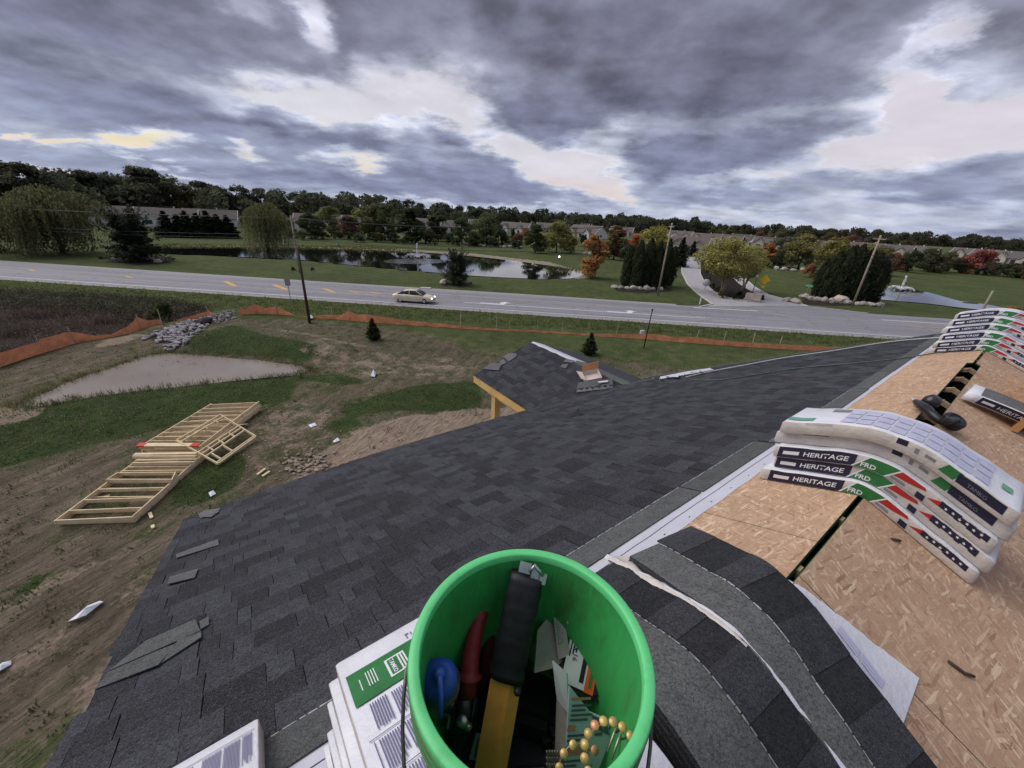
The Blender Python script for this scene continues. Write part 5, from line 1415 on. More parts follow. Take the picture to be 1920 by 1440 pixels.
# the far stack
GF = 'shingle bundles draped in the far stack on the ridge'
far = [(7.50, 0, 'lowest bundle of the far ridge stack, with green and black print'), (7.56, 1, 'second lowest bundle of the far ridge stack'), (7.66, 2, 'middle bundle of the far ridge stack, purple printed'), (7.90, 3, 'fourth bundle up in the far ridge stack'), (8.05, 4, 'fifth bundle up in the far ridge stack, with red print'), (8.30, 5, 'topmost bundle of the far ridge stack')]
for r0, i, lab in far:
    B = Bundle(r0, r0 + .36, -.52 + .01 * i, .50 - .012 * (i % 3), .004 + i * .072, .068, lab, group=GF, seed=10 + i, skew=[.07, -.06, .09, -.05, .08, -.09][i])
    flag_side(B, .068, seed=10 + i)
    B.rect('top', .40, .10, .02, .10, 'ink_lav', key='top_print'); B.rect('top', -.08, -.42, .05, .25, 'ink_lav', key='top_print', cuts=16)
    B.flush()
for r0, j, lab in ((8.72, 0, 'bundle lying behind the far ridge stack'), (9.12, 1, 'last bundle on the ridge, at the far end of the roof')):
    for lv in range(2 if j == 0 else 1):
        B = Bundle(r0, r0 + .35, -.5, .48, .004 + lv * .072, .068, lab + (', upper one' if lv else ''), group=GF, seed=20 + j + lv * 5); flag_side(B, .068, seed=22 + j); B.flush()

# ---- stack under the bucket
GE = 'shingle bundles stacked under the green bucket'
eb = [(.10, .62, 0, 'ragged lowest bundle of the stack under the green bucket'), (.20, .55, 1, 'second bundle from the bottom under the green bucket, navy end showing'), (.02, .38, 2, 'middle bundle of the stack under the bucket, torn white end'), (.055, .39, 3, 'bundle second from the top under the bucket, green end panel'), (.03, .37, 4, 'top white bundle under the green bucket with green panel and fine print')]
E_ = []
for k, (a, b, i, lab) in enumerate(eb):
    B = Bundle([-.035, -.018, -.002, .012, .034][i], [.40, .64, .365, .385, .37][i] if i != 1 else .60, -.50, [.60, .575, .60, .59, .555][i], .004 + i * .079, .076, lab, group=GE, seed=30 + i, lumpy=.0028)
    E_.append(B)
B = E_[4]; wd = .34
B.rect('top', .475, .365, .012, .335, 'ink_green', key='top_print', off=.0014)
B.patch('top', [(.452, .095), (.452, .142), (.388, .142), (.388, .095)], 'ink_white', key='top_print', off=.0022)
B.rect('top', .447, .393, .100, .124, 'ink_green', key='top_print', off=.0028); 
B.text('top', 'TAMKO', .444, .105, .0138, 'ink_white', off=.0034, key='lettering', bold=.0004)
for a0 in (.20, .0): pass
for i in range(2): B.rect('top', .446, .394, .128 + i * .007, .131 + i * .007, 'ink_green', key='top_print', off=.0028)
for i in range(4): B.rect('top', .452, .402, .050 + i * .006, .052 + i * .006, 'ink_white', key='top_print', off=.0022)
B.rect('top', .440, .402, .034, .036, 'ink_white', key='top_print', off=.0022); B.rect('top', .44, .40, .160, .162, 'ink_white', key='top_print', off=.0022); B.rect('top', .43, .40, .168, .170, 'ink_white', key='top_print', off=.0022)
for a_, l_ in ((.165, .018), (.178, .010), (.192, .018)): B.rect('top', .505, .505 - l_, a_, a_ + .003, 'ink_text', key='top_print')
for a_ in (.164, .192): B.rect('top', .506, .502, a_, a_ + .010, 'ink_text', key='top_print')
for (u0, u1, a0, a1, n_, sd) in ((.352, .285, .035, .072, 7, 1), (.348, .285, .080, .128, 9, 2), (.345, .30, .142, .165, 4, 3)):
    text_block(B, 'top', u0, u1, a0, a1, n_, seed=sd)
B.rect('top', .272, .270, .015, .33, 'ink_text', key='top_print'); B.rect('top', .335, .275, .24, .262, 'ink_lav', key='top_print')
for (u0, u1, a0, a1, n_, sd) in ((.262, .185, .03, .075, 9, 4), (.262, .185, .08, .13, 10, 5), (.17, .03, .03, .10, 13, 6), (.17, .03, .11, .19, 14, 7), (.17, .03, .20, .30, 18, 8), (.01, -.12, .03, .10, 12, 9), (.01, -.12, .11, .20, 14, 10)):
    text_block(B, 'top', u0, u1, a0, a1, n_, seed=sd)
B.rect('top', .264, .03, .022, .024, 'ink_text', key='top_print'); B.rect('top', .178, .176, .02, .32, 'ink_text', key='top_print'); B.rect('top', .02, .018, .02, .32, 'ink_text', key='top_print')
B = E_[3]
B.rect('side', .575, .475, .004, .072, 'ink_green', key='side_print'); text_block(B, 'side', .46, .2, .01, .07, 6, seed=20, key='side_print'); B.rect('side', .18, -.1, .01, .07, 'ink_lav', key='side_print', cuts=14)
flag_side(E_[2], .076, seed=31); E_[2].rect('side', .55, .445, .004, .073, 'ink_navy', key='side_print')
E_[1].rect('side', .53, .445, .004, .073, 'ink_navy', key='side_print')
B = E_[1]; flag_side(B, .076, seed=32)
for b_ in E_[:3]: pass
# code band on the far side of the low bundle that sticks out by the bucket
B.rect('top', .05, -.30, .24, .52, 'ink_red', key='top_print', off=.0014, cuts=16)
B.rect('top', .10, -.34, .40, .515, 'ink_white', key='top_print', off=.0022, cuts=18)
B.patch('top', [(-.02, .42), (-.05, .42), (-.06, .51), (-.03, .51)], 'ink_green', key='top_print', off=.003); B.patch('top', [(-.14, .42), (-.19, .42), (-.20, .51), (-.15, .51)], 'ink_green', key='top_print', off=.003)
B.text('top', 'FRD', -.065, .435, .055, 'ink_green', key='lettering', off=.0032, bold=.0012)
for b_ in E_: b_.flush()
# shingle bundle lying down the slope in the corner of the view
B = Bundle(-.52, -.185, -.16, .86, .004, .085, 'white wrapped bundle lying nearest the gable edge, small print in columns', group=None, seed=40)
for (u0, u1, a0, a1, n_, sd) in ((.80, .66, .20, .245, 14, 1), (.80, .66, .25, .29, 12, 2), (.80, .69, .295, .32, 8, 3), (.64, .50, .19, .24, 14, 4), (.64, .50, .245, .285, 13, 5), (.64, .52, .29, .32, 9, 6), (.80, .5, .10, .18, 24, 7), (.8, .5, .02, .09, 22, 8), (.48, .2, .04, .30, 60, 9)):
    text_block(B, 'top', u0, u1, a0, a1, n_, seed=sd)
B.rect('top', .81, .808, .01, .325, 'ink_text', key='top_print'); B.rect('top', .65, .648, .01, .325, 'ink_text', key='top_print')
B.flush()

# ---- two opened bundles next to the bucket: dark tabs, grey headlap, torn wrapper
M['granule_line'] = M['shingle_pale']
def opened(r0, r1, u0, u1, b, lab, tear_seed, wide_paper, split, near_tear, skew=.13):
    TB = b + .058
    B = Bundle(r0, r1, u0, u1, .004, TB, lab, 'opened bundle', None, rho0=.16, top='shingle_grey', side='shingle_dark', seed=tear_seed, lumpy=.0015, body='shingle_stack', name='opened_shingle_bundle', skew=skew, ush=skew)
    wd = r1 - r0; n = 44; rr = random.Random(tear_seed)
    # top shingle: tabs cut side by side, each a piece
    cut = u1 - .002; k = 0
    while cut > u0 + .02:
        L = rr.choice([.11, .13, .15, .10]); c2 = max(cut - L, u0 + .002)
        mb = MB(); ns = 6; t_ = .0045 if k % 2 else .0065; vs = []; fs = []
        for i in range(ns + 1):
            u = cut + (c2 - cut) * i / ns + (.001 if i == 0 else 0)
            vs += [B.P(r0 + split, u, TB + .0015), B.P(r0 + split, u, TB + .002 + t_), B.P(r1 + .002, u, TB + .0015 + t_), B.P(r1 + .002, u, TB - .002)]
        for i in range(ns):
            for j in range(3): fs.append((i * 4 + j, i * 4 + j + 1, i * 4 + j + 5, i * 4 + j + 4))
        fs += [(3, 2, 1, 0), (ns * 4, ns * 4 + 1, ns * 4 + 2, ns * 4 + 3)]
        mb.add(vs, fs); mb.build('shingle_tab', M['tab_dark' if k % 2 else 'tab_mid'], B.root); cut = c2; k += 1
    # sealant dashes where tabs begin
    x = u1 - .02
    while x > u0 + .03:
        L = rr.uniform(.008, .035); a0 = split - rr.uniform(.004, .007); B.rect('top', x, x - L, a0, split - .0005, 'granule_pale', key='granule_line', off=.0012, cuts=2); x -= L * rr.uniform(1.0, 1.7)
    for k in range(1, 11): B.rect('side', u1 - .01, u0 + .01, TB * k / 11, TB * k / 11 + .0022, 'seal' if k % 2 else 'shingle_grey', key='shingle_edges', off=.0012, cuts=30)
    # torn wrapper: it lies under the stack, climbs its far side and shows as a ragged white border
    mb = MB(); mid = (u0 + u1) / 2; ends = [u1 + .045 + (u0 - .03 - u1 - .045) * i / n for i in range(n + 1)]
    if near_tear < .01: ends = [u for u in ends if u > -.455]; n = len(ends) - 1
    prof = []
    for i, u in enumerate(ends):
        x = (u - u0) / (u1 - u0); sk = skew * (u - mid); f = .5 + .5 * math.sin(i * .9)
        tp = near_tear + rr.uniform(-.004, .004)
        if near_tear > .01: prof.append([DW(r1 + sk - .004, u, b + .058, .16), DW(r1 + sk + tp * .5, u, b + .066 + .003 * f, .16), DW(r1 + sk + tp, u, b + .060, .16), DW(r1 + sk + tp * 1.1, u, b + .02, .16)])
        else:
            e = paper_w(u) + rr.uniform(-.004, .004)
            prof.append([DW(r1 + sk - .03, u, b, .16), DW(r1 + sk + min(.012, e * .3), u, b * .5, .16), DW(r1 + sk + min(.045, e * .7), u, .013, .16), DW(r1 + sk + e, u, .005 + .002 * f, .16)])
    vs = [p for pr_ in prof for p in pr_]; fs = [(4 * i + j, 4 * i + j + 1, 4 * i + j + 5, 4 * i + j + 4) for i in range(n) for j in range(3)]
    mb.add(vs, fs, 0, True)
    mb.build('wrapper', M['wrapw'], B.root)
    return B
M['tab_dark'] = rough_mat('dark_tab', (0.016, 0.017, 0.019), (0.025, 0.026, 0.029), (0.06, 0.06, 0.07)); M['tab_mid'] = rough_mat('charcoal_tab', (0.029, 0.030, 0.034), (0.042, 0.043, 0.049), (0.10, 0.10, 0.11))
def paper_w(u): return max(.018, 1.565 - .30 * u - (1.365 + .24 * (u + .03)))
B1 = opened(.675, 1.025, -.46, .50, .085, 'opened bundle curving over the ridge right beside the green bucket', 5, None, .19, .030, .09)
B1.flush()
B2 = opened(1.03, 1.365, -.50, .44, .088, 'second opened bundle over the ridge, its wrapper spread over strand board', 8, None, .15, .0, .24)
def on_paper(u, x): return DW(1.365 + x + .24 * (u + .03), u, .0145, .16)
mb = MB(); uu = .16
while uu > -.36:
    L_ = .078; wmax = paper_w(uu - L_ / 2) - .05
    for x0, x1 in ((.035, .105), (.114, .20), (.21, .25)):
        x1 = min(x1, wmax)
        if x1 - x0 < .02: continue
        for j in range(3):
            a, b_ = x0 + (x1 - x0) * j / 3, x0 + (x1 - x0) * (j + .86) / 3
            mb.add([on_paper(uu, a), on_paper(uu - L_, a), on_paper(uu - L_, b_), on_paper(uu, b_)], [(0, 1, 2, 3)])
    uu -= L_ + .010
mb.build('paper_print', M['ink_lav'], B2.root)
B2.flush()
# crumpled torn wrapper end between the two opened bundles, cream with a green patch
mb = MB(); n = 34; rr = random.Random(3); vs = []; fs = []
for i in range(n + 1):
    f_ = i / n; u = .575 - .62 * f_; w0 = .016 + .115 * max(0, 1 - f_ / .80) + rr.uniform(-.004, .004); sk = .09 * (u - .02); tipz = -.05 * max(0, .10 - f_) / .10
    for j, (x, z) in enumerate(((-.016, .1555), (0, .160), (.25, .150 + .007 * math.sin(i * .9)), (.5, .132 + .009 * math.sin(i * .7 + 2)), (.8, .112 + .008 * math.sin(i * 1.1)), (1.1, .098))):
        vs.append(DW(1.026 + sk + (x * w0 if x > 0 else x * (.7 + .3 * math.sin(i * .5))), u, z + rr.uniform(-.0025, .0025) + tipz, .16))
for i in range(n):
    for j in range(5): fs.append((i * 6 + j, i * 6 + j + 1, i * 6 + j + 7, i * 6 + j + 6))
mb.add(vs, fs, 0, True)
gp = lambda u, x, z: DW(1.030 + .09 * (u - .02) + x, u, z, .16)
mb.add([gp(.42, .060, .150), gp(.42, .105, .135), gp(.35, .095, .135), gp(.35, .055, .150)], [(0, 1, 2, 3)], 1)
mb.add([gp(.10, .026, .150), gp(.10, .055, .136), gp(.01, .035, .136), gp(.03, .016, .152)], [(0, 1, 2, 3)], 2)
own(mb, 'torn_wrapper', [M['wrapc'], M['ink_green'], M['ink_maroon']], 'crumpled cream torn wrapper with a green patch between the opened bundles', 'wrapper')

# ---- bundle lying along the far slope on a toe board, right of the nailer
BR = thing('shingle_bundle', W(5.2, -.3, .02), 'single bundle lying on the strand board slope beyond the ridge, propped by a board', 'shingle bundle')
def SB(r, q, t): return W(r, q, t)
mb = MB(); vs = []; fs = []; n = 16
for i in range(n + 1):
    q = -.07 - 1.0 * i / n; lift = .02 + .10 * math.sin(min(1, i / n * 1.1) * PI) * .5; rr_ = 4.98 + .35 * i / n
    for (x, z) in ((0, 0), (0, .072), (.012, .08), (.33, .08), (.34, .07), (.34, 0)): vs.append(SB(rr_ + x, q, lift + z))
for i in range(n):
    for j in range(6): fs.append((i * 6 + j, i * 6 + (j + 1) % 6, (i + 1) * 6 + (j + 1) % 6, (i + 1) * 6 + j))
fs += [(5, 4, 3, 2, 1, 0), tuple(n * 6 + j for j in range(6))]
mb.add(vs, fs, 0, True); mb.m = [1 if k % 6 in (2,) and k > 6 * 1 and k < n * 6 else 0 for k in range(len(fs))]
mb.build('bundle_wrap', [M['wrapw'], M['shingle_pale']], BR)
mb = MB()
def bs_(q, z, off): 
    i = (-q - .07) / 1.0; return SB(4.98 + .35 * i - off, q, .02 + .10 * math.sin(min(1, i * 1.1) * PI) * .5 + z)
for i in range(18):
    q0, q1 = -.15 - i * .02, -.15 - (i + 1) * .02; mb.add([bs_(q0, .006, .002), bs_(q1, .006, .002), bs_(q1, .074, .002), bs_(q0, .074, .002)], [(0, 1, 2, 3)], 0)
mb.add([bs_(-.51, .006, .003), bs_(-.62, .006, .003), bs_(-.66, .074, .003), bs_(-.55, .074, .003)], [(0, 1, 2, 3)], 1)
mb.add([bs_(-.17, .03, .003), bs_(-.24, .03, .003), bs_(-.24, .05, .003), bs_(-.17, .05, .003)], [(0, 1, 2, 3)], 2)
mb.build('side_print', [M['ink_navy'], M['ink_green'], M['ink_white']], BR)
cu = bpy.data.curves.new('t', 'FONT'); cu.body = 'HERITAGE'; cu.size = .042; ob = bpy.data.objects.new('t', cu); COL.objects.link(ob); bpy.context.view_layer.update()
me = bpy.data.meshes.new_from_object(ob.evaluated_get(bpy.context.evaluated_depsgraph_get())); bpy.data.objects.remove(ob); me.materials.clear(); me.materials.append(M['ink_white'])
for v in me.vertices: v.co = bs_(-.26 - v.co.x * 1.05, .022 + v.co.y, .004) - org(BR)
link_mesh('lettering', me, BR)
mb = MB(); mb.prism([W(5.02, -.42, .001), W(6.9, -.44, .001), W(6.9, -.40, .24), W(5.02, -.38, .24)], QV * -.04)
M['kraft'] = simple('tan_board', (0.42, 0.22, 0.085), 0.75, 0.14, 6, 0.2)
own(mb, 'toe_board', M['kraft'], 'tan toe board standing on edge below the bundle past the ridge', 'board')

# ================================================================ bucket and its tools
BK = Vector((0.0416, 0.312, H - .490))       # centre of the rim
BH = .375; BR0, BR1 = .150, .130
mt, w, bs = mat('green_plastic'); M['green'] = mt
P = objco(w); sepz = w.n('ShaderNodeSeparateXYZ'); w.set(sepz, 0, P)
scuff = w.noise(w.mapping(P, scale=(1, 1, .25)), 26, 6, 0.7)
dirt = w.noise(w.mapping(P, scale=(1, 1, .5)), 9, 6, 0.68)
c = w.mix(w.maprange(scuff, 0.35, 0.7, 0, 0.45), (0.042, 0.37, 0.088), (0.020, 0.22, 0.050))
c = w.mix(w.maprange(dirt, 0.46, 0.68, 0, 0.85), c, (0.040, 0.105, 0.028))
c = w.mix(w.maprange(w.noise(w.mapping(P, scale=(3, 3, .5)), 60, 3, .8), 0.62, 0.70, 0, .5), c, (0.08, 0.42, 0.17))
w.set(bs, 'Base Color', c); w.set(bs, 'Roughness', w.maprange(scuff, .3, .7, .38, .6)); bs.inputs['Subsurface Weight'].default_value = 0.0
bump(w, bs, scuff, .12, .003)
mt, w, bs = mat('green_plastic_outside'); M['green_out'] = mt
P = objco(w); dirt = w.noise(w.mapping(P, scale=(1.4, 1.4, .55)), 8, 7, 0.7)
c = w.mix(w.maprange(dirt, 0.36, 0.60, 0, 0.9), (0.022, 0.28, 0.085), (0.095, 0.135, 0.032))
c = w.mix(w.maprange(w.noise(P, 21, 5, .7), 0.52, 0.7, 0, 0.8), c, (0.09, 0.06, 0.03))
w.set(bs, 'Base Color', c); bs.inputs['Roughness'].default_value = .6
mt, w, bs = mat('green_rim'); M['green_rim'] = mt
P = objco(w); c = w.mix(w.maprange(w.noise(P, 30, 5, .7), 0.5, 0.75, 0, .5), (0.115, 0.58, 0.205), (0.05, 0.32, 0.10)); w.set(bs, 'Base Color', c); bs.inputs['Roughness'].default_value = .45
M['yellow_tool'] = simple('yellow_enamel', (0.78, 0.34, 0.075), 0.45, 0.14, 24, 0.45, bmp=0.15, bscale=200)
M['rubber'] = simple('black_rubber_tape', (0.012, 0.012, 0.014), 0.62, 0.35, 40, 0.4, bmp=0.35, bscale=60)
M['steel'] = simple('worn_steel', (0.42, 0.43, 0.42), 0.35, 0.25, 40, 0.5, metal=.9)
M['dark_steel'] = simple('dark_tool_steel', (0.045, 0.044, 0.046), 0.32, 0.4, 30, 0.6, metal=.6)
M['red_grip'] = simple('red_vinyl_grip', (0.30, 0.028, 0.036), 0.5, 0.25, 40, 0.4, bmp=0.3, bscale=90)
M['red_dark'] = simple('dark_red_grip', (0.10, 0.012, 0.016), 0.55, 0.25, 40, 0.35)
M['blue_cap'] = simple('blue_plastic', (0.025, 0.075, 0.36), 0.38, 0.12, 30, 0.5)
mt, w, bs = mat('clear_bottle'); M['bottle'] = mt
bs.inputs['Base Color'].default_value = (.05, .06, .10, 1); bs.inputs['Roughness'].default_value = .15; bs.inputs['Specular IOR Level'].default_value = .6; bs.inputs['Coat Weight'].default_value = .3
M['kraft2'] = simple('grey_cardboard', (0.36, 0.315, 0.285), 0.85, 0.10, 40, 0.2, bmp=0.2, bscale=120)
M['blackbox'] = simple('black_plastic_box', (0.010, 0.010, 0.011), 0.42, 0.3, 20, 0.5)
M['sticker'] = simple('white_sticker', (0.60, 0.60, 0.62), 0.45, 0.06, 30, 0.35)
M['orange'] = simple('orange_print', (0.62, 0.10, 0.025), 0.5, 0.1, 30, 0.3)
M['bluepaper'] = simple('pale_blue_label', (0.36, 0.46, 0.50), 0.6, 0.08, 40, 0.3)
M['salmon'] = simple('salmon_print', (0.45, 0.17, 0.12), 0.6, 0.12, 40, 0.3)
M['dimtext'] = simple('grey_blue_print', (0.075, 0.095, 0.12), 0.6, 0.1, 40, 0.3)
M['brass'] = simple('coated_nail', (0.50, 0.34, 0.12), 0.42, 0.22, 60, 0.5, metal=.35)
M['copper'] = simple('copper_nail', (0.60, 0.27, 0.14), 0.42, 0.2, 60, 0.5, metal=.35)
M['nailsteel'] = simple('nail_shank', (0.33, 0.30, 0.24), 0.4, 0.2, 60, 0.5, metal=.7)
M['wiresteel'] = simple('bail_wire', (0.16, 0.15, 0.14), 0.45, 0.3, 40, 0.5, metal=.8)

bucket = thing('bucket', BK - Vector((0, 0, BH)), 'open green plastic bucket full of roofing tools on the bundle stack', 'bucket')
mb = MB(); c0 = BK - Vector((0, 0, BH))
mb.lathe(c0, [(BR1 - .004, .004), (BR1, .02), (BR1 + (BR0 - .006 - BR1) * .75, BH * .75), (BR0 - .0045, BH - .055)], 72, mi=0)
mb.build('bucket_wall', M['green_out'], bucket)
mb = MB(); mb.lathe(c0, [(.001, .006), (BR1 - .010, .006), (BR1 - .0055, .016), (BR0 - .0135, BH - .012)], 72); mb.build('bucket_inside', M['green'], bucket)
mb = MB(); mb.lathe(c0, [(BR0 - .0140, BH - .012), (BR0 - .0135, BH - .0015), (BR0 - .0120, BH), (BR0 - .0020, BH), (BR0 - .0003, BH - .0015), (BR0, BH - .004), (BR0 - .0005, BH - .012)], 96); mb.build('rim', M['green_rim'], bucket)
mb = MB()
for zz in (.012, .028, .042):
    mb.lathe(c0, [(BR0 - .006, BH - zz), (BR0 + .0008, BH - zz - .001), (BR0 + .0008, BH - zz - .005), (BR0 - .006, BH - zz - .006)], 72)
mb.lathe(c0, [(BR0 - .002, BH - .010), (BR0 - .0035, BH - .056)], 72); mb.build('rim_band', M['green_out'], bucket)
# bail wire hanging down the near side
ear = lambda s: BK + Vector((s * (BR0 + .004), -.012, -.045))
pts = []
for i in range(25):
    a = PI * i / 24; x = math.cos(a); pts.append(BK + Vector((-x * (BR0 + .006 + .006 * math.sin(a)), -.012 - math.sin(a) * .165, -.045 - math.sin(a) * .20)))
mb = MB(); mb.tube(pts, .0024, 8); mb.build('bail_wire', M['wiresteel'], bucket)
mb = MB()
for sg in (-1, 1): mb.lathe(ear(sg) - Vector((sg * .008, 0, 0)), [(.001, 0), (.015, 0), (.015, .008), (.001, .010)], 20, axis=(sg, 0, 0))
mb.build('ear', M['green_out'], bucket)

def C(x, y, d):
    """point d below the camera that appears at pixel (x, y)"""
    v = ray(x, y); t = -d / v[2]; return Vector((v[0] * t, v[1] * t, H - d))
# yellow tool with black taped grip
ya = C(950, 1263, .655); yb = C(915, 1475, .80); ga = C(997, 1082, .515)
ax = (ga - yb).normalized()
tool = thing('pry_bar', yb, 'yellow square bar tool with black rubber grip leaning in the bucket', 'bar tool')
g0 = ya; g1 = ga
side = ax.cross(Vector((0, -.55, 1)).normalized()).normalized(); nn = side.cross(ax)
Rm = Matrix((ax, side, nn)).transposed()
mb = MB(); e0 = yb - ax * .02; e1 = g1 + ax * .012
hw, hh = .0240, .0135
e1 = g0 + ax * .03
prof = [(-hw, -hh), (hw * .62, -hh), (hw, -hh * .5), (hw, hh * .3), (hw * .30, hh), (-hw, hh * .55)]
mb.prism([e0 + side * a + nn * b for a, b in prof], e1 - e0); mb.build('shaft', M['yellow_tool'], tool)
mb = MB(); Lg = (g1 - g0).length
pr = []
for i in range(19):
    t = i / 18; pr.append((t, 0.0268 + .0012 * math.sin(i * 2.2) + (.003 if i in (0,) else 0) - (.002 if i == 18 else 0)))
vs = []; n = 20
for t, r_ in pr:
    for k in range(n):
        a = 2 * PI * k / n; ca, sa = math.cos(a), math.sin(a)
        q_ = (abs(ca) ** 3.2 + abs(sa) ** 3.2) ** (-1 / 3.2)
        vs.append(g0 + ax * (Lg * t) + side * (ca * q_ * r_) + nn * (sa * q_ * r_ * .76))
fs = [(i * n + k, i * n + (k + 1) % n, (i + 1) * n + (k + 1) % n, (i + 1) * n + k) for i in range(18) for k in range(n)] + [tuple(range(n - 1, -1, -1)), tuple(18 * n + k for k in range(n))]
mb.add(vs, fs, 0, True); mb.build('grip', M['rubber'], tool)
mb = MB()
for a0, a1, t0 in ((-.022, -.004, .014), (-.002, .012, .009), (.010, .022, .004)):
    mb.box(g1 + ax * t0 + side * ((a0 + a1) / 2) + nn * .006, (.016, a1 - a0, .003), Rm)
mb.tube([g1 + ax * .010 - side * .005 + nn * .009, g1 + ax * .022 + nn * .009, g1 + ax * .010 + side * .016 + nn * .008], .003, 6); mb.build('bent_end', M['steel'], tool)
mb = MB(); bp = ya - ax * .035 + side * -.0 + nn * .012; mb.lathe(C(971, 1293, .655) + nn * .004, [(.0055, -.006), (.0055, .003), (.003, .006), (.0003, .0062)], 14, axis=nn); mb.build('rivet', M['black_paint'], tool)

# red handled snips
sn = thing('tin_snips', C(880, 1430, .80), 'red handled tin snips with dark jaws standing in the bucket', 'snips')
h0, h1, h2 = C(905, 1140, .60), C(880, 1262, .66), C(876, 1300, .685)
mb = MB(); pts = []; rs = []
for i in range(26):
    t = i / 25; p = h0.lerp(h1, t) + (h1 - h0).cross(Vector((0, 0, 1))).normalized() * (.004 * math.sin(t * PI)); pts.append(p); rs.append((.0115 + .0025 * t) * (1 + .035 * (i % 2)) * (.55 if i == 0 else 1))
pts += [h1.lerp(h2, .05), h1.lerp(h2, .15), h1.lerp(h2, .3), h1.lerp(h2, 1)]; rs += [.0205, .0195, .0145, .0145]
mb.tube(pts, rs, 14); mb.build('handle', M['red_grip'], sn)
mb = MB(); k0, k1 = C(924, 1165, .655), C(900, 1300, .74); mb.tube([k0, k0.lerp(k1, .1), k0.lerp(k1, .6), k1], [.006, .010, .0115, .011], 12); mb.build('handle', M['red_dark'], sn)
mb = MB(); j0, j1 = C(872, 1305, .69), C(858, 1452, .81)
mb.tube([j0, j0.lerp(j1, .35), j0.lerp(j1, .7), j1], [.012, .0135, .012, .006], 10); mb.tube([C(892, 1300, .74), C(880, 1380, .79), C(868, 1450, .83)], [.009, .011, .006], 10); mb.build('jaw', M['dark_steel'], sn)
mb = MB(); mb.lathe(C(868, 1352, .715), [(.009, -.004), (.009, .008), (.0065, .011), (.0005, .0115)], 16, axis=(-.1, -.4, 1)); mb.lathe(C(878, 1362, .725), [(.006, -.004), (.006, .006), (.0005, .008)], 12, axis=(-.1, -.4, 1)); mb.build('pivot_bolt', M['steel'], sn)
mb = MB(); mb.beam(C(846, 1330, .70), C(840, 1365, .72), .003, .007); mb.build('latch', M['steel'], sn)

# chalk bottle with blue cap
bt = thing('chalk_bottle', C(822, 1300, .84), 'chalk bottle with blue cap and drooping spout against the bucket wall', 'bottle')
ct = C(824, 1270, .565); axb = (Vector((0.10, -.30, .95))).normalized()
mb = MB(); mb.lathe(ct, [(.028, -.19), (.030, -.185), (.030, -.05), (.029, -.03), (.025, -.018), (.018, -.012)], 28, axis=axb); mb.build('bottle_body', M['bottle'], bt)
mb = MB(); mb.lathe(ct, [(.0235, -.022), (.0248, -.018), (.0245, -.006), (.0225, .000), (.015, .005), (.0085, .008), (.0070, .016), (.0062, .024), (.0004, .0245)], 32, axis=axb); mb.build('cap', M['blue_cap'], bt)
mb = MB(); tp = ct + axb * .020; mb.tube([tp, tp + Vector((.002, -.008, .001)), tp + Vector((.005, -.020, -.008)), tp + Vector((.008, -.036, -.024))], [.0042, .0038, .0034, .0026], 10); mb.build('spout', M['blue_cap'], bt)

# coil boxes
def carton(name, p, yaw, size, label, cat, mts, tilt=0.0, roll=0.0):
    t = thing(name, p, label, cat); R = Matrix.Rotation(yaw, 3, 'Z') @ Matrix.Rotation(tilt, 3, 'X') @ Matrix.Rotation(roll, 3, 'Y')
    return t, R
bx, R = carton('fastener_box', C(1085, 1225, .70), -.35, None, 'black fastener box with white and orange sticker in the bucket', 'box', None, .5, .25)
pc = C(1096, 1232, .69); s3 = Vector((.085, .105, .08))
mb = MB(); mb.box(pc, s3, R, bev=.008); mb.build('box_body', M['blackbox'], bx)
def on_top(pc, R, s3, x, y, dz=.0012): return pc + R @ Vector((x * s3.x, y * s3.y, s3.z / 2 + dz))
def decal(mb, pc, R, s3, x0, x1, y0, y1, mi=0, dz=.0012): mb.add([on_top(pc, R, s3, x0, y0, dz), on_top(pc, R, s3, x1, y0, dz), on_top(pc, R, s3, x1, y1, dz), on_top(pc, R, s3, x0, y1, dz)], [(0, 1, 2, 3)], mi)
mb = MB(); decal(mb, pc, R, s3, -.46, .12, -.44, .42, 0); decal(mb, pc, R, s3, -.02, .16, -.45, .43, 1, .0016); decal(mb, pc, R, s3, .045, .105, -.38, .36, 2, .0022); decal(mb, pc, R, s3, -.14, -.055, -.36, .30, 3, .002)
for i in range(4): decal(mb, pc, R, s3, -.42 + i * .055, -.395 + i * .055, -.1 + i * .04, .36, 3, .002)
mb.build('sticker', [M['sticker'], M['orange'], M['ink_green'], M['ink_black']], bx)
def flat_text(string, size, place, mt, parent, name='lettering', bold=0.0):
    cu = bpy.data.curves.new('t', 'FONT'); cu.body = string; cu.size = size; cu.offset = bold; cu.resolution_u = 2
    ob = bpy.data.objects.new('t', cu); COL.objects.link(ob); bpy.context.view_layer.update()
    me = bpy.data.meshes.new_from_object(ob.evaluated_get(bpy.context.evaluated_depsgraph_get())); bpy.data.objects.remove(ob)
    me.materials.clear(); me.materials.append(M[mt])
    for v in me.vertices: v.co = place(v.co.x, v.co.y) - org(parent)
    return link_mesh(name, me, parent)
flat_text('1-3/4 x 16', .011, lambda x, y: on_top(pc, R, s3, -.34 + y / s3.x, .30 - x / s3.y, .0024), 'ink_black', bx)
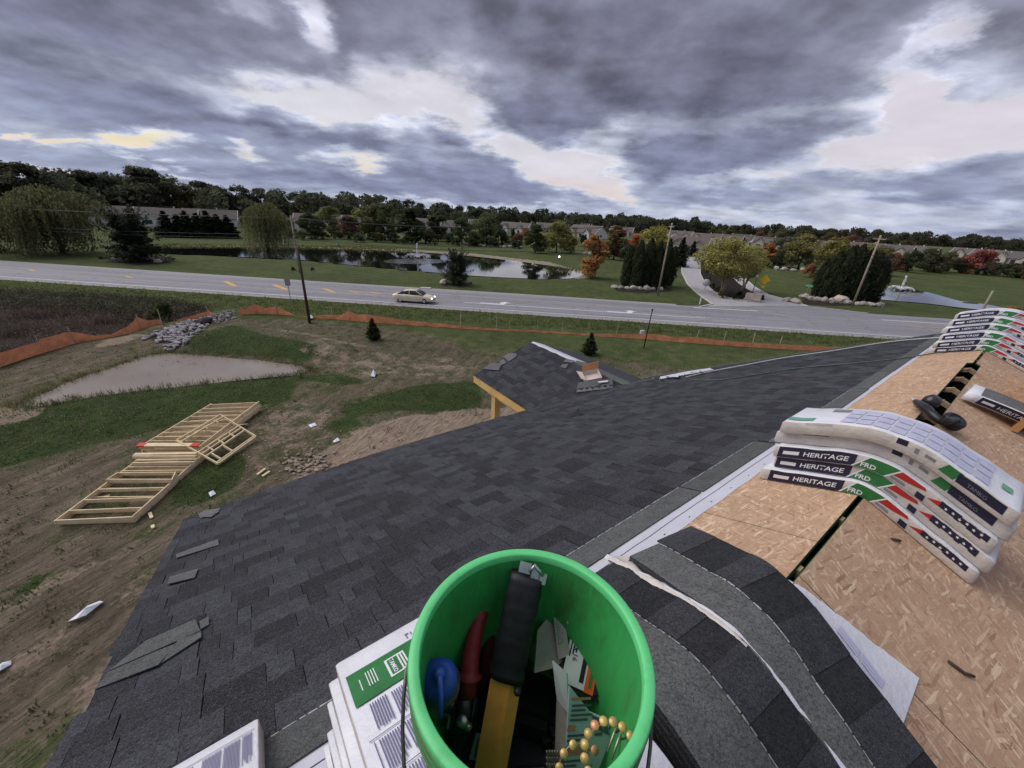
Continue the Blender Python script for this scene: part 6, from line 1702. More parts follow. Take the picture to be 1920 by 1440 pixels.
# torn cardboard with the number
cb = thing('cardboard_scrap', C(1030, 1240, .66), 'torn grey cardboard piece stamped with a long number', 'cardboard')
q4 = [C(1002, 1262, .66), C(1040, 1252, .665), C(1066, 1232, .665), C(1050, 1150, .625), C(1036, 1146, .62), C(1008, 1182, .63)]
nq = (q4[2] - q4[0]).cross(q4[4] - q4[0]).normalized(); nq = nq if nq.z > 0 else -nq
mb = MB(); mb.prism([p - nq * .0035 for p in q4], nq * .0035); mb.build('panel', M['kraft2'], cb)
q5 = [C(1046, 1236, .655), C(1068, 1228, .655), C(1054, 1150, .612), C(1036, 1152, .612)]
mb = MB(); mb.prism(q5, nq * .003); mb.build('folded_strip', M['kraft2'], cb)
ux = (q5[0] - q5[3]).normalized(); uy = (q5[1] - q5[0]); uy = (uy - ux * uy.dot(ux)).normalized()
n5 = ux.cross(uy).normalized(); n5 = n5 if n5.z > 0 else -n5; L5 = (q5[0] - q5[3]).length
flat_text('42905957', .015, lambda x, y: q5[3] + ux * (L5 * .12 + x * L5 / .105) + uy * (.012 - y) + nq * .0036 + n5 * .0008, 'ink_grey', cb)
mb = MB(); q6 = [C(1056, 1142, .60), C(1062, 1136, .595), C(1074, 1158, .605), C(1064, 1172, .61)]; mb.prism(q6, Vector((0, .002, .003)))
own(mb, 'paper_scrap', M['kraft2'], 'small pale curled paper scrap beside the stamped cardboard', 'paper')
# round coil lid between snips and bar
cl = thing('coil_box', C(930, 1230, .72), 'dark box with a pale round printed label behind the snips', 'box')
mb = MB(); cc = C(935, 1215, .725); mb.box(cc, (.075, .11, .06), Matrix.Rotation(.5, 3, 'Z') @ Matrix.Rotation(.35, 3, 'X'), bev=.004); mb.build('box_body', M['blackbox'], cl)
mb = MB(); Rl = Matrix.Rotation(.5, 3, 'Z') @ Matrix.Rotation(.35, 3, 'X')
for r0_, r1_, mi in ((0, .036, 0), (.026, .029, 1), (.019, .021, 1)):
    n = 28; vs = []; fs = []
    for k in range(n):
        a = 2 * PI * k / n
        for r_ in (r0_, r1_): vs.append(cc + Rl @ Vector((-.004 + math.cos(a) * r_ * .85, -.012 + math.sin(a) * r_, .031 + .0006 * (1 + mi))))
    for k in range(n): fs.append((2 * k, 2 * k + 1, 2 * ((k + 1) % n) + 1, 2 * ((k + 1) % n)))
    mb.add(vs, fs, mi)
for i in range(4):
    mb.add([cc + Rl @ Vector((.012 + .006 * i, .020, .0325)), cc + Rl @ Vector((.015 + .006 * i, .020, .0325)), cc + Rl @ Vector((.015 + .006 * i, .046 - .004 * i, .0325)), cc + Rl @ Vector((.012 + .006 * i, .046 - .004 * i, .0325))], [(0, 1, 2, 3)], 1)
mb.build('label', [M['bluepaper'], M['ink_black']], cl)
# printed instruction sheets standing on the near side
sh = thing('printed_box', C(1110, 1380, .80), 'pale blue printed carton with salmon headings near the coiled nails', 'box')
f0 = [C(1068, 1288, .61), C(1098, 1318, .66), C(1140, 1352, .67), C(1148, 1380, .69), C(1120, 1450, .74), C(1063, 1450, .72)]
nf = (f0[4] - f0[0]).cross(f0[2] - f0[0]).normalized(); nf = nf if nf.z > 0 else -nf
def plane_at(p):  # snap onto the sheet plane
    return p - nf * (p - f0[0]).dot(nf)
f0 = [plane_at(p) for p in f0]
mb = MB(); mb.prism([p - nf * .004 for p in f0], nf * .004); mb.build('panel', M['bluepaper'], sh)
ex = (plane_at(C(1136, 1400, .7)) - plane_at(C(1066, 1378, .7))).normalized(); ey = nf.cross(ex)
oo = plane_at(C(1066, 1296, .62))
def spot(x, y, dz=.0008): return oo + ex * x - ey * y + nf * dz
mb = MB()
sgn_ = 1 if (plane_at(C(1066, 1400, .7)) - oo).dot(-ey) > 0 else -1
def sp2(x, y, dz=.0008): return oo + ex * x - ey * (y * sgn_) + nf * dz
def dec(x0, x1, y0, y1, mi, dz=.0010): mb.add([sp2(x0, y0, dz), sp2(x1, y0, dz), sp2(x1, y1, dz), sp2(x0, y1, dz)], [(0, 1, 2, 3)], mi)
dec(.004, .034, .006, .010, 0); dec(.004, .016, .046, .055, 0); dec(.004, .042, .078, .090, 0)
for i, (y_, l_) in enumerate(((.016, .03), (.023, .022), (.030, .034), (.037, .028), (.060, .03), (.067, .02), (.097, .032), (.104, .02), (.111, .028), (.118, .03), (.127, .02), (.135, .03))): dec(.006, .006 + l_, y_, y_ + .0035, 1)
dec(.048, .060, .060, .064, 1)
mb.build('print', [M['salmon'], M['dimtext']], sh)
mb = MB(); bq = [plane_at(p) + nf * .0012 for p in (C(1102, 1324, .66), C(1136, 1352, .67), C(1142, 1378, .69), C(1106, 1346, .68))]; mb.add(bq, [(0, 1, 2, 3)]); mb.build('dark_panel', M['dimtext'], sh)
mb = MB(); w4 = [C(1037, 1238, .615), C(1064, 1262, .63), C(1068, 1338, .68), C(1046, 1312, .68)]; nw = Vector((-.002, -.002, .003)); mb.prism(w4, nw)
own(mb, 'white_flap', M['sticker'], 'plain white cardboard flap folded in the middle of the bucket', 'cardboard')
mb = MB(); mb.prism([C(1044, 1315, .70), C(1066, 1335, .69), C(1062, 1440, .76), C(1040, 1440, .78)], Vector((0, .004, -.004)))
own(mb, 'grey_flap', M['kraft2'], 'grey cardboard flap below the white flap', 'cardboard')
mb = MB(); mb.prism([C(893, 1378, .77), C(905, 1382, .77), C(900, 1428, .80), C(880, 1424, .80)], Vector((0, .002, .003))); 
tg = own(mb, 'label_tag', M['bluepaper'], 'small pale printed tag deep in the bucket left of the yellow bar', 'tag')
mb = MB(); q_ = [C(895, 1384, .765), C(901, 1386, .765), C(895, 1424, .795), C(888, 1422, .795)]
for i in range(3):
    t0, t1 = i / 3, (i + .5) / 3
    mb.add([q_[0].lerp(q_[1], t0), q_[0].lerp(q_[1], t1), q_[3].lerp(q_[2], t1), q_[3].lerp(q_[2], t0)], [(0, 1, 2, 3)])
mb.build('print', M['dimtext'], None).parent = tg
bpy.data.objects['print.001' if 'print.001' in bpy.data.objects else 'print'].location = -tg.location
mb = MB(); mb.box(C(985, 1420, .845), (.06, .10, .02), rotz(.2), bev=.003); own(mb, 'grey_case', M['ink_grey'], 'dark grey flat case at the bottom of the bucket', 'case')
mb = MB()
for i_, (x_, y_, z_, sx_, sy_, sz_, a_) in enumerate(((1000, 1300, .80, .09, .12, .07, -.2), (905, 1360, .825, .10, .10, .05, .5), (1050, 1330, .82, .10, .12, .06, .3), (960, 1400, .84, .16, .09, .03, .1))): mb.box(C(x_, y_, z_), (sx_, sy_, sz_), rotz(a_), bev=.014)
own(mb, 'black_filler', M['blackbox'], 'black pouch added to darken the bucket bottom behind the yellow bar', 'filler')  # dark mass added so the bucket bottom looks dark and filled
# coils of roofing nails
def nail_coil(c, axis, R_, n, a0, a1, label, head='brass', L=.030):
    t = thing('nail_coil', c, label, 'nails'); ax_ = Vector(axis).normalized(); u = ax_.orthogonal().normalized(); v = ax_.cross(u)
    wpts = []
    for i in range(n):
        a = a0 + (a1 - a0) * i / (n - 1); p = c + (u * math.cos(a) + v * math.sin(a)) * R_
        tilt = (ax_ + (u * math.cos(a) + v * math.sin(a)) * .25).normalized()
        mb = MB(); mb.lathe(p, [(.0003, .0016), (.0048, .0014), (.0050, .0004), (.0046, -.0004)], 14, axis=tilt); o = mb.build('nail', M['copper' if i % 5 == 0 else head], t)
        mb = MB(); mb.tube([p, p - tilt * L], [.0016, .0012], 6); mb.build('shank', M['nailsteel'], o)
        wpts.append(p - tilt * L * .4)
    mb = MB(); mb.tube(wpts, .0006, 5); mb.build('coil_wire', M['nailsteel'], t)
    return t
nail_coil(C(1146, 1418, .535), (-.10, -.45, .88), .029, 12, -.6, 3.5, 'coil of brass coloured roofing nails by the near rim of the bucket')
nail_coil(C(1090, 1450, .58), (.1, -.6, .75), .026, 9, 0, 4.2, 'darker coil of nails half hidden at the bucket rim')
nl = thing('loose_nails', C(1040, 1430, .74), 'bundle of grey steel nails standing between cartons', 'nails')
for i in range(22):
    mb = MB(); p = C(1025 + (i % 7) * 5, 1408 + (i // 7) * 12, .73 + .01 * (i // 7)); mb.tube([p, p + Vector((.012 + .001 * (i % 3), .004, -.05))], [.0019, .0012], 6); mb.build('nail', M['nailsteel'], nl)
for i, (x, y) in enumerate([(1168, 1362), (1178, 1378), (1160, 1350)]):
    mb = MB(); p = C(x, y, .62); mb.tube([p, p + Vector((-.02, -.03, -.012))], [.0018, .0016], 6)
    own(mb, 'loose_nail', M['nailsteel'], ['loose nail poking up at the coil edge, longest', 'loose nail poking up nearest the bucket wall', 'loose nail poking up farthest back behind the coil'][i], 'nail')

# ================================================================ things lying on the roof
def RH(x, y, t=0.0, sg=1):
    """where the main roof (lifted by t) is seen at a pixel"""
    v = ray(x, y); rq = v @ np.array(QV); s_ = TP * sg
    k = (-HR + t / CP + s_ * Q0) / (v[2] + s_ * rq)
    return Vector((v[0] * k, v[1] * k, H + v[2] * k))
def PH(x, y, t=0.0):
    """where the near side of the porch roof is seen at a pixel"""
    v = ray(x, y); rr = v @ np.array(RV); sl = (PZ - PEZ) / (PR - PE)
    # z = PZ - sl * (PR - r)
    k = (PZ - sl * PR + t - H) / (v[2] - sl * rr)
    return Vector((v[0] * k, v[1] * k, H + v[2] * k))
def flat_piece(name, pts, th, mt, label, cat, group=None, fn=RH, lift=.014, warp=.006):
    c = [fn(x, y, lift + (warp if i % 2 else 0)) for i, (x, y) in enumerate(pts)]
    n = (c[1] - c[0]).cross(c[2] - c[1]).normalized(); n = n if n.z > 0 else -n
    mb = MB(); mb.prism(c, n * th); return own(mb, name, M[mt], label, cat, group)
GL = 'loose shingle pieces on the big dark roof'
for pts, lab in (([(372, 964), (384, 958), (414, 953), (408, 962), (376, 972)], 'pair of thin pale shingle offcuts near the far corner of the big roof'),
                 ([(370, 970), (392, 961), (412, 959), (396, 970)], 'offcut half under the pair at the roof corner'),
                 ([(330, 1040), (331, 1047), (411, 1022), (408, 1012)], 'long narrow pale shingle strip near the gable edge'),
                 ([(318, 1083), (314, 1096), (365, 1084), (372, 1067)], 'short pale shingle piece below the long narrow strip'),
                 ([(272, 1204), (366, 1162), (376, 1184), (206, 1258)], 'large loose shingle on the pile at the gable edge'),
                 ([(298, 1248), (333, 1203), (377, 1184), (378, 1196)], 'shingle slipping out of the pile, square end uphill'),
                 ([(178, 1294), (208, 1256), (332, 1207), (297, 1248)], 'lowest loose shingle of the pile, pointing at the gable edge'),
                 ([(374, 1167), (376, 1181), (392, 1172), (391, 1157)], 'small square shingle offcut above the pile')):
    flat_piece('loose_shingle', pts, .005, 'shingle_pale' if 'pile' not in lab else 'shingle_grey', lab, 'shingle', GL, lift=.012 + .004 * ('large' in lab) )
for zp, lab in (([(150, 300), (200, 258), (300, 253), (272, 312)], 'grey loose shingle at the porch eave corner, biggest'), ([(275, 240), (310, 224), (332, 250), (292, 272)], 'small grey shingle piece in the middle of three on the porch'), ([(308, 206), (345, 178), (416, 180), (404, 206), (350, 242)], 'grey loose shingle highest on the porch rake'),
                ([(752, 286), (770, 264), (822, 260), (796, 296)], 'grey shingle piece on the porch below its twin near the ridge'), ([(778, 246), (800, 220), (874, 236), (850, 252)], 'grey shingle piece by the white ridge paper of the porch')):
    flat_piece('loose_shingle', [(870 + a / 4.174, 620 + b / 4.174) for a, b in zp], .006, 'shingle_pale', lab, 'shingle', 'loose shingle pieces on the porch roof', fn=PH, lift=.016)
# open carton and grey slab on the porch
M['carton'] = simple('corrugated_carton', (0.50, 0.26, 0.13), 0.8, 0.12, 10, 0.2)
M['carton_pale'] = simple('pale_carton', (0.55, 0.47, 0.42), 0.8, 0.10, 10, 0.2)
bx = thing('nail_carton', PH(1108, 718, .0), 'open carton of nails with its brown flap up on the porch roof', 'box')
A_, B_, C_, D_ = PH(1098, 722), PH(1128, 716), PH(1120, 700), PH(1090, 706)
upn = Vector((0, 0, .10)); mb = MB()
for a, b in ((A_, B_), (B_, C_), (C_, D_), (D_, A_)):
    d = (b - a).normalized(); mb.prism([a, b, b + upn, a + upn], Vector((-d.y, d.x, 0)) * .008)
mb.prism([A_, B_, C_, D_], (0, 0, .012)); mb.build('box_body', M['carton_pale'], bx)
mb = MB(); o_ = (D_ - A_).normalized(); mb.prism([D_ + upn, C_ + upn, C_ + upn + o_ * .03 + Vector((0, 0, .15)), D_ + upn + o_ * .03 + Vector((0, 0, .14))], o_ * .006); mb.build('flap', M['carton'], bx)
mb = MB(); mb.prism([A_ + upn, D_ + upn, D_ + upn - RV * .02 - QV * .0 + Vector((-.10, .02, .01)), A_ + upn + Vector((-.10, .02, .02))], (0, 0, .005)); mb.build('flap', M['carton_pale'], bx)
mb = MB(); pA, pB = A_.lerp(B_, .35) + upn * .25, A_.lerp(B_, .85) + upn * .25; fd = (A_ - D_).normalized() * .004; mb.add([pA + fd, pB + fd, pB + fd + upn * .4, pA + fd + upn * .4], [(0, 1, 2, 3)]); mb.build('print', M['ink_red'], bx)
gs = thing('shingle_remnant', PH(1115, 730), 'grey half bundle of shingles with torn white edge in the porch valley', 'shingle bundle')
q_ = [PH(1081, 735, .02), PH(1149, 727, .02), PH(1146, 716, .02), PH(1083, 723, .02)]
mb = MB(); mb.prism(q_, (0, 0, .07)); mb.build('shingle_stack', M['shingle_grey'], gs)
mb = MB(); n = 14
fd = (q_[0] - q_[3]).normalized() * .008
for i in range(n):
    a, b = q_[0].lerp(q_[1], i / n) + fd, q_[0].lerp(q_[1], (i + 1) / n) + fd; h0_, h1_ = .05 + .025 * math.sin(i * 2.7), .05 + .025 * math.sin((i + 1) * 2.7)
    mb.add([a, b, b + Vector((0, 0, h1_)), a + Vector((0, 0, h0_))], [(0, 1, 2, 3)])
mb.build('wrapper', M['wrapw'], gs)
mb = MB(); mb.beam(PH(1122, 717, .12), PH(1140, 715, .12), .05, .02); own(mb, 'white_offcut', M['wrapw'], 'white strip lying on the grey half bundle', 'offcut')
# air hose
M['hose'] = simple('green_air_hose', (0.09, 0.13, 0.10), 0.5, 0.1, 20, 0.3)
def spline(pts, n=8):
    out = []
    for i in range(len(pts) - 1):
        p0, p1, p2, p3 = pts[max(i - 1, 0)], pts[i], pts[i + 1], pts[min(i + 2, len(pts) - 1)]
        for k in range(n):
            t = k / n; out.append(0.5 * ((2 * p1) + (p2 - p0) * t + (2 * p0 - 5 * p1 + 4 * p2 - p3) * t * t + (3 * p1 - p0 - 3 * p2 + p3) * t ** 3))
    return out + [pts[-1]]
hp = [RH(1792, 656, .02), RH(1740, 664, .02), RH(1680, 673, .02), RH(1600, 681, .018), RH(1500, 690, .018), RH(1420, 702, .018), RH(1350, 712, .018), RH(1300, 712, .018), RH(1284, 704, .018)]
mb = MB(); mb.tube(spline(hp), .008, 6); own(mb, 'air_hose', M['hose'], 'thin green air hose running from the far bundle stack down the dark roof', 'hose')
hp = [RH(1286, 707, .02), RH(1330, 697, .03), RH(1400, 684, .035), RH(1470, 671, .035), RH(1560, 658, .03), RH(1640, 645, .03), RH(1700, 637.5, .03), RH(1765, 633, .03)]
M['rope'] = simple('pale_rope', (0.42, 0.43, 0.40), 0.7, 0.15, 30, 0.2)
mb = MB(); mb.tube(spline(hp), .011, 6); own(mb, 'safety_rope', M['rope'], 'pale rope stretched along the slanting far edge of the dark roof', 'rope')
hp = [PH(1222, 712, .12), PH(1196, 716, .02), PH(1170, 721, .02), PH(1150, 714, .02), PH(1120, 722, .12), PH(1110, 736, .03), PH(1128, 741, .03), PH(1148, 736, .03), PH(1150, 728, .10), PH(1135, 722, .12), PH(1122, 728, .11)]
mb = MB(); mb.tube(spline(hp), .008, 6); own(mb, 'air_hose', M['hose'], 'green air hose coiled over the grey half bundle on the porch', 'hose')
mb = MB(); rr = random.Random(9)
for (x, y) in ((1222, 711), (1238, 709), (1252, 706), (1268, 705), (1282, 702), (1300, 699), (1316, 696)):
    p = [RH(x + rr.uniform(-7, 7), y + rr.uniform(-3, 3), .015 + rr.uniform(0, .06)) for _ in range(4)]
    c = sum(p, Vector()) / 4; p.sort(key=lambda v: math.atan2((v - c).y, (v - c).x)); mb.add(p, [(0, 1, 2), (0, 2, 3)], rr.choice([0, 0, 1]))
mb.add([RH(1236, 711, .02), RH(1300, 700, .03), RH(1338, 693, .02), RH(1330, 690, .05), RH(1290, 696, .06), RH(1238, 706, .05)], [(0, 1, 4, 5), (1, 2, 3, 4)])
o = own(mb, 'paper_scraps', [M['paper'], M['ink_teal']], 'white and green paper scraps strewn where porch ridge meets the big roof', 'scraps'); 
# nailer
nl = thing('coil_nailer', RH(1752, 785, .0, -1), 'black coil nailer lying across the open ridge slot', 'nail gun')
n0, n1, n2 = RH(1716, 752, .05), RH(1738, 768, .09), RH(1764, 790, .10, -1)
mb = MB(); mb.tube([n0, n0.lerp(n1, .3), n1, n1.lerp(n2, .3), n2], [.016, .03, .036, .028, .024], 12); mb.build('nailer_body', M['blackbox'], nl)
dc = RH(1778, 795, .03, -1); mb = MB(); nrm_ = (Vector((0, 0, 1)) - QV * .35 + Vector((-.15, -.25, 0))).normalized(); mb.lathe(dc, [(.001, 0), (.062, 0), (.068, .012), (.068, .055), (.060, .068), (.045, .070), (.042, .062), (.001, .060)], 26, axis=nrm_); mb.build('magazine', M['blackbox'], nl)
mb = MB(); d2 = RH(1740, 757, .04); mb.lathe(d2, [(.001, 0), (.050, 0), (.055, .03), (.040, .075), (.001, .08)], 22, axis=nrm_); mb.build('cylinder_cap', M['dark_steel'], nl)
mb = MB(); mb.tube([n2 + Vector((0, 0, .0)), dc + nrm_ * .05], [.024, .03], 10); mb.build('feed_arm', M['blackbox'], nl)
mb = MB(); mb.tube([n0, n0 + (n0 - n1).normalized() * .05, RH(1708, 745, .03)], [.011, .009, .008], 8); mb.build('hose_fitting', M['wrapw'], nl)

# ================================================================ the yard
def fr(p, z): return Vector((p.x, p.y, z))
def lumber_frame(name, NL, NR, FL, FR, z0, h, fracs, label, w_=.042, extra=None, rail='both'):
    t = thing(name, (NL + NR) / 2, label, 'wall frame', 'stacked stud wall frames on the grass'); t.location.z = z0; ORIGIN[t.name] = Vector(t.location)
    zc = z0 + h / 2
    def bar(a, b, nm='stud', ww=w_):
        mb = MB(); mb.beam(fr(a, zc), fr(b, zc), ww, h, bev=.004); return mb.build(nm, M['lumber'], t)
    d = (FL - NL).normalized() * w_ * .5; e = (NR - NL).normalized() * (w_ * .5 + .002)
    bar(NL - d, FL + d, 'plate'); bar(NR - d, FR + d, 'plate')
    for f in fracs: bar(NL.lerp(FL, f) + e, NR.lerp(FR, f) - e)
    return t
NL, NR, FL, FR = G(107, 984, .1), G(250, 977, .1), G(282, 853, .1), G(388, 853, .1)
def frac_of(x, y): 
    p = G(x, y, .1); d = FR - NR; return max(0, min(1, (p - NR).dot(d) / d.dot(d)))
fz = [.004] + [frac_of(*q) for q in ((263, 959), (287, 940), (309, 921), (326, 906), (345, 888), (352, 881))] + [.93, .995]
lumber_frame('stud_frame', NL, NR, FL, FR, .14, .14, fz, 'lower front stud frame reaching nearest the camera on the grass')
sh_ = Vector((-.10, .12, 0)); lumber_frame('stud_frame', NL + sh_, NR + sh_ * .4, FL + sh_, FR + sh_ * .4, -.01, .14, [.004, .13, .30, .42, .55, .72, .85, .995], 'stud frame at the very bottom under the front frame')
a_, b_ = G(202, 903, .32), G(324, 903, .32); c_, d_ = G(222, 890, .32), G(330, 889, .32)
lumber_frame('stud_frame', a_, b_, c_, d_, .285, .14, [.03, .97], 'short header frame lying across the front frame')
NL2, NR2, FL2, FR2 = G(260, 833, .56), G(372, 833, .56), G(396, 757, .45), G(485, 753, .45)
fz2 = [.004, .10, .20, .30, .41, .52, .63, .74, .86, .995]
for i, zz in enumerate((.0, .145, .29)):
    o_ = Vector((.06 * math.sin(i * 2.1), -.10 + .08 * i, 0))
    lumber_frame('stud_frame', NL2 + o_, NR2 + o_ + Vector((.05 * (i == 0), 0, 0)), FL2 + o_, FR2 + o_, zz, .14, [min(1, max(0, f + .02 * math.sin(i + f * 9))) for f in fz2], ['lowest stud frame of the back stack', 'middle stud frame of the back stack', 'top stud frame of the back stack, beneath the red marked boards'][i])
# loose boards on the stack
def board(a, b, w_, h, label, red=0, mt='lumber'):
    t = thing('loose_board', (a + b) / 2, label, 'board', 'loose boards on the wall frames'); mb = MB(); mb.beam(a, b, w_, h, bev=.004); mb.build('board_face', M[mt], t)
    if red:
        d = (b - a).normalized()
        for p, s in ((a, 1), (b, -1)):
            mb = MB(); mb.beam(p - d * s * .003, p + d * s * .30, w_ + .006, h + .006); mb.build('red_mark', M['red_mark'], t)
    return t
M['red_mark'] = simple('red_spray', (0.55, 0.045, 0.03), 0.6, 0.2, 10, 0.3)
board(G(259, 834, .56), G(373, 834, .56), .24, .04, 'wide board with red painted ends across the frames', 1)
board(G(252, 852, .5), G(369, 850, .5), .14, .06, 'pale board next below the red ended board')
board(G(249, 857, .47), G(367, 857, .47), .05, .12, 'thick board on edge below the red ended board')
board(G(249, 870, .42), G(366, 868, .42), .05, .14, 'board closing the near end of the back stack')
board(G(255, 863, .40), G(370, 861, .40), .09, .05, 'darker board between two pale boards')
board(G(446, 797, .3), G(464, 795, .05), .09, .03, 'short offcut sticking out at the side of the back stack')
board(G(188, 934, .02), G(206, 929, .02), .14, .03, 'short offcut on the ground inside the front frame')
# the light window frame leaning on the stack
wf = thing('window_frame', G(400, 870), 'light stud frame with window opening leaning on the stacked frames', 'wall frame')
A_, B_, C_, D_ = G(331, 826, .66), G(413, 778, .62), G(480, 819, .16), G(409, 870, .16)
def wb(p, q, nm='stud', w_=.05): mb = MB(); nrm_ = (B_ - A_).cross(D_ - A_).normalized(); mb.beam(p, q, w_, .09, up=nrm_, bev=.003); mb.build(nm, M['lumber'], wf)
L4 = lambda f, g: A_.lerp(D_, f).lerp(B_.lerp(C_, f), g)
wb(A_, D_, 'plate'); wb(B_, C_, 'plate')
for f in (.0, .09, .52, .60, .70, .96, 1.0): wb(L4(f, .012), L4(f, .988))
for g in (.2, .45, .72): wb(L4(.54, g), L4(.69, g), 'blocking')
for g in (.12, .40): wb(L4(.72, g), L4(.95, g), 'blocking')
for g in (.55, .8): wb(L4(.11, g), L4(.16, g), 'blocking')

# orange silt fence
def silt_fence(px, label, stakes_at):
    """px: (x, y base, height in metres)"""
    root = thing('silt_fence', S(px[0][0], px[0][1]), label, 'fence', 'orange silt fence round the yard')
    pts = [(S(x, y), h) for x, y, h in px]; mb = MB(); rr = random.Random(len(px)); fine = []
    for (a, ha), (b, hb) in zip(pts, pts[1:]):
        n = max(2, int((b - a).length / .35))
        for i in range(n):
            f = i / n; p = a.lerp(b, f); fine.append((p, ha + (hb - ha) * f))
    fine.append(pts[-1]); d0 = Vector((0, 0, 1)); vs = []
    for k, (p, h) in enumerate(fine):
        d = (fine[min(k + 1, len(fine) - 1)][0] - fine[max(k - 1, 0)][0]); q = Vector((-d.y, d.x, 0)).normalized(); w_ = .05 * math.sin(k * 1.3) + .04 * rr.uniform(-1, 1)
        zz = gz(p.x, p.y) - .03
        vs += [Vector((p.x, p.y, zz)), Vector((p.x, p.y, zz + h * .55)) + q * w_, Vector((p.x, p.y, zz + h)) + q * w_ * .4]
    fs = [(3 * k + j, 3 * k + 3 + j, 3 * k + 4 + j, 3 * k + 1 + j) for k in range(len(fine) - 1) for j in (0, 1)]
    mb.add(vs, fs, 0, True); mb.build('netting', M['netting'], root)
    for (x, y, h) in stakes_at:
        p = S(x, y); mb = MB(); tl = Vector((rr.uniform(-.08, .08), rr.uniform(-.08, .08), 0)); mb.beam(p - Vector((0, 0, .1)), p + Vector((0, 0, h)) + tl, .045, .045); mb.build('stake', M['stake'], root)
silt_fence([(-120, 720, .95), (0, 687, .85), (82, 660, .8), (84, 659, .95), (140, 641, .9), (180, 636, .35), (210, 631, .25), (243, 622, .55), (263, 613, 1.1), (280, 606, .5), (304, 604, .35)], 'orange silt fence sagging along the brown brush', [(82, 660, 1.2), (141, 641, 1.2), (262, 613, 1.3), (303, 606, 1.3), (0, 688, 1.1)])
silt_fence([(332, 600, .12), (360, 596, .3), (390, 594, .55), (394, 594, .75), (401, 595, .4)], 'short piece of orange silt fence ending at the stones', [(393, 594, 1.0)])
silt_fence([(452, 590, .85), (460, 589, .5), (480, 588, 1.0), (500, 588, .6), (521, 589, .85), (553, 592, .12), (575, 594, .1), (610, 597, .4), (640, 599, .5), (656, 601, 1.0), (672, 602, .7), (692, 604, .8), (750, 608, .5), (800, 611, .42), (870, 616, .3), (940, 620, .22), (1000, 622, .22), (1100, 629, .25), (1190, 634, .45), (1230, 637, .6), (1260, 640, .5), (1300, 643, .65), (1340, 646, .5), (1400, 650, .45), (1480, 655, .5), (1560, 659, .5), (1700, 668, .5), (1900, 682, .5)],
           'long orange silt fence running parallel to the road', [(451, 589, 1.1), (480, 588, 1.2), (520, 589, 1.1), (623, 597, 1.2), (656, 601, 1.3), (690, 604, 1.4), (751, 608, 1.4), (863, 612, 1.4), (930, 617, 1.2), (955, 618, .9), (1008, 622, 1.2), (1054, 625, 1.2), (1101, 628, 1.2), (1155, 631, 1.1), (1304, 643, 1.3), (1355, 646, 1.3), (1410, 649, 1.3), (1460, 654, 1.3)])

# riprap: pale stones tumbling into the puddle
mb = MB(); rr = random.Random(21); RIP = [poly_px(p) for p in ([(258, 632), (300, 621), (338, 605), (372, 596), (400, 592), (384, 612), (398, 604), (372, 632), (345, 655), (312, 660), (300, 645)], [(388, 594), (402, 584), (440, 582), (446, 592), (436, 602), (396, 609)])]
cnt = 0
while cnt < 520:
    k = 0 if rr.random() < .68 else 1; P_ = RIP[k]
    x = rr.uniform(min(p.x for p in P_), max(p.x for p in P_)); y = rr.uniform(min(p.y for p in P_), max(p.y for p in P_))
    if not inside(np.array([x]), np.array([y]), P_)[0]: continue
    r_ = rr.choice([.06, .08, .10, .13, .17, .21]) * (1 if k == 0 else .62); mb.rock((x, y, gz(x, y) + r_ * .3 + rr.uniform(0, .05)), r_, cnt, flat=(1.25, .85, .7)); cnt += 1
o = mb.build('riprap', M['riprap']); o['kind'] = 'stuff'
mb = MB(); p = S(385, 606); mb.rock(p + Vector((0, 0, .22)), .55, 3, sub=2, flat=(1.3, .9, .6)); own(mb, 'dark_boulder', M['maroon'] if 'maroon' in M else M.setdefault('maroon', simple('dark_maroon_stone', (0.045, 0.028, 0.032), .9, .3, 3)), 'dark maroon lump beside the pale stones', 'boulder')
# debris heap by the roof corner
mb = MB(); rr = random.Random(4)
for i in range(150):
    p = S(rr.gauss(575, 26), rr.gauss(868, 12)); r_ = rr.choice([.03, .05, .07, .10]); mb.rock(p + Vector((0, 0, r_ * .3)), r_, i, flat=(1.2, 1, .7))
for i in range(90):
    p = S(rr.uniform(430, 640), rr.uniform(790, 900)); r_ = rr.choice([.02, .03, .05]); mb.rock(p + Vector((0, 0, r_ * .3)), r_, i + 300, flat=(1.2, 1, .7))
o = mb.build('rubble', M['clod'] if 'clod' in M else M.setdefault('clod', simple('clay_clod', (0.33, 0.265, 0.20), .95, .4, 5))); o['kind'] = 'stuff'
for i, (x, y, dx, dy, lab) in enumerate([(482, 890, 16, -10, 'thin scrap of lumber at the rubble by the roof edge'), (492, 893, 14, -8, 'second thin lumber scrap in the rubble'), (281, 962, 4, 10, 'short lumber block beside the front frame'), (286, 985, 2, 6, 'smallest lumber block near the front frame')]):
    mb = MB(); mb.beam(S(x, y) + Vector((0, 0, .03)), S(x + dx, y + dy) + Vector((0, 0, .05)), .09, .04); own(mb, 'lumber_scrap', M['lumber'], lab, 'lumber scrap')
M['plastic'] = simple('white_plastic_litter', (0.66, 0.70, 0.74), 0.4, 0.06, 8, 0.4)
def litter(px, label, up=.06, seed=0):
    rr = random.Random(seed); mb = MB(); c = [S(x, y) for x, y in px]
    for i, p in enumerate(c): p.z += .015 + up * rr.random()
    m_ = sum(c, Vector()) / len(c); m_.z += up; n = len(c); mb.add(c + [m_], [(i, (i + 1) % n, n) for i in range(n)]); mb.add([p - Vector((0, 0, .01)) for p in c], [tuple(range(n - 1, -1, -1))])
    return own(mb, 'plastic_scrap', M['plastic'], label, 'litter')
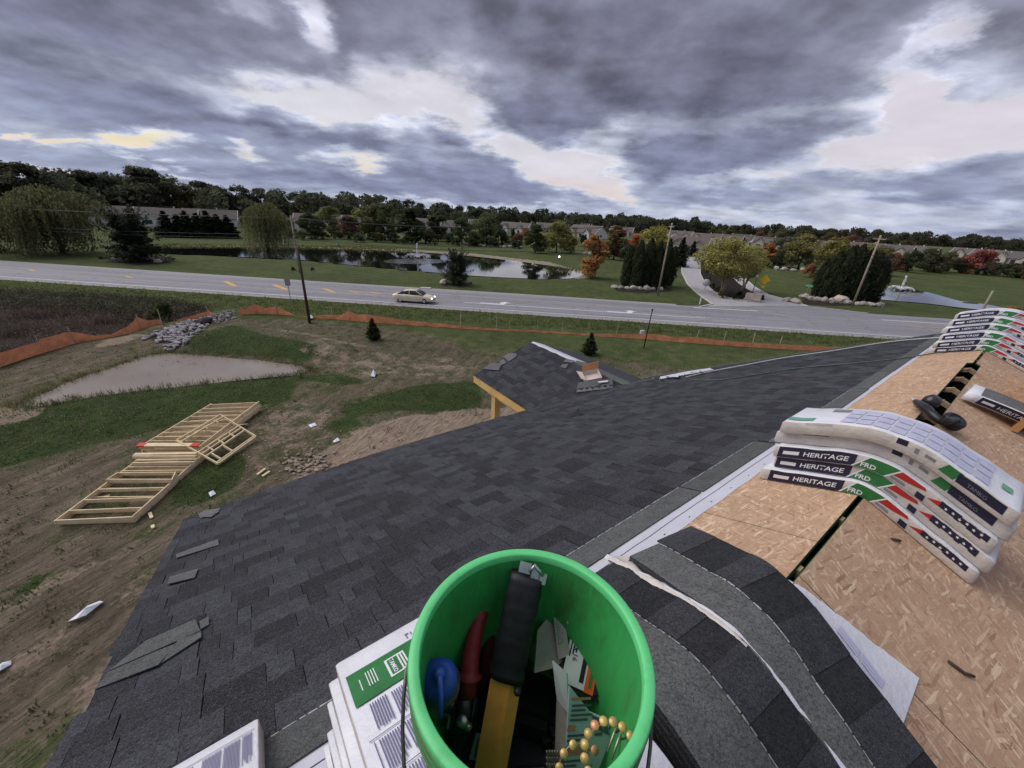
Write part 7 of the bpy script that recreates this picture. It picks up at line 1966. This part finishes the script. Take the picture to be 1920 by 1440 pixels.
litter([(130, 1170), (150, 1160), (168, 1143), (190, 1131), (197, 1134), (180, 1147), (165, 1160), (148, 1168)], 'long twisted white plastic strip on the dirt left of the roof', .10, 1)
litter([(-6, 1262), (10, 1249), (24, 1243), (24, 1250), (8, 1262), (-6, 1270)], 'white plastic scrap at the frame edge on the dirt', .06, 2)
litter([(391, 924), (400, 920), (405, 926), (395, 932)], 'small white plastic scrap between frames and roof', .05, 3)
litter([(695, 706), (700, 695), (706, 702), (703, 707)], 'upright white plastic bag scrap on the bare ground', .35, 4)
litter([(576, 598), (585, 593), (588, 599), (581, 601)], 'white scrap at the foot of the brown pole', .2, 5)
litter([(624, 829), (634, 825), (638, 830), (628, 834)], 'pale scrap on the clay beyond the roof', .05, 6)
litter([(578, 796), (590, 792), (594, 797), (583, 800)], 'tiny white scrap on the grass beyond the clay', .05, 7)

# ---- poles, wires and signs
def pole(base, top, label, r0=.15, mt='pole', arm=True, hgt=None, lean=0.0):
    p = S(*base); h = hgt or (top_height(base, top) - p.z); t = thing('utility_pole', p, label, 'utility pole')
    q = p + Vector((lean, 0, h)); mb = MB(); mb.tube([p - Vector((0, 0, .2)), p.lerp(q, .5), q], [r0, r0 * .85, r0 * .68], 12); mb.build('pole_shaft', M[mt], t)
    if arm:
        a, b = q - rd * 1.1 - Vector((0, 0, .35)), q + rd * 1.1 - Vector((0, 0, .35)); e = nrm * 1.15
        a, b = q - e - Vector((0, 0, .5)), q + e - Vector((0, 0, .5)); mb = MB(); mb.beam(a, b, .09, .11); mb.build('crossarm', M['pole'], t)
        for f in (.04, .35, .65, .96):
            c = a.lerp(b, f) + Vector((0, 0, .055)); mb = MB(); mb.lathe(c, [(.02, 0), (.05, .03), (.05, .07), (.02, .10), (.045, .12), (.02, .16), (.001, .165)], 10); mb.build('insulator', M['insul'], t)
        mb = MB(); mb.lathe(q + nrm * -.32 - Vector((0, 0, 1.6)), [(.001, 0), (.17, 0), (.19, .05), (.19, .62), (.15, .68), (.001, .70)], 14)
    return t, q
t1, q1 = pole((563, 513), 404, 'pale utility pole across the road, behind the shorter brown pole')
t2, q2 = pole((1233, 554), 418, 'straight utility pole across the road at the arborvitae clump')
t3, q3 = pole((1597, 576), 441, 'utility pole leaning over the arborvitae hedge right of the entrance')
t4, q4_ = pole((581, 606), 466, 'shorter reddish brown pole on the near side of the road', .13, 'pole_brown', arm=False)
t5, q5_ = pole((1832, 600), 545, 'grey stub pole behind the far bundles', .16, 'pole', arm=False)
wires = thing('power_lines', q1, 'thin power lines strung between the poles along the road', 'wires')
def catenary(a, b, sag, n=14): return [a.lerp(b, i / n) - Vector((0, 0, sag * 4 * (i / n) * (1 - i / n))) for i in range(n + 1)]
for f in (-1.05, -.35, .35, 1.05):
    ends = [q1 - rd * 95 + nrm * f - Vector((0, 0, .3)), q1 + nrm * f - Vector((0, 0, .3)), q2 + nrm * f - Vector((0, 0, .3)), q3 + nrm * f - Vector((0, 0, .3)), q3 + rd * 90 + nrm * f - Vector((0, 0, .3))]
    for a, b in zip(ends, ends[1:]):
        mb = MB(); mb.tube(catenary(a, b, .9), .014, 5); mb.build('wire', M['wire'], wires)
for dz, f in ((2.6, .1), (3.1, -.1)):
    ends = [q1 - rd * 95 - Vector((0, 0, dz)), q1 - Vector((0, 0, dz)) - nrm * .16, q2 - Vector((0, 0, dz)) - nrm * .16, q3 - Vector((0, 0, dz)) - nrm * .16, q3 + rd * 90 - Vector((0, 0, dz))]
    for a, b in zip(ends, ends[1:]):
        mb = MB(); mb.tube(catenary(a, b, 1.2), .03, 5); mb.build('cable', M['wire'], wires)
M['sign_back'] = simple('grey_sign_back', (0.33, 0.32, 0.33), .5, .1, 3, .4, metal=.3)
M['sign_yellow'] = simple('yellow_sign_face', (0.95, 0.58, 0.02), .45, .05, 3, .4)
M['sign_green'] = simple('green_sign_face', (0.03, 0.32, 0.14), .45, .05, 3, .4)
def facing(p):
    """unit vectors of a face turned to the house"""
    n = Vector((-p.x, -p.y, 0)).normalized(); return n, Vector((0, 0, 1)).cross(n)
p = S(547, 574); t = thing('road_sign', p, 'grey back of a road sign on the near verge beside the brown pole', 'sign'); n_, u_ = facing(p)
h = top_height((547, 574), 521); mb = MB(); mb.beam(p, p + Vector((0, 0, h)), .06, .06); mb.build('post', M['sign_back'], t)
mb = MB(); mb.box(p + Vector((0, 0, h - .38)) + n_ * .05, (.02, .5, .75), Matrix((n_, u_, Vector((0, 0, 1)))).transposed()); mb.build('panel', M['sign_back'], t)
p = S(1427, 549); t = thing('warning_sign', p, 'yellow diamond warning sign with small plaque beside the entrance drive', 'sign'); n_, u_ = facing(p); h = top_height((1427, 549), 517)
mb = MB(); mb.beam(p, p + Vector((0, 0, h - .1)), .07, .07); mb.build('post', M['sign_green'], t)
c = p + Vector((0, 0, h - .62)) + n_ * .06; s_ = .80; zv = Vector((0, 0, 1)); mb = MB(); mb.prism([c + zv * s_, c + u_ * s_, c - zv * s_, c - u_ * s_], n_ * .02); mb.build('panel', M['sign_yellow'], t)
mb = MB(); mb.box(c - zv * 1.15, (.02, .6, .42), Matrix((n_, u_, zv)).transposed()); mb.build('plaque', M['sign_yellow'], t)
p = S(1509, 558); t = thing('street_sign', p, 'green street name sign at the edge of the arborvitae hedge', 'sign'); n_, u_ = facing(p); h = top_height((1509, 558), 534)
mb = MB(); mb.beam(p, p + Vector((0, 0, h)), .06, .06); mb.build('post', M['sign_back'], t); mb = MB(); mb.box(p + Vector((0, 0, h - .12)), (.03, 1.15, .36), Matrix((n_, u_, zv)).transposed()); mb.build('panel', M['sign_green'], t)
mb = MB(); mb.box(p + Vector((0, 0, h - .12)) + n_ * .018, (.004, .8, .10), Matrix((n_, u_, zv)).transposed()); mb.build('legend', M['sticker'], t)
p = S(1321, 545); p.z = .1; t = thing('round_sign', p, 'pale round sign at the bend of the entrance drive', 'sign'); n_, u_ = facing(p); h = top_height((1321, 545), 526)
mb = MB(); mb.beam(p, p + Vector((0, 0, h)), .06, .06); mb.build('post', M['sign_back'], t); mb = MB(); mb.lathe(p + Vector((0, 0, h - .45)) + n_ * .05, [(.001, .02), (.60, .02), (.60, 0), (.001, 0)], 28, axis=n_); mb.build('panel', M['sticker'], t)
p = S(1407, 562); p.z = .1; t = thing('lamp_post', p, 'black lamp post on the planting island', 'street lamp'); h = top_height((1407, 562), 515) - .1
mb = MB(); mb.tube([p, p + Vector((0, 0, .3)), p + Vector((0, 0, h - .5))], [.09, .055, .045], 10); mb.build('post', M['black_paint'], t)
mb = MB(); mb.lathe(p + Vector((0, 0, h - .5)), [(.05, 0), (.16, .06), (.19, .34), (.07, .46), (.02, .55), (.001, .56)], 12); mb.build('lantern', M['insul'], t)
sp = S(1410, 565); sp.z = .1; t = thing('sign_stone', sp, 'long tan stone slab sign standing on the planting island', 'sign'); n_, u_ = facing(sp); mb = MB(); R3 = Matrix((n_, u_, zv)).transposed(); mb.box(sp + zv * .55, (.45, 2.1, 1.05), R3, bev=.10); mb.build('slab', M['limestone'], t)
mb = MB(); mb.box(sp + zv * .07 , (.8, 2.4, .16), R3, bev=.04); mb.build('footing', M['stone'], t)
p = S(1312, 570); mb = MB(); mb.beam(p, p + Vector((0, 0, .95)), .14, .14); own(mb, 'marker_post', M['wrapw'], 'short white marker post at the drive corner', 'post')
p = S(1207, 652); t = thing('black_post', p, 'thin black steel post standing in the near grass by the silt fence', 'post'); h = top_height((1207, 652), 580); mb = MB(); lean = Vector((.10, .0, 0)); mb.tube([p, p + lean + Vector((0, 0, h))], [.05, .045], 10); mb.build('shaft', M['black_paint'], t); mb = MB(); mb.box(p + lean + Vector((0, 0, h)), (.14, .12, .12), bev=.02); mb.build('cap', M['black_paint'], t)
p = S(1202, 630); mb = MB(); mb.box(p + Vector((0, 0, .35)), (.3, .25, .5), bev=.04); mb.box(p + Vector((.22, .1, .3)), (.16, .16, .6), bev=.04); own(mb, 'utility_box', M['sticker'], 'small white utility box behind the black post', 'utility box')
p = S(798, 541); mb = MB(); mb.box(p + Vector((0, 0, .08)), (1.5, .8, .16), bev=.02); own(mb, 'cover_slab', M['kerb'], 'pale concrete cover on the verge above the car', 'cover')
p = S(1820, 567); mb = MB(); mb.box(p + Vector((0, 0, .2)), (2.2, .7, .25), bev=.05); own(mb, 'floating_pipe', M['black_paint'], 'dark float lying on the small pond', 'float')

# boulders
def boulders(lst, label, group, mt='stone', z=.0):
    for i, (x, y, r_) in enumerate(lst):
        p = S(x, y); mb = MB(); mb.rock(p + Vector((0, 0, r_ * .35)), r_, int(x), sub=2, flat=(1.2, .95, .75)); own(mb, 'boulder', M[mt], label if isinstance(label, str) else label[i], 'boulder', group)
boulders([(1152, 540, .5), (1163, 541, .55), (1176, 542, .5), (1188, 542.5, .62), (1199, 543, .5), (1212, 543.5, .72), (1224, 543.5, .4), (1238, 543, .45)], [ORD[k] + ' pale boulder from the pond edging the arborvitae clump by the straight pole' for k in range(8)], 'boulders edging the arborvitae clump')
boulders([(1508, 559, .75), (1520, 562, .6), (1532, 564, .7), (1545, 566, .7), (1558, 567, .6), (1588, 570, .7), (1606, 572, .6), (1618, 572, .6), (1632, 573, .6), (1648, 574, .6)], [ORD[k] + ' stone from the street sign edging the dense arborvitae hedge' for k in range(10)], 'stones edging the arborvitae hedge')
boulders([(1475, 565, .65), (1491, 568, .85), (1574, 567, 1.0)], ['squat boulder at the corner of the entrance drive', 'tan boulder beside the squat one at the drive corner', 'biggest pale boulder in front of the arborvitae hedge'], None, 'limestone')
boulders([(908, 462, .7), (917, 462, .6), (926, 462.5, .7), (936, 463, .6), (946, 463.5, .6), (957, 463.5, .7), (968, 463.5, .6), (976, 464, .6)], [ORD[k] + ' stone from the olive tree in the low wall below the rust bush' for k in range(8)], 'stones of the low wall on the far bank')
boulders([(1098, 477, .8), (1106, 478, .7), (1114, 478, .8), (1123, 478.5, .7), (1132, 478.5, .7)], [ORD[k] + ' stone from the golden bush in the low wall under the big roof' for k in range(5)], 'stones of the low wall by the big roof')
boulders([(832, 532, .6)], ['pinkish boulder at the foot of the lone bushy conifer'], None, 'limestone'); boulders([(266, 489, .6), (215, 487, .4), (296, 491, .45)], ['pale stone in front of the spreading spruce', 'small stone left under the spreading spruce', 'small stone right under the spreading spruce'], None, 'limestone')
boulders([(1455, 505, .8), (1470, 507, .8), (1487, 508, .8), (1505, 508, .9)], [ORD[k] + ' stone from the drive in the row behind the drive lawn' for k in range(4)], 'stones behind the drive lawn')

# fountains
M['spray'] = simple('water_spray', (0.88, 0.88, 0.90), .3, .05, 3, .5)
mt, w, bs = mat('ruffled_water'); M['ruffle'] = mt
bs.inputs['Base Color'].default_value = (.02, .025, .03, 1); bs.inputs['Roughness'].default_value = .16; bs.inputs['IOR'].default_value = 1.33; bs.inputs['Specular IOR Level'].default_value = 1.0; bump(w, bs, w.noise(geoco(w), 2.2, 4, .7), .3, .05)
def fountain(px, ytop, ring, label, pool):
    p = G(*px, -.1); t = thing('fountain', p, label, 'fountain'); h = top_height(px, ytop); rg = np.random.default_rng(3)
    n = 420; z = rg.uniform(0, 1, n); P = np.stack([rg.normal(0, .07, n) * (1.3 - z * .5), rg.normal(0, .07, n), z * h], 1); V_, F_ = leaf_quads(P, .17, None, 1); link_mesh('jet', np_mesh('jet', V_, F_, M['spray']), t)
    n = 1500; a = rg.choice(np.arange(0, 2 * PI, PI / 8), n) + rg.normal(0, .05, n); s = rg.uniform(0, 1, n); R_q = s * ring; zz = h * .55 * 4 * (s * .5) * (1 - s * .5) * (1 - s ** 3 * .9) * .7
    P = np.stack([np.cos(a) * R_q, np.sin(a) * R_q, zz + .03], 1) + rg.normal(0, .05, (n, 3)); V_, F_ = leaf_quads(P, .08, None, 1); link_mesh('spray_ring', np_mesh('spray_ring', V_, F_, M['spray']), t)
    mb = MB(); mb.lathe(p, [(.4, 0), (.4, .14), (.1, .18), (.001, .2)], 14); mb.build('float', M['black_paint'], t)
    sheet('ruffled_water', [G(px[0] + math.cos(k * PI / 12) * pool[0] + pool[2], px[1] + math.sin(k * PI / 12) * pool[1] + pool[3]) for k in range(24)], M['ruffle'], -.088)
fountain((783, 484), 456, 3.0, 'pond fountain with one tall jet and a ring of spray', (60, 5.0, -5, 5))
fountain((1688, 545), 517, 2.2, 'fountain in the small pond by the leaning pole', (42, 3.5, 0, 5.5))
# goose on the far bank
p = S(633, 463); g_ = thing('goose', p, 'dark goose standing on the far bank of the pond', 'bird'); mb = MB(); mb.rock(p + Vector((0, 0, .45)), .3, 5, sub=2, flat=(1.5, .8, .75)); mb.build('body', M['ink_grey'], g_); mb = MB(); mb.tube([p + Vector((.3, 0, .5)), p + Vector((.42, 0, .75)), p + Vector((.40, 0, .95)), p + Vector((.52, 0, .98))], [.09, .06, .06, .03], 8); mb.build('neck', M['black_paint'], g_)
mb = MB()
for s in (-.06, .06): mb.tube([p + Vector((0, s, 0)), p + Vector((0, s, .3))], .02, 5)
mb.build('leg', M['black_paint'], g_)
# lit lamp globes among the trees
def glow(name, col, st):
    mt, w, bs = mat(name); bs.inputs['Base Color'].default_value = (*col, 1); bs.inputs['Emission Color'].default_value = (*col, 1); bs.inputs['Emission Strength'].default_value = st; M[name] = mt
glow('lamp_globe', (1, .93, .8), 1.6); glow('headlight_lens', (1, .80, .38), 2.2); glow('tail_lens', (.55, .05, .03), .5)
for (x, y, yt, lab) in ((1048, 489, 481, 'small lit garden lamp on the lawn at the end of the pond'), (1393, 476, 463, 'lit lamp showing at the top of the island tree'), (333, 430, 406, 'lit lamp in front of the white gable behind the spruces')):
    p = S(x, y); h = top_height((x, y), yt); t = thing('garden_lamp', p, lab, 'lamp'); mb = MB(); mb.tube([p, p + Vector((0, 0, h - .2))], .05, 8); mb.build('post', M['black_paint'], t); mb = MB(); mb.lathe(p + Vector((0, 0, h - .25)), [(.001, 0), (.18, .06), (.24, .25), (.16, .42), (.001, .5)], 12); mb.build('globe', M['lamp_globe'], t)

# ---- the passing car
M['car'] = simple('champagne_paint', (0.66, 0.60, 0.45), .3, .04, 2, .5, coat=.6); M['car_glass'] = simple('car_glass', (0.012, 0.014, 0.018), .06, .1, 2, .8); M['tyre'] = simple('tyre', (0.016, 0.016, 0.017), .8, .15, 9, .2); M['alloy'] = simple('alloy_rim', (0.45, 0.45, 0.46), .35, .1, 9, .5, metal=.8)
cp = G(777, 566.5); car = thing('sedan_car', cp, 'pale champagne sedan driving along the road with its headlights on', 'car'); ca = math.atan2(rd.y, rd.x); Rc = rotz(ca)
T = lambda x, y, z: cp + Rc @ Vector((x, y, z + .03))
def loft(sections, mt, nm, parent, cap=True):
    """sections: list of closed rings of equal length"""
    mb = MB(); n = len(sections[0]); vs = [p for s_ in sections for p in s_]; fs = [(i * n + k, i * n + (k + 1) % n, (i + 1) * n + (k + 1) % n, (i + 1) * n + k) for i in range(len(sections) - 1) for k in range(n)]
    if cap: fs += [tuple(range(n - 1, -1, -1)), tuple((len(sections) - 1) * n + k for k in range(n))]
    mb.add(vs, fs, 0, True); o = mb.build(nm, mt, parent)
    bm = bmesh.new(); bm.from_mesh(o.data); bmesh.ops.recalc_face_normals(bm, faces=bm.faces[:]); bm.to_mesh(o.data); bm.free(); return o
body = []
for x, zb, zt, hw_ in ((-2.38, .42, .74, .66), (-2.30, .30, .92, .80), (-1.9, .24, .99, .87), (-1.0, .20, 1.0, .90), (.2, .20, .98, .90), (1.0, .20, .95, .89), (1.7, .24, .86, .86), (2.2, .28, .74, .78), (2.40, .38, .60, .62)):
    body.append([T(x, s * hw_ * k, z) for s, k, z in ((-1, .82, zb), (-1, 1.0, zb + .10), (-1, 1.0, zt - .16), (-1, .93, zt - .03), (-1, .5, zt), (1, .5, zt), (1, .93, zt - .03), (1, 1.0, zt - .16), (1, 1.0, zb + .10), (1, .82, zb))])
loft(body, M['car'], 'body', car)
cab = []
for x, zt, k in ((-1.75, .99, .78), (-1.05, 1.36, .70), (-.55, 1.44, .68), (.15, 1.44, .68), (.55, 1.36, .69), (1.25, .97, .78)):
    cab.append([T(x, s * hw_, z) for s, hw_, z in ((-1, .80, .94), (-1, k, zt - .02), (-1, k - .1, zt), (1, k - .1, zt), (1, k, zt - .02), (1, .80, .94))])
loft(cab, M['car_glass'], 'window_glass', car)
rf = []
for x, z in ((-1.02, 1.375), (-.55, 1.455), (.15, 1.455), (.50, 1.385)): rf.append([T(x, -.70, z - .07), T(x, -.62, z + .012), T(x, .62, z + .012), T(x, .70, z - .07), T(x, .6, z - .02), T(x, -.6, z - .02)])
loft(rf, M['car'], 'roof', car)
for s in (-1, 1):
    for x0, z0, x1, z1 in ((1.22, .98, .52, 1.38), (-1.72, 1.0, -1.03, 1.38), (-.30, .98, -.32, 1.43)):
        mb = MB(); mb.beam(T(x0, s * .81, z0), T(x1, s * .71, z1), .07, .06, up=Rc @ Vector((0, 1, 0))); mb.build('pillar', M['car'], car)
    for x in (-1.42, 1.42):
        mb = MB(); mb.lathe(T(x, s * .76, .31), [(.18, -.09), (.29, -.10), (.32, -.07), (.32, .09), (.29, .12), (.19, .12)], 24, axis=Rc @ Vector((0, s, 0))); wo = mb.build('wheel', M['tyre'], car)
        mb = MB(); mb.lathe(T(x, s * .76, .31), [(.19, .11), (.15, .125), (.05, .10), (.001, .11)], 20, axis=Rc @ Vector((0, s, 0))); mb.build('rim', M['alloy'], wo)
    mb = MB(); mb.box(T(2.22, s * .60, .64), (.30, .30, .14), Rc, bev=.05); mb.build('headlight', M['headlight_lens'], car)
    mb = MB(); mb.box(T(-2.30, s * .62, .78), (.12, .34, .16), Rc, bev=.04); mb.build('taillight', M['tail_lens'], car)
    mb = MB(); mb.box(T(.92, s * .96, 1.0), (.16, .16, .12), Rc, bev=.03); mb.build('mirror', M['car'], car)
    for x in (-.5, .45): mb = MB(); mb.box(T(x, s * .905, .80), (.16, .03, .03), Rc); mb.build('door_handle', M['alloy'], car)
mb = MB(); mb.box(T(2.40, 0, .45), (.06, .9, .14), Rc, bev=.02); mb.build('grille', M['black_paint'], car)

# ================================================================ grass, weeds and brush
def blades(pts, h, w_, spread, seed, nb=3):
    rg = np.random.default_rng(seed); n = len(pts) * nb; P = np.repeat(pts, nb, 0); a = rg.uniform(0, 2 * PI, n); off = rg.normal(0, spread, (n, 2)); hh = np.repeat(np.broadcast_to(h, (len(pts),)), nb) * rg.uniform(.5, 1.3, n)
    P = P + np.stack([off[:, 0], off[:, 1], np.zeros(n)], 1); d = np.stack([np.cos(a), np.sin(a), np.zeros(n)], 1); lean = rg.uniform(.1, .7, (n, 1)) * hh[:, None]
    b = rg.uniform(0, 2 * PI, n); L = np.stack([np.cos(b), np.sin(b), np.zeros(n)], 1)
    v0 = P - d * w_ / 2; v1 = P + d * w_ / 2; v2 = P + L * lean + np.array([0, 0, 1]) * hh[:, None]
    V_ = np.stack([v0, v1, v2], 1).reshape(-1, 3); return V_, np.arange(3 * n).reshape(n, 3)
def scatter(polys, n, seed, maskfn=None):
    rg = np.random.default_rng(seed); out = []
    for poly in polys:
        P_ = poly_px(poly); xs = [p.x for p in P_]; ys = [p.y for p in P_]
        q = np.stack([rg.uniform(min(xs), max(xs), n), rg.uniform(min(ys), max(ys), n)], 1); q = q[inside(q[:, 0], q[:, 1], P_)]
        out.append(q)
    q = np.concatenate(out); i = np.clip(np.searchsorted(gy, q[:, 1]), 1, ny - 1); j = np.clip(np.searchsorted(gx, q[:, 0]), 1, nx - 1)
    z = (GZ[i, j] + GZ[i - 1, j - 1]) / 2; return np.stack([q[:, 0], q[:, 1], z], 1)
def stuff(name, VF, col):
    me = np_mesh(name, VF[0], VF[1], M['leaf']); o = link_mesh(name, me); o.color = (*col, 1); o['kind'] = 'stuff'; return o
def masked(mask, box, n, seed, power=1.0):
    """points spread where a ground mask is strong, thinning out towards its edge"""
    rg = np.random.default_rng(seed); x = rg.uniform(box[0], box[1], n); y = rg.uniform(box[2], box[3], n)
    i = np.clip(np.searchsorted(gy, y), 1, ny - 1); j = np.clip(np.searchsorted(gx, x), 1, nx - 1)
    clump = .6 + .4 * np.sin(x * 2.3 + 1.7 * np.sin(y * 1.7)) * np.sin(y * 2.9 + np.sin(x * 1.3))
    k = rg.uniform(0, 1, n) < mask[i, j] ** power * clump; z = (GZ[i, j] + GZ[i - 1, j - 1]) / 2
    return np.stack([x, y, z], 1)[k]
NEARB = (-42, 16, 3, 41)
stuff('lush_grass', blades(masked(lush, NEARB, 90000, 1), .10, .04, .05, 2, 3), (0.066, 0.094, 0.034))
verge = np.where(GZ > -9, 1.0, 0) * blur(inside(GX, GY, poly_px([(-300, 530), (640, 590), (1200, 622), (1700, 655), (1700, 637), (1200, 605), (640, 567.5), (-300, 505)])).astype(float), 3)
stuff('verge_grass', blades(masked(verge, (-60, 55, 30, 52), 90000, 3), .22, .07, .08, 4, 3), (0.105, 0.128, 0.048))
stuff('yard_grass', blades(masked(yardm * (1 - np.clip(dry * .9 + bare, 0, 1)), NEARB, 50000, 5), .08, .045, .06, 6, 3), (0.105, 0.13, 0.05))
stuff('dry_grass', blades(masked(np.clip(dry, 0, 1) * (1 - np.clip(bare * 1.2, 0, 1)) * yardm, NEARB, 50000, 7, 1.5), .07, .035, .07, 8, 3), (0.165, 0.13, 0.092))
stuff('weed_tufts', blades(masked(np.clip(dry, 0, 1) * yardm, NEARB, 5000, 9), .11, .05, .10, 10, 8), (0.075, 0.09, 0.04))
# brown brush in the ditch and weeds at the puddle edge
br = scatter([BRUSH], 9000, 11); br = br[(np.sin(br[:, 0] * .9 + 2 * np.sin(br[:, 1] * .5)) + np.sin(br[:, 1] * 1.1) > -.6)]; stuff('brush', blades(br, RNG.uniform(.3, 1.0, len(br)), .045, .45, 12, 5), (0.085, 0.066, 0.055))
rg_ = np.random.default_rng(5); hd = br[::3]; P_ = np.repeat(hd, 9, 0) + rg_.normal(0, .28, (len(hd) * 9, 3)) * np.array([1, 1, .5]) + np.array([0, 0, .5]); stuff('brush_leaves', leaf_quads(P_, .11, None, 1), (0.080, 0.062, 0.052))
BACK = [[(-100, 545), (60, 546), (150, 550), (300, 561), (392, 574), (300, 582), (150, 573), (0, 566)]]
bk = scatter(BACK, 2600, 13); P_ = np.repeat(bk, 12, 0) + rg_.normal(0, .4, (len(bk) * 12, 3)) * np.array([1, 1, .6]) + np.array([0, 0, .6]); stuff('brush_leaves', leaf_quads(P_, .14, None, 1), (0.060, 0.058, 0.038))
edge = np.array([[p.x, p.y, gz(p.x, p.y)] for p in smooth_ring(poly_px(PUDDLE), 14)]); edge = np.repeat(edge, 3, 0) + rg_.normal(0, .22, (len(edge) * 3, 3)) * np.array([1, 1, 0]); stuff('puddle_weeds', blades(edge, .26, .035, .08, 14, 4), (0.085, 0.09, 0.04))
FARB = [[(310, 470), (1085, 516), (1092, 521), (640, 497), (320, 479)]]
stuff('bank_grass', blades(scatter([[(300, 458), (700, 463), (1080, 503), (1092, 509), (700, 468), (300, 462)]], 9000, 15), .5, .25, .3, 16, 3), (0.12, 0.12, 0.05))

# small things on the strand board
def stick(px, label, mt='bark', sg=-1):
    mb = MB(); mb.tube([RH(x, y, .008, sg) for x, y in px], .006, 6); own(mb, 'wood_splinter', M[mt], label, 'splinter')
stick([(1779, 1240), (1795, 1252), (1808, 1262), (1826, 1268)], 'dark bent splinter on the strand board past the open wrapper')
stick([(1672, 1010), (1688, 1014)], 'tiny dark splinter on the strand board below the bundle stack')
mb = MB(); rr = random.Random(31)
for i in range(26):
    r_, q_ = rr.uniform(-.6, 6), rr.choice([-1, 1]) * rr.uniform(.05, .36 if rr.random() > .5 else .38)
    if q_ < 0: q_ *= 3
    p = W(r_, q_, .001); a = rr.uniform(0, 6.3); d = RV * math.cos(a) + QV * math.sin(a); L = rr.uniform(.008, .03)
    mb.beam(p, p + d * L, .004, .003)
o = mb.build('board_chips', M['lumber']); o['kind'] = 'stuff'
